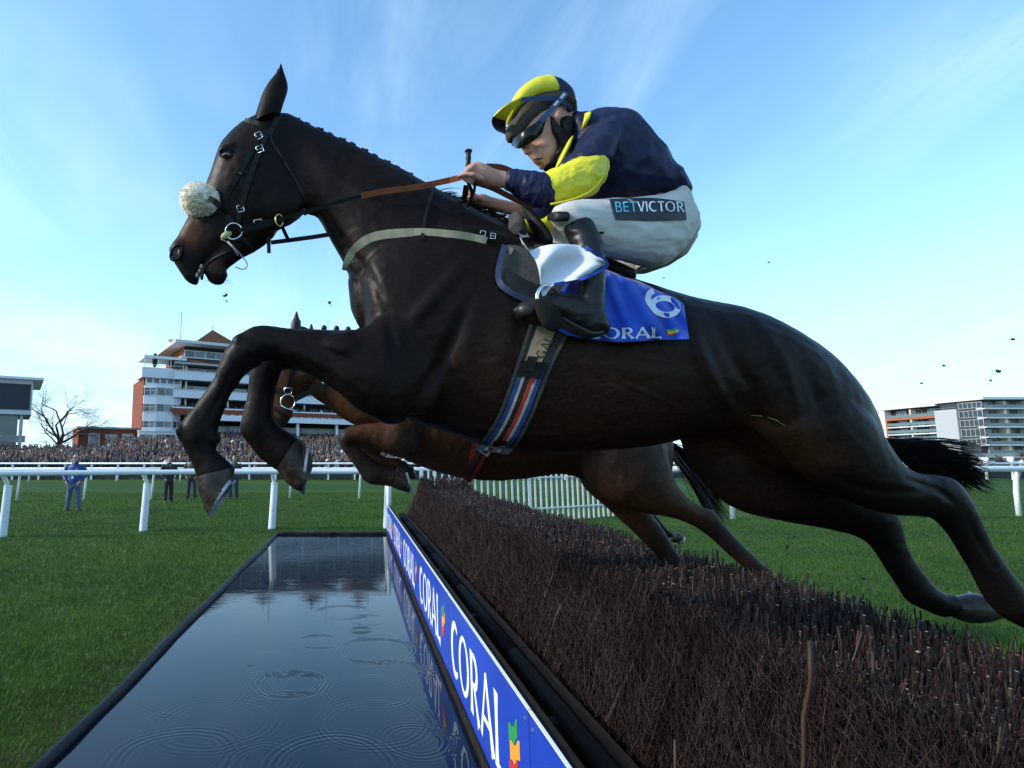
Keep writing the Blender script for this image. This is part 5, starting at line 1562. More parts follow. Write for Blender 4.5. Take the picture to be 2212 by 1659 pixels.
# rein: bit ring -> martingale ring -> orange rubber grip -> hands
RY = HY - .12
rp = [P(517, 497, HY - .10), P(545, 490, HY - .115), P(575, 481, HY - .12), P(602, 474, HY - .125), P(640, 464, HY - .13), P(700, 446, HY - .14), P(740, 434, HY - .145), P(780, 423, HY - .15)]
obj('rein', strap3(rp, .016, .004), M_LEATHER, bridle)
obj('rein_billet', strap3([P(524, 496, HY - .105), P(554, 488, HY - .118), P(590, 478, HY - .126)], .030, .008), M_LEATHER, bridle)
gp = [P(780, 423, HY - .15), P(830, 413, HY - .155), P(880, 407, HY - .16), P(930, 398, HY - .17), P(972, 389, HY - .19), P(1000, 382, HY - .22)]
obj('rein_grip', strap3(gp, .024, .006), M_BROWNLEA, bridle)
gp = [P(1030, 372, HY - .20), P(1047, 361, HY - .19), P(1068, 360, HY - .185), P(1090, 364, HY - .18), P(1115, 378, HY - .15), P(1130, 405, HY - .08), P(1150, 445, HY - .02), P(1138, 442, HY - .05), P(1100, 424, HY - .1), P(1062, 405, HY - .17), P(1020, 392, HY - .2)]
obj('rein_loop', strap3(crom([tuple(p) for p in gp], 4), .024, .005), mat('dark_tan_leather', (.13, .036, .014), .55), bridle)
obj('far_rein', strap3([P(1008, 400, HY - .1), P(1004, 424, HY), P(1000, 440, HY + .06)], .026, .005), M_BROWNLEA, bridle)
buckle(bridle, 560, 487, .032, .034, 10, .05)
mr = MB(); c = P(603, 476, HY - .13); mr.tube([c + Vector((.014*math.cos(a), .01*math.cos(a), .026*math.sin(a))) for a in np.linspace(0, 2*math.pi, 19)], .0036, 7)
obj('martingale_ring', mr, mat('brass', (.55, .40, .18), .25, metal=1), bridle, 'all')
obj('martingale_strap', strap3([P(585, 524, HY - .02), P(625, 519, HY - .02), P(670, 513, HY - .03), P(715, 506, HY - .05)], .019, .006), M_LEATHER, bridle)
obj('martingale_strap', strap3([P(605, 480, HY - .12), P(614, 500, HY - .08), P(625, 523, HY - .03)], .016, .006), M_LEATHER, bridle)
rb = MB(); rb.tube([P(658, 452, HY - .08) + Vector((x, 0, z)) for x, z in ((0, 0), (.004, -.025))], .008, 6); rb.tube([P(580, 512, HY - .03), P(581, 546, HY - .03)], .009, 6)
obj('strap_end', rb, M_LEATHER, bridle)
# sheepskin noseband
sk = MB(); sc_ = P(438, 440, HY - .03)
rg = np.random.default_rng(8)
for i in range(420):
    a, b = rg.uniform(0, 2*math.pi), math.acos(rg.uniform(-1, 1))
    p = Vector((.082*math.sin(b)*math.cos(a), .120*math.cos(b), .063*math.sin(b)*math.sin(a)))
    p = Matrix.Rotation(R(10), 3, 'Y') @ p
    sk.ball(sc_ + p, rg.uniform(.011, .016), 6, 4)
sk.ball(sc_, (.072, .11, .055), 12, 8)
skm = remesh(sk, .0045, 3, 'sheepskin'); shift_mesh(skm, root_pos(bridle)); skm.materials.append(mat('sheepskin', (.92, .83, .70), .95, .05, c2=(.86, .76, .62), scale=12, bump=.004, bscale=90, sheen=.4))
sko = link('sheepskin_noseband', skm, bridle)
ff = MB()
for i in range(7000):
    a, b = rg.uniform(0, 2*math.pi), math.acos(rg.uniform(-1, 1))
    nrm = Vector((math.sin(b)*math.cos(a), math.cos(b), math.sin(b)*math.sin(a)))
    p = Matrix.Rotation(R(10), 3, 'Y') @ Vector((.089*nrm.x, .127*nrm.y, .070*nrm.z))
    q = sc_ + p; d = (nrm + Vector(rg.normal(0, .5, 3))).normalized() * rg.uniform(.007, .015)
    s = d.orthogonal().normalized() * .0016
    ff.add([q - s, q + s, q + d], [(0, 1, 2)])
obj('noseband_end', strap3([P(450, 428, HY - .155), P(462, 434, HY - .158), P(476, 446, HY - .15), P(490, 462, HY - .11)], .026, .006), M_LEATHER, bridle)
o = link('wool', ff.mesh('wool', MATS['sheepskin'], root_pos(sko), fix=False), sko); o['kind'] = 'stuff'

# breastplate
bpl = thing('breastplate', 'cream webbing breastplate with black straps across the dark bay chest', 'breastplate', P(880, 510, HY - .2))
obj('chest_band', strap([(749, 584), (752, 568), (760, 550), (772, 534), (790, 520), (812, 511), (845, 506), (885, 504), (930, 505), (975, 509), (1015, 515), (1050, 524)], .036, .006, .004), M_CREAMW, bpl)
obj('saddle_strap', strap([(985, 498), (1020, 509), (1060, 517), (1100, 525), (1152, 533)], .018, .007, .012), M_LEATHER, bpl)
obj('neck_strap', strap([(934, 412), (926, 440), (918, 470), (914, 496), (913, 517)], .014, .005, .003), M_LEATHER, bpl)
for u, v in ((1062, 518), (1040, 513)): buckle(bpl, u, v, .020, .022, -8, .02)

# girth and surcingle
girth = thing('girth', 'striped blue, red, black and cream girth on a grey pad under the saddle', 'girth', P(1110, 850, HY - .25))
GL = [(1143, 700), (1128, 745), (1114, 789), (1100, 830), (1085, 871), (1070, 905), (1052, 935), (1030, 962), (1022, 970)]
GR = [(1228, 722), (1210, 755), (1190, 795), (1172, 842), (1155, 886), (1143, 912), (1128, 940), (1106, 974), (1098, 982)]
def band(f0, f1, off, r0=0.0, r1=1.0, n=4, t=.005):
    l, r = crom(GL, n), crom(GR, n); N = len(l); a, b = int(r0*(N-1)), int(r1*(N-1)) + 1
    mb = MB(); rings = []
    K = max(2, int(7 * (f1 - f0)) + 1)
    grid = []
    for i in range(a, min(b, N)):
        row = []
        for j in range(K + 1):
            f = f0 + (f1 - f0) * j / K
            q = l[i] * (1 - f) + r[i] * f
            row.append(on_horse(q[0], q[1], off, HY - .22))
        grid.append(row)
    for row in grid:
        vd = [-(p - Vector((0, 0, CAM_H))).normalized() * t for p in row]
        rings.append(row + [p + d for p, d in zip(row[::-1], vd[::-1])])
    return mb.rings(rings)
GREYPAD = mat('grey_girth_pad', (.060, .058, .054), .9, .2, c2=(.045, .043, .040), scale=20, bump=.002, bscale=90)
obj('pad', band(.0, 1.0, .003), GREYPAD, girth)
obj('pad_piping', band(.0, .10, .009), mat('dark_grey_piping', (.045, .045, .042), .8), girth)
obj('pad_piping', band(.90, 1.0, .009), MATS['dark_grey_piping'], girth)
obj('upper_webbing', band(.20, .66, .010, 0, .26), mat('faded_webbing', (.34, .26, .17), .8, c2=(.26, .16, .11), scale=10), girth)
CBL, CCR, CBK, CRD = mat('blue_elastic', (.022, .050, .20), .7), mat('cream_elastic', (.44, .37, .28), .75), mat('black_elastic', (.010, .010, .011), .7), mat('red_elastic', (.50, .035, .025), .6)
for nm, a, b, m in (('blue_stripe', .14, .27, CBL), ('cream_stripe', .275, .36, CCR), ('black_stripe', .365, .50, CBK), ('red_stripe', .505, .62, CRD), ('cream_stripe', .625, .71, CCR), ('blue_stripe', .715, .84, CBL)):
    obj(nm, band(a, b, .010, .30, .97), m, girth)
obj('buckle_guard', band(.10, .82, .014, .22, .325, t=.012), M_LEATHER, girth)
obj('buckle_flap', band(.22, .52, .024, .19, .285, t=.008), M_LEATHER, girth)
obj('keeper', band(.30, .68, .016, .80, .83), M_LEATHER, girth)
obj('maker_tag', band(.52, .66, .017, .32, .37, t=.002), mat('red_tag', (.42, .02, .03), .6), girth)
gl_strokes, gw = word('GAL', w=.09)
mb = MB()
for st in gl_strokes:
    ribbons(mb, st, lambda s, q, o: on_horse(1172 + s/gw*22 - q*17, 776 - s/gw*44 - q*7, .017 + o, HY - .22), 0)
obj('lettering', mb, mat('faded_black_print', (.05, .04, .035), .8), girth, fix=False)
mat('red_strap', (.075, .004, .007), .65, .2)
bk = MB(); bk.tube([P(u, v, HY - .03) for u, v in ((1030, 962), (1040, 975), (1052, 985), (1060, 972))], .006, 6); obj('ring', bk, M_STEEL, girth)

# saddle
sad = thing('saddle', 'small black racing saddle with grey pad and bright stirrup under the jockey', 'saddle', P(1150, 520, HY))
def patch(name, top, bot, m, parent, off=.004, t=.006, n=4, rows=10, wave=None, surf=None, fall=None, smooth='all'):
    """Cloth or leather lying over the coat between two measured edges."""
    a, b = crom(top, n), crom(bot, n)
    mb = MB(); front = []
    for i in range(len(a)):
        row, lastY = [], None
        for j in range(rows, -1, -1):
            f = j / rows
            q = a[i] * (1 - f) + b[i] * f
            if surf: p = surf(q[0], q[1], i / (len(a) - 1), f)
            else:
                d = ray(q[0], q[1]); h, nr, _, _ = horse_bvh.ray_cast(Vector((0, 0, CAM_H)), d)
                Y = h.y if h is not None else (lastY if lastY is not None else (fall or HY - .2))
                if h is None and lastY is not None: Y = lastY + .03
                lastY = Y
                p = P(q[0], q[1], Y - off - (wave(i / (len(a) - 1), f) if wave else 0))
            row.append(p)
        front.append(row[::-1])
    R_ = len(front[0]); N = len(front)
    vs = [p for r in front for p in r]; back = []
    for p in vs: back.append(p + (p - Vector((0, 0, CAM_H))).normalized() * t)
    fs = []
    M_ = N * R_
    for i in range(N - 1):
        for j in range(R_ - 1):
            k = i*R_ + j
            fs.append((k, k+1, k+R_+1, k+R_)); fs.append((M_+k, M_+k+R_, M_+k+R_+1, M_+k+1))
    edge = [i*R_ for i in range(N)] + [(N-1)*R_ + j for j in range(1, R_)] + [i*R_ + R_-1 for i in range(N-2, -1, -1)] + [j for j in range(R_-2, 0, -1)]
    for q in range(len(edge)):
        x, y = edge[q], edge[(q+1) % len(edge)]
        fs.append((x, M_+x, M_+y, y))
    mb.add(vs + back, fs)
    return obj(name, mb, m, parent, smooth if smooth != 'all' else 60)
M_PAD = mat('grey_saddle_pad', (.075, .073, .066), .9, .2, c2=(.055, .054, .050), scale=18, bump=.003, bscale=80)
patch('pad', [(1074, 606), (1077, 575), (1087, 534), (1110, 528), (1140, 528), (1180, 530), (1215, 545), (1250, 570)], [(1078, 616), (1088, 626), (1106, 637), (1128, 648), (1150, 655), (1180, 662), (1220, 670), (1250, 676)], M_PAD, sad, .006, .006)
patch('flap', [(1092, 580), (1104, 588), (1125, 598), (1150, 610), (1175, 620)], [(1092, 622), (1105, 633), (1127, 644), (1150, 650), (1172, 654)], mat('black_flap_leather', (.014, .0145, .017), .35, .4, bump=.002, bscale=12), sad, .018, .008)
obj('binding', strap([(1088, 534), (1080, 562), (1075, 590), (1077, 612), (1090, 627), (1112, 640), (1138, 651)], .022, .007, .014), M_NAVYTRIM, sad)
obj('label_patch', strap([(1097, 546), (1105, 548)], .026, .002, .014), mat('pink_patch', (.45, .33, .28), .7), sad)
mb = MB(); loft(mb, [(1170, 530, 1192, 524, HY - .10, .055), (1158, 510, 1186, 505, HY - .09, .05), (1142, 480, 1170, 482, HY - .08, .04), (1130, 458, 1148, 455, HY - .07, .03), (1129, 451, 1139, 450, HY - .07, .018)], 14, 4)
obj('pommel', mb, mat('dark_saddle_leather', (.014, .0135, .013), .6, .2), sad, 'all')
mb = MB(); loft(mb, [(1090, 506, 1132, 522, HY - .06, .12), (1100, 480, 1130, 500, HY - .05, .10), (1100, 468, 1120, 482, HY - .04, .08)], 14, 4)
obj('wither_pad', mb, mat('grey_foam', (.040, .039, .036), .9), sad, 'all')
mb = MB(); loft(mb, [(1165, 535, 1180, 600, HY, .17), (1230, 545, 1230, 610, HY, .17), (1300, 575, 1300, 625, HY, .17), (1340, 588, 1340, 630, HY, .14)], 18, 3)
obj('seat', mb, MATS['dark_saddle_leather'], sad, 'all')

# number cloth
M_CLOTH = mat('royal_blue_cloth', (.018, .075, .47), .75, .25, c2=(.014, .060, .40), scale=9, sheen=.3, bump=.003, bscale=16)
M_CLOTHW = mat('white_cloth', (.66, .69, .76), .8, .2, c2=(.60, .63, .71), scale=7, bump=.003, bscale=14)
ncl = thing('number_cloth', 'royal blue number cloth with white 6 and CORAL lettering, flapping behind the saddle', 'cloth', P(1350, 660, HY - .2))
CT = [(1198, 650), (1232, 600), (1268, 582), (1300, 580), (1325, 588), (1350, 599), (1385, 609), (1420, 627), (1452, 640), (1477, 656)]
CB = [(1200, 712), (1224, 722), (1255, 730), (1290, 735), (1325, 738), (1360, 738), (1395, 736), (1430, 734), (1460, 733), (1489, 732)]
cwave = lambda s, f: .030 + .018*math.sin(s*16 + f*5.0) * (.3 + f) + .012*math.sin(s*37 - f*9) + .03*s*f
def cloth_Y(q):
    d = ray(*q); h, _, _, _ = horse_bvh.ray_cast(Vector((0, 0, CAM_H)), d); return h
cl = patch('cloth', CT, CB, M_CLOTH, ncl, .012, .003, 5, 14, cwave, fall=HY - .15)
cl_bvh = BVHTree.FromPolygons([v.co + root_pos(ncl) for v in cl.data.vertices], [tuple(p.vertices) for p in cl.data.polygons])
def on_bvh(bvh, fallY):
    def f(u, v, off, _f=None):
        d = ray(u, v); h, n, _, _ = bvh.ray_cast(Vector((0, 0, CAM_H)), d)
        return (h if h is not None else P(u, v, fallY)) - d * off
    return f
on_cloth = on_bvh(cl_bvh, HY - .28)
mb = MB()
six = [stroke([(1424, 612), (1416, 618), (1407, 628), (1404, 640)], 6, wf=lambda t: 10 - 3*t), stroke([(1404, 640), (1406, 652), (1414, 664), (1428, 674), (1444, 682), (1456, 680), (1464, 668), (1462, 654), (1450, 646), (1436, 642), (1424, 644), (1415, 650)], 9, wf=lambda t: 9 + 3*math.sin(t*math.pi*2)**2)]
six = [stroke([tuple(r) for r in crom([(1412, 628), (1403, 634), (1400, 646), (1405, 656), (1411, 664)], 5)], 8, wf=lambda t: 6.5), stroke([(1437 + 27*math.cos(a), 662 + 18*math.sin(a) + 3*math.cos(a)) for a in np.linspace(0, 2*math.pi, 33)], 8, wf=lambda t: 6.2)]
for k, (L, Q) in enumerate(six):
    n = len(L); mb.add([on_cloth(*p, .003 + k*.0006) for p in L] + [on_cloth(*p, .003 + k*.0006) for p in Q], [(i, i+1, n+i+1, n+i) for i in range(n-1)])
obj('numeral', mb, M_CLOTHW, ncl, fix=False)
st, cw_ = word('CORAL', w=.09)
for ch, ss in zip('CORAL', st):
    mb = MB(); ribbons(mb, ss, lambda s, q, o: on_cloth(1272 + s/cw_*158, 732 - 3*abs(s/cw_ - .4) - q*24, o), .003)
    obj('letter', mb, M_CLOTHW, ncl, fix=False)
mb = MB()
for mi, L, Q in flag_bands(): ribbons(mb, [(L, Q)], lambda s, q, o: on_cloth(1440 + s*26, 728 - q*16, o), .003, mi, mi)
obj('flag_emblem', mb, [mat('green_print2', (.05, .38, .08), .6), mat('yellow_print', (.70, .50, .02), .6), mat('red_print2', (.55, .03, .03), .6)], ncl, fix=False)
# the turned back white lining over the boot
FLT = [(1128, 528), (1146, 540), (1170, 532), (1200, 527), (1235, 528), (1262, 533), (1288, 550), (1312, 569)]
FLB = [(1122, 510), (1162, 575), (1172, 640), (1196, 615), (1235, 606), (1264, 600), (1290, 588), (1313, 571)]
fl_s = lambda u, v, s, f: P(u, v, 2.075 + .020*math.sin(s*11 + f*4) + .012*math.sin(f*9 + s*5) + .04*(1 - s))
fl = patch('lining', FLT, FLB, M_CLOTHW, ncl, 0, .003, 5, 10, surf=fl_s)
mb = MB(); hem = crom([(1196, 615), (1235, 606), (1264, 600), (1290, 588), (1313, 570), (1290, 551), (1264, 533)], 4)
strap3([P(*q, 2.068 + .02*math.sin(i*.5)) for i, q in enumerate(hem)], .011, .005, mb); obj('hem', mb, M_CLOTH, ncl)
patch('front_lining', [(1116, 478), (1128, 490), (1140, 505), (1150, 528)], [(1118, 500), (1128, 515), (1142, 532), (1165, 548)], M_CLOTHW, ncl, 0, .003, 3, 4, surf=lambda u, v, s, f: P(u, v, HY - .13 - .03*f))
# stirrup
stp = MB(); 
arch = [P(u, v, Y) for u, v, Y in ((1160, 650, 2.09), (1161, 634, 2.09), (1168, 622, 2.095), (1180, 616, 2.11), (1192, 619, 2.14), (1200, 632, 2.18), (1204, 648, 2.2))]
stp.tube(crom([tuple(p) for p in arch], 3), .0075, 8); obj('stirrup_iron', stp, M_STEEL, sad, 'all')
stp = MB(); loft(stp, [(1152, 656, 1168, 646, 2.075, .012), (1160, 680, 1196, 655, 2.07, .014), (1172, 704, 1210, 676, 2.07, .014), (1190, 716, 1216, 700, 2.075, .012)], 16, 4)
obj('stirrup_tread', stp, mat('rubber_tread', (.012, .0115, .010), .85, .15, bump=.002, bscale=60), sad, 'all')
# ------------------------------------------------------------------ the bay horse jumping alongside, behind the dark one
M_BAY = attr_mat('bay_coat', rough=.5, spec=.14, noise=.3, nscale=50, bump=.001, bscale=26)
def second_body():
    mb = MB(); Y = 3.85
    loft(mb, [(800, 800, 815, 940, Y, .10), (835, 770, 845, 975, Y, .20), (900, 730, 900, 1005, Y, .26), (985, 735, 985, 1031, Y, .29), (1070, 745, 1070, 1039, Y, .31), (1140, 750, 1140, 1034, Y, .315), (1210, 750, 1215, 1024, Y, .30), (1290, 760, 1280, 1045, Y, .29), (1350, 785, 1330, 1070, Y, .27), (1400, 830, 1375, 1080, Y, .22), (1428, 890, 1405, 1075, Y, .15)], 24, 4, sq=2.1)
    loft(mb, [(650, 708, 668, 850, Y, .06), (675, 712, 680, 862, Y, .075), (715, 716, 705, 880, Y, .085), (765, 724, 740, 905, Y, .12), (820, 735, 790, 930, Y, .17), (880, 740, 850, 950, Y, .2)], 20, 4)
    # head, carried nearly upright
    loft(mb, [(625, 712, 690, 740, Y, .075), (600, 728, 690, 790, Y, .095), (585, 760, 688, 822, Y, .10), (577, 795, 672, 838, Y, .088), (572, 830, 656, 850, Y, .072), (570, 862, 640, 870, Y, .06), (570, 890, 634, 890, Y, .054), (575, 910, 626, 908, Y, .048), (588, 924, 612, 922, Y, .036)], 18, 4, sq=2.15)
    blob(mb, 655, 795, Y - .055, 36, 38, .05)
    # near foreleg folded
    Yn = Y - .18
    loft(mb, [(870, 850, 905, 985, Yn + .03, .10), (838, 905, 862, 990, Yn, .09), (800, 914, 815, 972, Yn, .07), (765, 919, 778, 962, Yn, .06), (743, 926, 758, 965, Yn, .056), (731, 945, 760, 970, Yn, .052), (736, 970, 776, 968, Yn, .045), (756, 995, 792, 980, Yn, .040), (772, 1018, 812, 994, Yn, .041), (788, 1040, 826, 1006, Yn, .046), (806, 1048, 838, 1010, Yn, .046), (830, 1050, 846, 1014, Yn, .044), (848, 1052, 858, 1016, Yn, .046)], 16, 4)
    Yf = Y + .18
    loft(mb, [(870, 880, 900, 985, Yf, .10), (810, 915, 820, 975, Yf, .07), (760, 925, 775, 966, Yf, .055), (745, 945, 775, 968, Yf, .05), (780, 985, 806, 972, Yf, .042), (812, 1005, 836, 988, Yf, .045), (845, 1018, 862, 990, Yf, .045), (862, 1020, 872, 996, Yf, .045)], 16, 4)
    # near hind
    Yh = Y - .16
    loft(mb, [(1380, 850, 1250, 960, Yh, .12), (1425, 930, 1262, 1025, Yh, .13), (1442, 990, 1300, 1075, Yh, .12), (1462, 1048, 1370, 1105, Yh, .09), (1498, 1084, 1440, 1116, Yh, .062), (1540, 1104, 1498, 1136, Yh, .05), (1568, 1136, 1540, 1168, Yh, .042), (1600, 1173, 1574, 1198, Yh, .040), (1632, 1204, 1608, 1228, Yh, .045), (1660, 1225, 1640, 1250, Yh, .045)], 18, 4)
    Yg2 = Y + .16
    loft(mb, [(1360, 900, 1240, 1000, Yg2, .12), (1380, 1000, 1262, 1055, Yg2, .12), (1385, 1060, 1310, 1096, Yg2, .09), (1404, 1105, 1356, 1138, Yg2, .065), (1430, 1140, 1385, 1166, Yg2, .052), (1452, 1175, 1412, 1196, Yg2, .045), (1480, 1215, 1445, 1236, Yg2, .042)], 16, 4)
    me = remesh(mb, .012, 9, 'bay'); folds(me, .005, 5.5, (1.3, 1, .7), 8); return me
b2 = second_body(); b2_bvh = bvh_of(b2)
Yq = 3.85
set_tone(b2, coat_tones(b2, (.060, .024, .0105), [
    (P(1330, 950, Yq - .2), (.42, .6, .38), (.034, .022, .018), 1),
    (P(735, 950, Yq - .2), (.10, .6, .12), (.012, .008, .007), .9), (P(800, 1010, Yq - .2), (.25, .5, .13), (.011, .008, .008), .95),
    (P(1590, 1170, Yq - .2), (.30, .6, .28), (.012, .008, .008), .9), (P(1440, 1180, Yq + .1), (.15, .5, .2), (.014, .009, .008), .8),
    (P(600, 870, Yq), (.12, .4, .22), (.110, .040, .015), .9), (P(660, 780, Yq - .1), (.12, .3, .14), (.058, .032, .020), .9), (P(595, 915, Yq), (.09, .3, .05), (.012, .009, .008), .8),
    (P(1130, 960, Yq - .2), (.6, .5, .16), (.040, .015, .008), .7), (P(860, 950, Yq - .2), (.14, .4, .14), (.070, .036, .022), .8)]))
O2 = P(1100, 900, Yq)
horse2 = thing('racehorse', 'brown bay racehorse jumping alongside, mostly hidden behind the dark bay', 'horse', O2)
shift_mesh(b2, O2); b2.materials.append(M_BAY); link('body', b2, horse2)
M_EARB = mat('bay_ear', (.024, .011, .007), .55)
obj('ear', ear_mb((640, 673), (626, 720), (650, 718), (629, 696), (650, 694), Yq - .06, Yq - .07), M_EARB, horse2, True)
obj('ear', ear_mb((672, 700), (655, 728), (678, 726), (661, 712), (677, 711), Yq + .06, Yq + .07), M_EARB, horse2, True)
mb = MB()
for u, v in ((700, 709), (727, 710), (752, 712), (778, 718), (800, 722)): mb.ball(P(u, v, Yq), (.02, .02, .022), 8, 6)
mb.tube([P(u, v + 8, Yq) for u, v in ((680, 709), (700, 710), (727, 712), (752, 715), (800, 726))], .014, 6)
obj('mane_plaits', mb, M_HORSEHAIR, horse2, 'all')
e = MB(); e.ball(P(608, 770, Yq - .095), (.02, .018, .017), 12, 8); obj('eye', e, M_EYE, horse2, 'all')
nb = MB(); nb.ball(P(582, 896, Yq - .048), (.014, .008, .024), 10, 6); obj('nostril', nb, M_NOSTRIL, horse2, 'all')
tm = hair(None, P(1430, 955, Yq), [P(1535, 1045, Yq), P(1545, 1080, Yq), P(1552, 1118, Yq), P(1565, 1128, Yq), P(1540, 1100, Yq), P(1555, 1062, Yq), P(1520, 1050, Yq)], 340, .0045, .028, .06, 15)
obj('tail', tm, M_HORSEHAIR, horse2, fix=False)
hoof(horse2, [((846, 1052, 860, 1008), 1.0), ((866, 1060, 874, 1018), 1.1), ((884, 1064, 880, 1032), 1.1)], Yq - .18, .05, ((888, 1064), (876, 1016)), .055)
hoof(horse2, [((860, 1018, 872, 994), 1.0), ((880, 1032, 886, 1006), 1.1), ((896, 1036, 894, 1016), 1.1)], Yq + .18, .05, ((900, 1036), (888, 1004)), .055)
# its tack
def on_two(u, v, off=.003, f=None):
    d = ray(u, v); h, n, _, _ = b2_bvh.ray_cast(Vector((0, 0, CAM_H)), d)
    return (h if h is not None else P(u, v, f or Yq)) - d * off
br2 = thing('bridle', 'black bridle with a big loose ring bit on the brown bay', 'bridle', P(622, 868, Yq))
obj('cheekpiece', strap([(648, 735), (640, 765), (632, 800), (626, 830), (622, 852)], .03, .007, .004, on_two), M_LEATHER, br2)
obj('noseband', strap([(576, 842), (600, 842), (622, 844)], .024, .006, .004, on_two), M_LEATHER, br2)
obj('flash_strap', strap([(592, 880), (605, 892), (620, 900), (632, 898)], .02, .006, .004, on_two), M_LEATHER, br2)
m = MB(); c = on_two(622, 868, .02); m.tube([c + Vector((.047*math.cos(a), 0, .047*math.sin(a))) for a in np.linspace(0, 2*math.pi, 29)], .0048, 8); obj('bit_ring', m, M_STEEL, br2, 'all')
m = MB(); m.tube([on_two(607, 876, .03), on_two(618, 882, .025), P(640, 888, Yq - .12), P(650, 889, Yq - .1)], .006, 6); obj('bit_cheek', m, M_STEEL, br2, 'all')
obj('rein', strap3([P(636, 863, Yq - .12), P(662, 850, Yq - .13), P(690, 838, Yq - .14), P(712, 830, Yq - .15), P(770, 800, Yq - .2)], .034, .006), M_LEATHER, br2)
m = MB(); c = P(702, 826, Yq - .16); m.ball(c, (.02, .01, .02), 10, 6); obj('rein_stop', m, M_STEEL, br2, 'all')
m = MB(); 
pts = [(621, 842), (621, 852)]
m.tube([on_two(614, 838, .012), on_two(630, 838, .012), on_two(630, 850, .012), on_two(614, 850, .012), on_two(614, 838, .012)], .003, 6); obj('buckle', m, M_STEEL, br2, 'all')
g2 = thing('girth', 'dark red girth with black straps round the brown bay', 'girth', P(1018, 1000, Yq))
obj('webbing', strap([(1050, 930), (1038, 962), (1025, 990), (1010, 1018), (1000, 1033)], .11, .008, .004, on_two), MATS['red_strap'], g2)
obj('strap', strap([(1040, 960), (1030, 985), (1016, 1012), (1002, 1034)], .03, .006, .014, on_two), M_LEATHER, g2)
obj('breast_strap', strap([(884, 985), (896, 960), (905, 930), (908, 905)], .03, .006, .004, on_two), M_LEATHER, g2)
# a third runner, all but hidden: trunk, neck, head and legs
def third():
    mb = MB(); Y = 5.3
    loft(mb, [(950, 820, 955, 920, Y, .14), (990, 790, 995, 955, Y, .24), (1060, 790, 1060, 965, Y, .28), (1140, 800, 1140, 965, Y, .29), (1210, 800, 1210, 960, Y, .28), (1280, 815, 1275, 980, Y, .26), (1320, 850, 1315, 985, Y, .18)], 18, 3)
    loft(mb, [(860, 740, 880, 800, Y, .07), (900, 755, 910, 850, Y, .09), (960, 790, 960, 900, Y, .15), (1010, 800, 1010, 930, Y, .18)], 14, 3)
    loft(mb, [(872, 738, 895, 800, Y, .08), (845, 770, 880, 815, Y, .08), (830, 815, 858, 835, Y, .055), (824, 850, 848, 858, Y, .045)], 14, 3)
    for dy in (-.14, .14):
        loft(mb, [(1000, 880, 1010, 960, Y + dy, .08), (960, 900, 965, 945, Y + dy, .055), (940, 905, 955, 935, Y + dy, .045), (960, 945, 975, 930, Y + dy, .035), (985, 965, 995, 945, Y + dy, .035)], 12, 3)
    loft(mb, [(1300, 870, 1230, 950, Y - .12, .1), (1330, 960, 1270, 1020, Y - .12, .09), (1360, 1030, 1320, 1060, Y - .12, .06), (1392, 1076, 1366, 1096, Y - .12, .045), (1418, 1112, 1398, 1124, Y - .12, .035), (1440, 1140, 1422, 1150, Y - .12, .034), (1452, 1150, 1440, 1162, Y - .12, .036)], 14, 3)
    loft(mb, [(1290, 870, 1230, 950, Y + .12, .1), (1310, 960, 1260, 1010, Y + .12, .08), (1330, 1010, 1300, 1035, Y + .12, .05), (1350, 1050, 1335, 1062, Y + .12, .036)], 12, 3)
    return remesh(mb, .016, 5, 'third')
b3 = third(); O3 = P(1130, 900, 5.3)
set_tone(b3, np.tile(np.array((.010, .007, .006), np.float32), (len(b3.vertices), 1)))
h3 = thing('racehorse', 'third racehorse, only a dark lower leg showing behind the bay hind legs', 'horse', O3)
shift_mesh(b3, O3); b3.materials.append(M_COAT); link('body', b3, h3)
hoof(h3, [((1446, 1168, 1458, 1148), 1.0), ((1456, 1172, 1468, 1152), 1.1), ((1464, 1172, 1474, 1158), 1.1)], 5.18, .04, ((1464, 1175), (1476, 1157)), .05)
# ------------------------------------------------------------------ the jockey
JY = 2.47
jk = thing('person', 'jockey crouched over the dark bay in navy and yellow silks and white breeches', 'person', P(1350, 500, JY))
M_NAVYS = mat('navy_silk', (.0105, .0145, .050), .5, .25, c2=(.008, .011, .040), scale=7, bump=.012, bscale=9, stretch=(1, 1, 1))
M_YEL = mat('yellow_silk', (.72, .66, .030), .42, .45, c2=(.68, .60, .025), scale=7, bump=.008, bscale=9)
M_SKIN = mat('jockey_skin', (.50, .255, .185), .48, .4, c2=(.42, .19, .135), scale=26, lo=.45, hi=.7, bump=.0008, bscale=120)
M_BREECH = mat('white_breeches', (.58, .55, .52), .7, .25, c2=(.50, .47, .44), scale=6, bump=.006, bscale=11)
M_BOOT = mat('black_boot', (.0085, .0085, .0095), .40, .3, bump=.003, bscale=22)
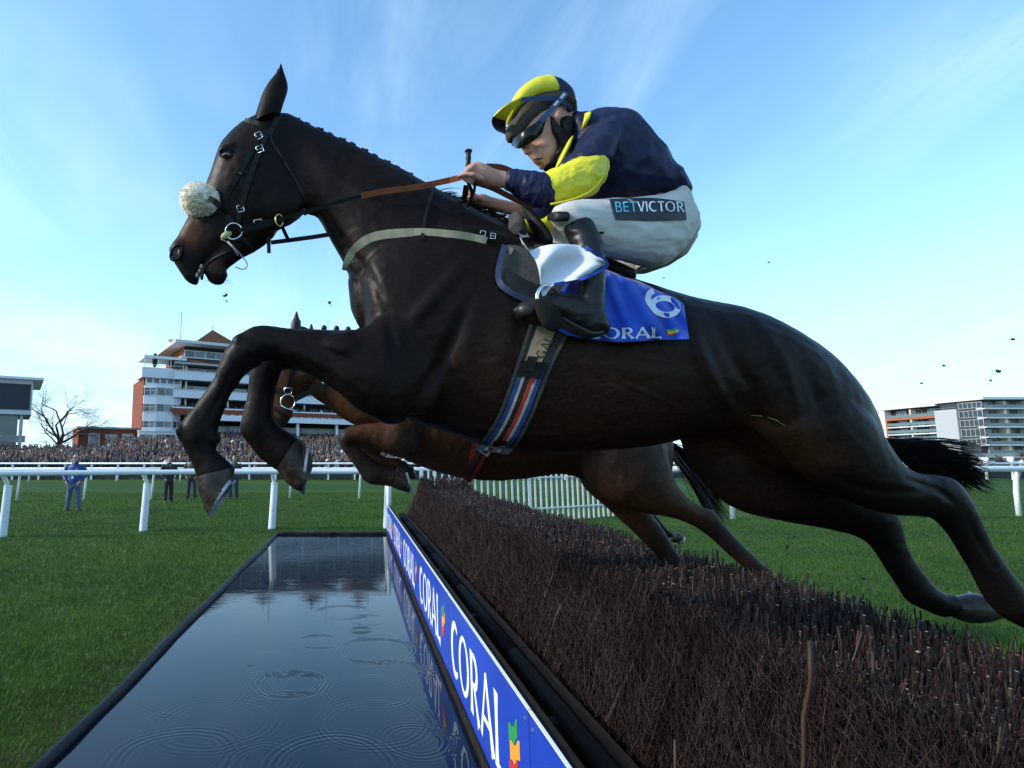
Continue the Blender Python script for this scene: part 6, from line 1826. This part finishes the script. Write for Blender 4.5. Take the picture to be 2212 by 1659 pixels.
# body: head, neck, forearms and hands, one skin
b = MB()
loft(b, [(1128, 250, 1222, 222, 2.47, .085), (1118, 288, 1226, 262, 2.46, .080), (1126, 306, 1220, 290, 2.455, .072), (1138, 322, 1212, 312, 2.45, .064), (1146, 336, 1205, 326, 2.445, .055), (1153, 346, 1200, 338, 2.44, .046), (1163, 357, 1190, 350, 2.44, .032)], 20, 4, sq=2.15)
loft(b, [(1117, 300, 1138, 296, 2.425, .011), (1122, 312, 1144, 308, 2.42, .014), (1128, 323, 1150, 319, 2.418, .018), (1131, 329, 1150, 326, 2.42, .017)], 12, 4)          # nose
for dy in (-.016, .016):
    b.ball(P(1145, 326, 2.42 + dy), (.012, .010, .009), 8, 6)
loft(b, [(1142, 337, 1160, 335, 2.425, .022), (1147, 341, 1166, 341, 2.422, .024)], 12, 3)      # upper lip
loft(b, [(1150, 347, 1168, 346, 2.425, .022), (1156, 351, 1172, 351, 2.425, .020)], 12, 3)      # lower lip
b.ball(P(1172, 351, 2.435), (.024, .026, .020), 10, 8)                                              # chin
b.ball(P(1176, 312, 2.405), (.034, .022, .034), 10, 8)                                              # cheekbone
loft(b, [(1200, 236, 1216, 238, 2.385, .012), (1198, 250, 1212, 256, 2.382, .014), (1202, 264, 1209, 265, 2.388, .008)], 10, 3)   # ear
loft(b, [(1250, 250, 1200, 290, 2.46, .06), (1272, 270, 1212, 325, 2.46, .062), (1290, 280, 1232, 345, 2.47, .075)], 16, 3)       # neck
loft(b, [(1300, 262, 1245, 330, JY, .15), (1360, 270, 1280, 390, JY, .17), (1420, 340, 1320, 430, JY, .15), (1445, 415, 1400, 470, JY, .11), (1450, 460, 1410, 530, JY, .09)], 16, 3)  # torso under the silks
loft(b, [(1330, 280, 1262, 300, 2.36, .05), (1305, 350, 1250, 345, 2.27, .045), (1285, 400, 1245, 372, 2.24, .042), (1190, 420, 1175, 384, 2.24, .036), (1112, 408, 1116, 376, 2.25, .031), (1080, 405, 1084, 370, 2.255, .029), (1062, 403, 1064, 365, 2.255, .034), (1045, 400, 1046, 356, 2.255, .040), (1030, 395, 1027, 351, 2.255, .041), (1018, 391, 1014, 356, 2.255, .036)], 16, 4)
def finger(root, mid, tip, end, r):
    b.tube([root, mid, tip, end], [r, r*.97, r*.9, r*.72], 8)
    b.ball(root, r*1.08, 8, 6); b.ball(mid, r*1.04, 8, 6); b.ball(end, r*.74, 8, 6)
for k, (dy, sz) in enumerate(((-.034, 1.0), (-.012, 1.06), (.011, 1.0), (.032, .86))):
    Yk = 2.255 + dy
    finger(P(1024 + k*1.5, 357 + abs(k-1)*1.5, Yk), P(1006 + k, 372 + k*1.0, Yk - .004), P(1004 + k*2, 388 + k, Yk), P(1019 + k, 396, Yk + .004), .0098 * sz)
finger(P(1040, 386, 2.205), P(1022, 377, 2.195), P(1004, 376, 2.205), P(991, 381, 2.215), .0115)     # thumb
# far arm and hand
loft(b, [(1290, 300, 1240, 330, 2.62, .05), (1230, 440, 1180, 420, 2.70, .042), (1150, 470, 1140, 440, 2.70, .034), (1070, 455, 1068, 428, 2.66, .03), (1045, 448, 1042, 420, 2.63, .038), (1024, 446, 1020, 424, 2.62, .034)], 14, 4)
for k, dy in enumerate((-.03, -.01, .01, .03)):
    finger(P(1024, 428, 2.62 + dy), P(1010, 430, 2.615 + dy), P(1006, 441, 2.618 + dy), P(1017, 447, 2.622 + dy), .0098)
finger(P(1036, 428, 2.585), P(1022, 420, 2.58), P(1010, 416, 2.59), P(1003, 418, 2.60), .011)
# legs under the breeches and boots
for s, Yk, Yh in ((0, 2.20, 2.36), (1, 2.78, 2.60)):
    loft(b, [(1425, 455, 1420, 535, Yh, .07), (1380, 450, 1380, 545, (Yh*2+Yk)/3, .08), (1290, 450, 1290, 525, (Yh+2*Yk)/3, .07), (1225, 455, 1220, 505, Yk, .05), (1240, 500, 1280, 495, Yk - .02*(1-2*s), .045), (1256, 560, 1298, 555, Yk - .04*(1-2*s), .045), (1262, 620, 1296, 620, Yk - .05*(1-2*s), .035), (1270, 670, 1298, 690, Yk - .05*(1-2*s), .03)], 14, 3)
bm_ = remesh(b, .0052, 2, 'body'); shift_mesh(bm_, root_pos(jk)); bm_.materials.append(M_SKIN); link('body', bm_, jk)
mo = MB(); mo.tube([P(1149, 344, 2.398), P(1158, 344, 2.392), P(1166, 343, 2.392), P(1173, 341, 2.398)], [.003, .005, .005, .002], 8)
obj('mouth', mo, mat('lip_dark', (.10, .025, .022), .5), jk, 'all')
mo = MB(); mo.ball(P(1146, 328, 2.404), (.005, .003, .003), 8, 5); obj('nostril', mo, M_NOSTRIL, jk, 'all')
# silks
t = MB()
loft(t, [(1246, 255, 1226, 300, JY - .01, .09), (1268, 252, 1222, 335, JY, .115), (1300, 248, 1232, 372, JY, .155), (1338, 255, 1258, 402, JY, .19), (1374, 282, 1290, 424, JY, .195), (1406, 321, 1318, 440, JY, .19), (1436, 366, 1360, 446, JY, .175), (1462, 398, 1405, 446, JY, .155), (1470, 414, 1432, 444, JY, .135)], 26, 5, sq=2.2)
loft(t, [(1346, 262, 1252, 300, 2.37, .09), (1340, 305, 1238, 330, 2.31, .085), (1318, 348, 1222, 350, 2.27, .074)], 20, 4)
loft(t, [(1330, 270, 1250, 310, 2.62, .08), (1270, 400, 1210, 380, 2.70, .07)], 16, 4)
tm_ = remesh(t, .0062, 4, 'jacket'); folds(tm_, .011, 9, (1.0, 1, .75), 3); shift_mesh(tm_, root_pos(jk)); tm_.materials.append(M_NAVYS); link('jacket', tm_, jk)
ys = MB()
loft(ys, [(1312, 351, 1228, 352, 2.268, .066), (1314, 368, 1216, 357, 2.255, .073), (1305, 395, 1208, 362, 2.245, .072), (1282, 420, 1196, 366, 2.24, .070), (1240, 436, 1184, 370, 2.24, .066), (1190, 444, 1167, 378, 2.24, .060)], 24, 5)
ym = remesh(ys, .0055, 3, 'sleeve_band'); folds(ym, .006, 16, (1, 1, 1.2), 5); shift_mesh(ym, root_pos(jk)); ym.materials.append(M_YEL); link('sleeve_band', ym, jk)
sm = MB(); sm.tube([P(u, v, 2.185) for u, v in ((1189, 441), (1215, 436), (1245, 428), (1272, 416), (1292, 398), (1304, 378))], .0035, 6); obj('seam', sm, M_YEL, jk, 'all')
cf = MB()
loft(cf, [(1190, 447, 1166, 374, 2.24, .062), (1165, 446, 1150, 372, 2.24, .060), (1140, 440, 1128, 371, 2.245, .054), (1118, 424, 1114, 368, 2.25, .046), (1100, 412, 1104, 369, 2.25, .042)], 20, 4)
cm = remesh(cf, .005, 2, 'cuff'); folds(cm, .007, 20, (1.6, 1, .7), 9); shift_mesh(cm, root_pos(jk)); cm.materials.append(M_NAVYS); link('cuff', cm, jk)
fs_ = MB(); loft(fs_, [(1225, 400, 1180, 395, 2.70, .07), (1205, 480, 1135, 440, 2.72, .072), (1185, 490, 1122, 465, 2.70, .06), (1130, 470, 1120, 440, 2.70, .05)], 16, 4); obj('far_sleeve', fs_, M_NAVYS, jk, 'all')
fy = MB(); loft(fy, [(1125, 475, 1150, 505, 2.66, .05), (1160, 478, 1180, 505, 2.67, .055), (1185, 462, 1200, 492, 2.68, .05)], 14, 3); obj('far_sleeve_band', fy, M_YEL, jk, 'all')
# yellow collar and chest
cc = MB(); loft(cc, [(1236, 300, 1216, 320, 2.40, .05), (1228, 325, 1208, 338, 2.385, .045), (1215, 350, 1200, 362, 2.38, .03)], 12, 3); obj('collar', cc, M_YEL, jk, 'all')
cc = MB(); loft(cc, [(1252, 258, 1244, 300, 2.42, .10), (1262, 254, 1250, 300, 2.42, .105)], 18, 3, round_ends=False); obj('neck_band', cc, M_YEL, jk, 'all')
# breeches
br_ = MB()
loft(br_, [(1206, 446, 1212, 492, 2.172, .058), (1232, 438, 1246, 518, 2.185, .078), (1290, 434, 1296, 546, 2.235, .095), (1350, 431, 1356, 562, 2.28, .105), (1418, 425, 1408, 575, 2.325, .115), (1455, 416, 1442, 568, 2.375, .12), (1478, 440, 1466, 548, 2.41, .12), (1490, 470, 1482, 520, 2.42, .09)], 22, 4, sq=2.1)
loft(br_, [(1405, 428, 1466, 415, JY, .135), (1415, 470, 1482, 458, JY, .142), (1405, 512, 1482, 494, JY, .142), (1388, 546, 1466, 528, JY, .128), (1380, 568, 1434, 554, JY, .10)], 24, 4)
loft(br_, [(1195, 455, 1205, 545, 2.80, .06), (1290, 480, 1302, 575, 2.74, .09), (1350, 490, 1350, 588, 2.68, .11), (1410, 490, 1400, 588, 2.62, .12), (1460, 480, 1450, 572, 2.56, .12)], 20, 4)
bme = remesh(br_, .0065, 4, 'breeches'); folds(bme, .0052, 10, (.55, 1, 1.7), 2)
br_bvh = bvh_of(bme); on_br = on_bvh(br_bvh, 2.2)
shift_mesh(bme, root_pos(jk)); bme.materials.append(M_BREECH); bo = link('breeches', bme, jk)
def sub(name, mb, m, parent, smooth=False, fix=True):
    return link(name, mb.mesh(name, m, root_pos(parent), smooth, fix), parent)
# sponsor patch: a printed band on the thigh
pm_ = MB(); grid = []
pt, pb_ = crom([(1316, 430), (1360, 428), (1400, 427), (1440, 430), (1478, 436)], 4), crom([(1331, 474), (1365, 475), (1400, 476), (1440, 476), (1484, 475)], 4)
rows = [[on_br(*(pt[i]*(1-f) + pb_[i]*f), .008) for f in np.linspace(0, 1, 7)] for i in range(len(pt))]
N_, K_ = len(rows), 7
pm_.add([p for r in rows for p in r], [(i*K_+j, i*K_+j+1, (i+1)*K_+j+1, (i+1)*K_+j) for i in range(N_-1) for j in range(K_-1)])
sub('sponsor_patch', pm_, mat('black_patch', (.012, .013, .022), .6), bo, 'all', False)
M_CYAN = mat('cyan_print', (.10, .48, .60), .5)
st, w_ = word('BETVICTOR', w=.075, gap=.07)
for i, (ch, ss) in enumerate(zip('BETVICTOR', st)):
    mb = MB(); ribbons(mb, ss, lambda s, q, o: on_br(1327 + s/w_*150 + (1-q)*2.5, 458 - q*22 - 1.5*math.sin(s/w_*3), o), .011)
    sub('letter', mb, M_CYAN if i < 3 else M_CLOTHW, bo, False, False)
zp = MB(); zp.tube([on_br(u, v, .004) for u, v in ((1291, 506), (1297, 502), (1304, 503))], .004, 6); sub('zip_pull', zp, M_LEATHER, bo, 'all')
# boots
def boot(Yk, sgn, name):
    m = MB(); d = lambda x: Yk - sgn * x
    loft(m, [(1218, 474, 1258, 470, Yk, .050), (1217, 490, 1276, 480, d(.01), .058), (1234, 526, 1296, 516, d(.03), .056), (1248, 570, 1305, 556, d(.045), .054), (1252, 612, 1306, 604, d(.05), .048), (1250, 646, 1305, 646, d(.055), .043), (1256, 680, 1306, 696, d(.055), .040)], 20, 4)
    loft(m, [(1308, 686, 1299, 722, d(.055), .034), (1300, 662, 1276, 727, d(.055), .041), (1270, 644, 1244, 713, d(.055), .044), (1230, 637, 1212, 694, d(.05), .045), (1190, 635, 1172, 688, d(.04), .046), (1150, 642, 1138, 693, d(.03), .044), (1124, 654, 1120, 690, d(.02), .034), (1113, 664, 1112, 680, d(.015), .018)], 20, 4)
    me = remesh(m, .0055, 3, name); folds(me, .0035, 16, (.7, 1, 1.6), 6); shift_mesh(me, root_pos(jk)); me.materials.append(M_BOOT)
    return link(name, me, jk)
bt = boot(2.175, 1, 'boot')
so = MB(); loft(so, [(1301, 716, 1293, 727, 2.115, .03), (1276, 718, 1270, 730, 2.112, .038), (1244, 705, 1238, 716, 2.112, .042), (1212, 688, 1206, 698, 2.118, .044)], 14, 3); sub('sole', so, mat('worn_sole', (.030, .026, .022), .8), bt, 'all')
kg = MB(); loft(kg, [(1184, 462, 1184, 476, 2.17, .01), (1200, 457, 1200, 478, 2.12, .012), (1225, 457, 1225, 478, 2.105, .012)], 12, 3); sub('knee_strap', kg, M_LEATHER, bt, 'all')
boot(2.825, -1, 'boot')
# helmet, cap silk, peak, goggles
hl = MB()
loft(hl, [(1104, 262, 1110, 304, 2.475, .050), (1109, 246, 1120, 308, 2.475, .084), (1124, 226, 1138, 292, 2.475, .102), (1150, 216, 1162, 276, 2.475, .110), (1180, 212, 1184, 264, 2.475, .112), (1204, 214, 1208, 254, 2.475, .112), (1226, 232, 1228, 256, 2.475, .096), (1237, 240, 1234, 254, 2.475, .06)], 24, 4, sq=2.6)
helm = obj('helmet', hl, mat('brown_skull_cap', (.050, .042, .034), .75, .2, c2=(.060, .050, .040), scale=20), jk, 'all')
ycap = MB(); loft(ycap, [(1093, 242, 1100, 266, 2.475, .078), (1099, 230, 1108, 260, 2.475, .095), (1113, 209, 1126, 250, 2.475, .110), (1140, 190, 1154, 240, 2.475, .119), (1166, 183, 1180, 238, 2.475, .121), (1170, 183, 1198, 238, 2.475, .121)], 24, 4, sq=2.5, round_ends=False); sub('yellow_cap_panel', ycap, M_YEL, helm, 'all')
ncap = MB(); loft(ncap, [(1169, 184, 1197, 236, 2.475, .120), (1184, 186, 1199, 246, 2.475, .119), (1198, 190, 1206, 252, 2.475, .115), (1220, 207, 1224, 258, 2.475, .102), (1236, 229, 1232, 258, 2.475, .062)], 24, 4, sq=2.5, round_ends=False); sub('navy_cap_panel', ncap, M_NAVYS, helm, 'all')
pk = MB(); inner = crom([(1136, 215, 2.365), (1112, 232, 2.375), (1096, 256, 2.41), (1092, 276, 2.46), (1096, 290, 2.52), (1104, 298, 2.565)], 4); outer = crom([(1128, 211, 2.355), (1094, 228, 2.345), (1070, 248, 2.375), (1062, 264, 2.44), (1072, 282, 2.53), (1096, 291, 2.575)], 4)
mid_ = len(inner) * 9 // 20
def visor(a, b):
    m = MB(); I = [P(*r) for r in inner[a:b]]; O = [P(*r) for r in outer[a:b]]
    m.rings([[i, o, o + Vector((0, 0, .006)), i + Vector((0, 0, .008))] for i, o in zip(I, O)]); return m
sub('peak', visor(0, mid_ + 1), M_YEL, helm, 40); sub('peak', visor(mid_, len(inner)), M_NAVYS, helm, 40)
bn = MB(); strap3([P(*q) for q in crom([(1126, 215, 2.352), (1160, 212, 2.348), (1195, 212, 2.348), (1220, 222, 2.365), (1240, 238, 2.42)], 4)], .018, .004, bn); sub('cap_band', bn, mat('mid_blue_elastic', (.030, .075, .20), .6), helm)
bd = MB(); bd.box(P(1096, 272, 2.372) - Vector((.004, .002, .006)), P(1096, 272, 2.372) + Vector((.004, .002, .006))); sub('badge', bd, M_CLOTHW, helm)
gg = MB(); T_ = crom([(1176, 256, 2.372), (1156, 266, 2.352), (1134, 280, 2.360), (1116, 294, 2.40), (1105, 303, 2.47), (1106, 306, 2.53)], 4); B_ = crom([(1168, 284, 2.372), (1153, 300, 2.356), (1136, 310, 2.366), (1122, 318, 2.40), (1112, 320, 2.47), (1112, 320, 2.53)], 4)
gr = []
for a, c in zip(T_, B_):
    pa, pc = P(*a), P(*c); m_ = (pa + pc) / 2 + (pa - Vector((0, 0, CAM_H))).normalized() * -.012
    gr.append([pa, m_, pc, pc + Vector((.010, .008, 0)), pa + Vector((.010, .008, 0))])
gg.rings(gr); gl = obj('goggles', gg, mat('green_black_lens', (.004, .008, .007), .22, .22), jk, 60)
gs_ = MB(); strap3([P(*q) for q in crom([(1162, 268, 2.372), (1182, 247, 2.352), (1204, 222, 2.345), (1224, 200, 2.352)], 4)], .024, .004, gs_); sub('goggle_strap', gs_, MATS['mid_blue_elastic'], gl)
gs_ = MB(); strap3([P(*q) for q in ((1197, 228, 2.341), (1206, 218, 2.340))], .010, .002, gs_); strap3([P(*q) for q in ((1211, 212, 2.341), (1220, 202, 2.345))], .012, .002, gs_); sub('strap_print', gs_, M_CLOTHW, gl)
ch = MB(); loft(ch, [(1186, 252, 1198, 262, 2.388, .014), (1190, 270, 1206, 272, 2.382, .018), (1194, 288, 1222, 288, 2.382, .022), (1204, 306, 1232, 310, 2.388, .022), (1206, 325, 1222, 335, 2.40, .022), (1192, 348, 1206, 356, 2.42, .03), (1176, 360, 1188, 366, 2.44, .028)], 14, 4); loft(ch, [(1206, 262, 1240, 258, 2.40, .025), (1212, 280, 1236, 288, 2.39, .026), (1212, 296, 1230, 300, 2.39, .02)], 14, 3); obj('chin_harness', ch, mat('black_padding', (.009, .010, .012), .8, .15), jk, 'all')
# whip
wh = thing('whip', 'short black riding whip held upright in the left hand of the jockey', 'whip', P(1012, 360, 2.27))
m = MB(); pts = [P(1012, 328, 2.25), P(1012, 345, 2.252), P(1011, 368, 2.26), P(1012, 395, 2.27), P(1020, 420, 2.30), P(1010, 445, 2.36)]
m.tube(crom([tuple(p) for p in pts], 4), [.0105 + .0012*math.sin(i*2.4) if i < 12 else .008 for i in range(21)], 10); obj('handle', m, M_LEATHER, wh, 'all')
m = MB(); m.tube([P(1012, 331, 2.25), P(1012, 327.5, 2.25), P(1012, 325, 2.25)], [.010, .0155, .015], 12); obj('cap', m, M_LEATHER, wh, 'all')
m = MB(); strap3([P(1020, 394, 2.25), P(1026, 402, 2.25), P(1024, 415, 2.26), P(1016, 428, 2.28)], .012, .004, m); obj('loop', m, M_LEATHER, wh)
# ------------------------------------------------------------------ grass blades on the turf
def grass_field():
    rg_ = np.random.default_rng(41)
    parts_ = []
    def scatter(n, xr, yr, ypow, h0, h1, w, keep):
        y = 2.6 * 11 ** rg_.random(n); x = y * rg_.uniform(*xr, n)
        k = keep(x, y); x, y = x[k], y[k]; n = len(x)
        g_ = np.array([mnoise.noise(Vector((a*1.5, b*1.5, 0))) for a, b in zip(x[::8], y[::8])])
        g_ = np.repeat(g_, 8)[:n] if len(g_)*8 >= n else np.resize(g_, n)
        h = rg_.uniform(h0, h1, n) * (1 + .45 * np.array([mnoise.noise(Vector((a*3.1, b*3.1, 5))) for a, b in zip(x, y)]))
        th = rg_.uniform(0, 2*np.pi, n); lean = np.abs(rg_.normal(.55, .35, n))
        dx, dy = np.cos(th), np.sin(th)
        ww = w * rg_.uniform(.6, 1.3, n) * (1 + .22 * np.maximum(y - 3.5, 0))
        sx, sy = -dy * ww, dx * ww
        z0 = np.full(n, -.004)
        A = np.stack([x - sx, y - sy, z0], 1); B = np.stack([x + sx, y + sy, z0], 1)
        mx, my = x + dx*h*lean*.35, y + dy*h*lean*.35
        C = np.stack([mx - sx*.8, my - sy*.8, h*.6], 1); D = np.stack([mx + sx*.8, my + sy*.8, h*.6], 1)
        T = np.stack([x + dx*h*lean, y + dy*h*lean, h*np.clip(1.05 - lean*.3, .35, 1)], 1)
        V = np.stack([A, B, C, D, T], 1).reshape(-1, 3)
        o = np.arange(n)[:, None] * 5
        F = np.stack([o + np.array([0, 1, 3]), o + np.array([0, 3, 2]), o + np.array([2, 3, 4])], 1).reshape(-1, 3)
        # colour of each blade: deep green, fresh green, some straw along the pond edge
        c = np.array((.022, .060, .004)) * np.ones((n, 1))
        f = np.clip(rg_.random(n) * .6 + .45 * np.array([mnoise.noise(Vector((a*.9, b*1.1, 9))) + 1.1*mnoise.noise(Vector((a*.07, b*.42, 3))) for a, b in zip(x, y)]) + .2, 0, 1)[:, None]
        c = c * (1 - f) + np.array((.070, .146, .008)) * f
        edge = np.clip(1 - np.abs(x - (PX0 - .08)) / .45, 0, 1) * (x < PX0) + .25 * np.clip(1 - np.abs(y - PY1 - .2) / .5, 0, 1)
        wear = np.clip(np.array([mnoise.noise(Vector((a*.8, b*.5, 21))) for a, b in zip(x, y)]) - .25, 0, 1)
        st = (rg_.random(n) < (.03 + .38 * edge + .7 * wear))[:, None]
        c = np.where(st, np.array((.11, .10, .032)) * (.6 + .6 * f), c)
        tip = np.repeat(c, 5, axis=0)
        parts_.append((V, F, tip))
    scatter(285000, (-.95, .22), None, None, .028, .062, .0013, lambda x, y: (x < PX0 - .03 - .05*rg_.random(len(x))) | ((y > PY1 + .1) & (x < 3)))
    scatter(170000, (.14, 1.13), None, None, .028, .060, .0013, lambda x, y: (x > 2.45) | ((y > PY1 + .3) & (x > 1.2)))
    o = 0; Vs, Fs, Cs = [], [], []
    for V, F, c in parts_:
        Vs.append(V); Fs.append(F + o); Cs.append(c); o += len(V)
    m = bpy.data.materials.new('grass_blade'); m.use_nodes = True
    n, l = m.node_tree.nodes, m.node_tree.links
    b = n['Principled BSDF']; b.inputs['Roughness'].default_value = .5; b.inputs['Specular IOR Level'].default_value = .25
    a = n.new('ShaderNodeAttribute'); a.attribute_name = 'tone'; l.new(a.outputs['Color'], b.inputs['Base Color'])
    tr = n.new('ShaderNodeBsdfTranslucent'); l.new(a.outputs['Color'], tr.inputs['Color'])
    mx = n.new('ShaderNodeMixShader'); mx.inputs[0].default_value = .35
    l.new(b.outputs[0], mx.inputs[1]); l.new(tr.outputs[0], mx.inputs[2]); l.new(mx.outputs[0], n['Material Output'].inputs[0])
    me = np_mesh('grass', np.vstack(Vs), np.vstack(Fs), [m])
    set_tone(me, np.vstack(Cs))
    tag(link('grass', me), kind='stuff')
grass_field()
# ragged grass sods overhanging the rubber lip
rg = np.random.default_rng(3)
# ------------------------------------------------------------------ clods of turf in the air, a sprig on the water
M_CLOD = mat('turf_clod', (.012, .010, .008), .95)
wherec = {0: 'below the dark bay chin', 1: 'left of the dark bay chest'}
clods = [(487, 638, 2.6, 6, 'below the chin of the dark bay'), (490, 650, 3.2, 3, 'just under the larger clod below the chin'), (712, 653, 3.0, 6, 'in front of the dark bay chest'), (560, 712, 4.0, 5, 'above the dark bay front knee'),
         (2188, 733, 4.0, 5, 'highest of those right of the rump'), (2040, 790, 4.0, 4, 'alone between the rump and the tail clods'), (2154, 803, 3.6, 7, 'largest above the apartment block'), (2139, 822, 4.0, 4, 'below the largest above the apartment block'), (1990, 828, 4.5, 3, 'closest to the rump'), (1661, 567, 4.0, 3, 'high over the croup'), (1434, 601, 4.0, 3, 'below the seat of the jockey'),
         (2105, 1112, 5.0, 6, 'over the grass by the near hock'), (2090, 1155, 5.5, 8, 'over the grass below the hock'), (1920, 1185, 4.2, 6, 'over the grass between the hind legs'), (1850, 1150, 4.6, 5, 'left of the far hind cannon'), (1700, 1180, 4.8, 6, 'above the soil spray by the far hind leg'), (1866, 1250, 4.0, 5, 'low above the fence top'), (1715, 1160, 4.8, 4, 'above the spray of soil')]
for u, v, Y, px, lab in clods:
    c = P(u, v, Y); r = px * Y / FOC * .62
    mb = MB()
    for k in range(4):
        mb.ball(Vector(rg.normal(0, .45, 3)) * r, (r * rg.uniform(.5, 1), r * rg.uniform(.5, 1), r * rg.uniform(.35, .8)), 6, 4)
    for k in range(3):
        a = Vector(rg.normal(0, .4, 3)) * r; mb.tube([a, a + Vector(rg.normal(0, 1, 3)) * r * 1.2], r * .12, 3)
    o = link('turf_clod', mb.mesh('turf_clod', M_CLOD)); o.location = c
    tag(o, 'dark clod of turf in the air, ' + lab, 'clod', 'clods of turf thrown up by the hooves')
mb = MB()
for k in range(220):
    c = P(1705 + rg.normal(0, 28), 1185 + rg.normal(0, 22), 4.8 + rg.normal(0, .15)); r = rg.uniform(.0015, .005)
    mb.add([c + Vector((-r, 0, 0)), c + Vector((r, 0, -r)), c + Vector((0, 0, r)), c + Vector((0, r, 0))], [(0, 1, 2), (0, 2, 3), (1, 3, 2), (0, 3, 1)])
for k in range(60):
    c = P(rg.uniform(1930, 2205), rg.uniform(690, 1250), rg.uniform(3.5, 6)); r = rg.uniform(.0012, .004)
    mb.add([c + Vector((-r, 0, 0)), c + Vector((r, 0, -r)), c + Vector((0, 0, r)), c + Vector((0, r, 0))], [(0, 1, 2), (0, 2, 3), (1, 3, 2), (0, 3, 1)])
tag(obj('soil_spray', mb, M_CLOD, fix=False), 'fine spray of dark soil thrown up behind the hind hooves', kind='stuff')
mb = MB(); c = G(541, 1437, WZ) + Vector((0, 0, .003))
for k in range(14):
    a = rg.uniform(0, 6.28); L = rg.uniform(.02, .05); d = Vector((math.cos(a)*L, math.sin(a)*L*.8, .004)); s = Vector((-d.y, d.x, 0)).normalized() * .0018
    mb.add([c - s, c + s, c + d], [(0, 1, 2)])
tag(obj('grass_sprig', mb, mat('wet_grass', (.03, .07, .015), .4), origin=c, fix=False), 'small tuft of wet grass floating on the water', 'grass')
for uv, lab in (((1640, 903), None),):
    for pts in ([(1622, 896), (1640, 897), (1648, 898)], [(1660, 900), (1678, 907), (1695, 919)]):
        mb = MB(); mb.tube([on_horse(u, v, .004) for u, v in pts], [.0012, .0016, .0008], 4)
        obj('grass_blade', mb, mat('fresh_blade', (.16, .26, .03), .5), horse)
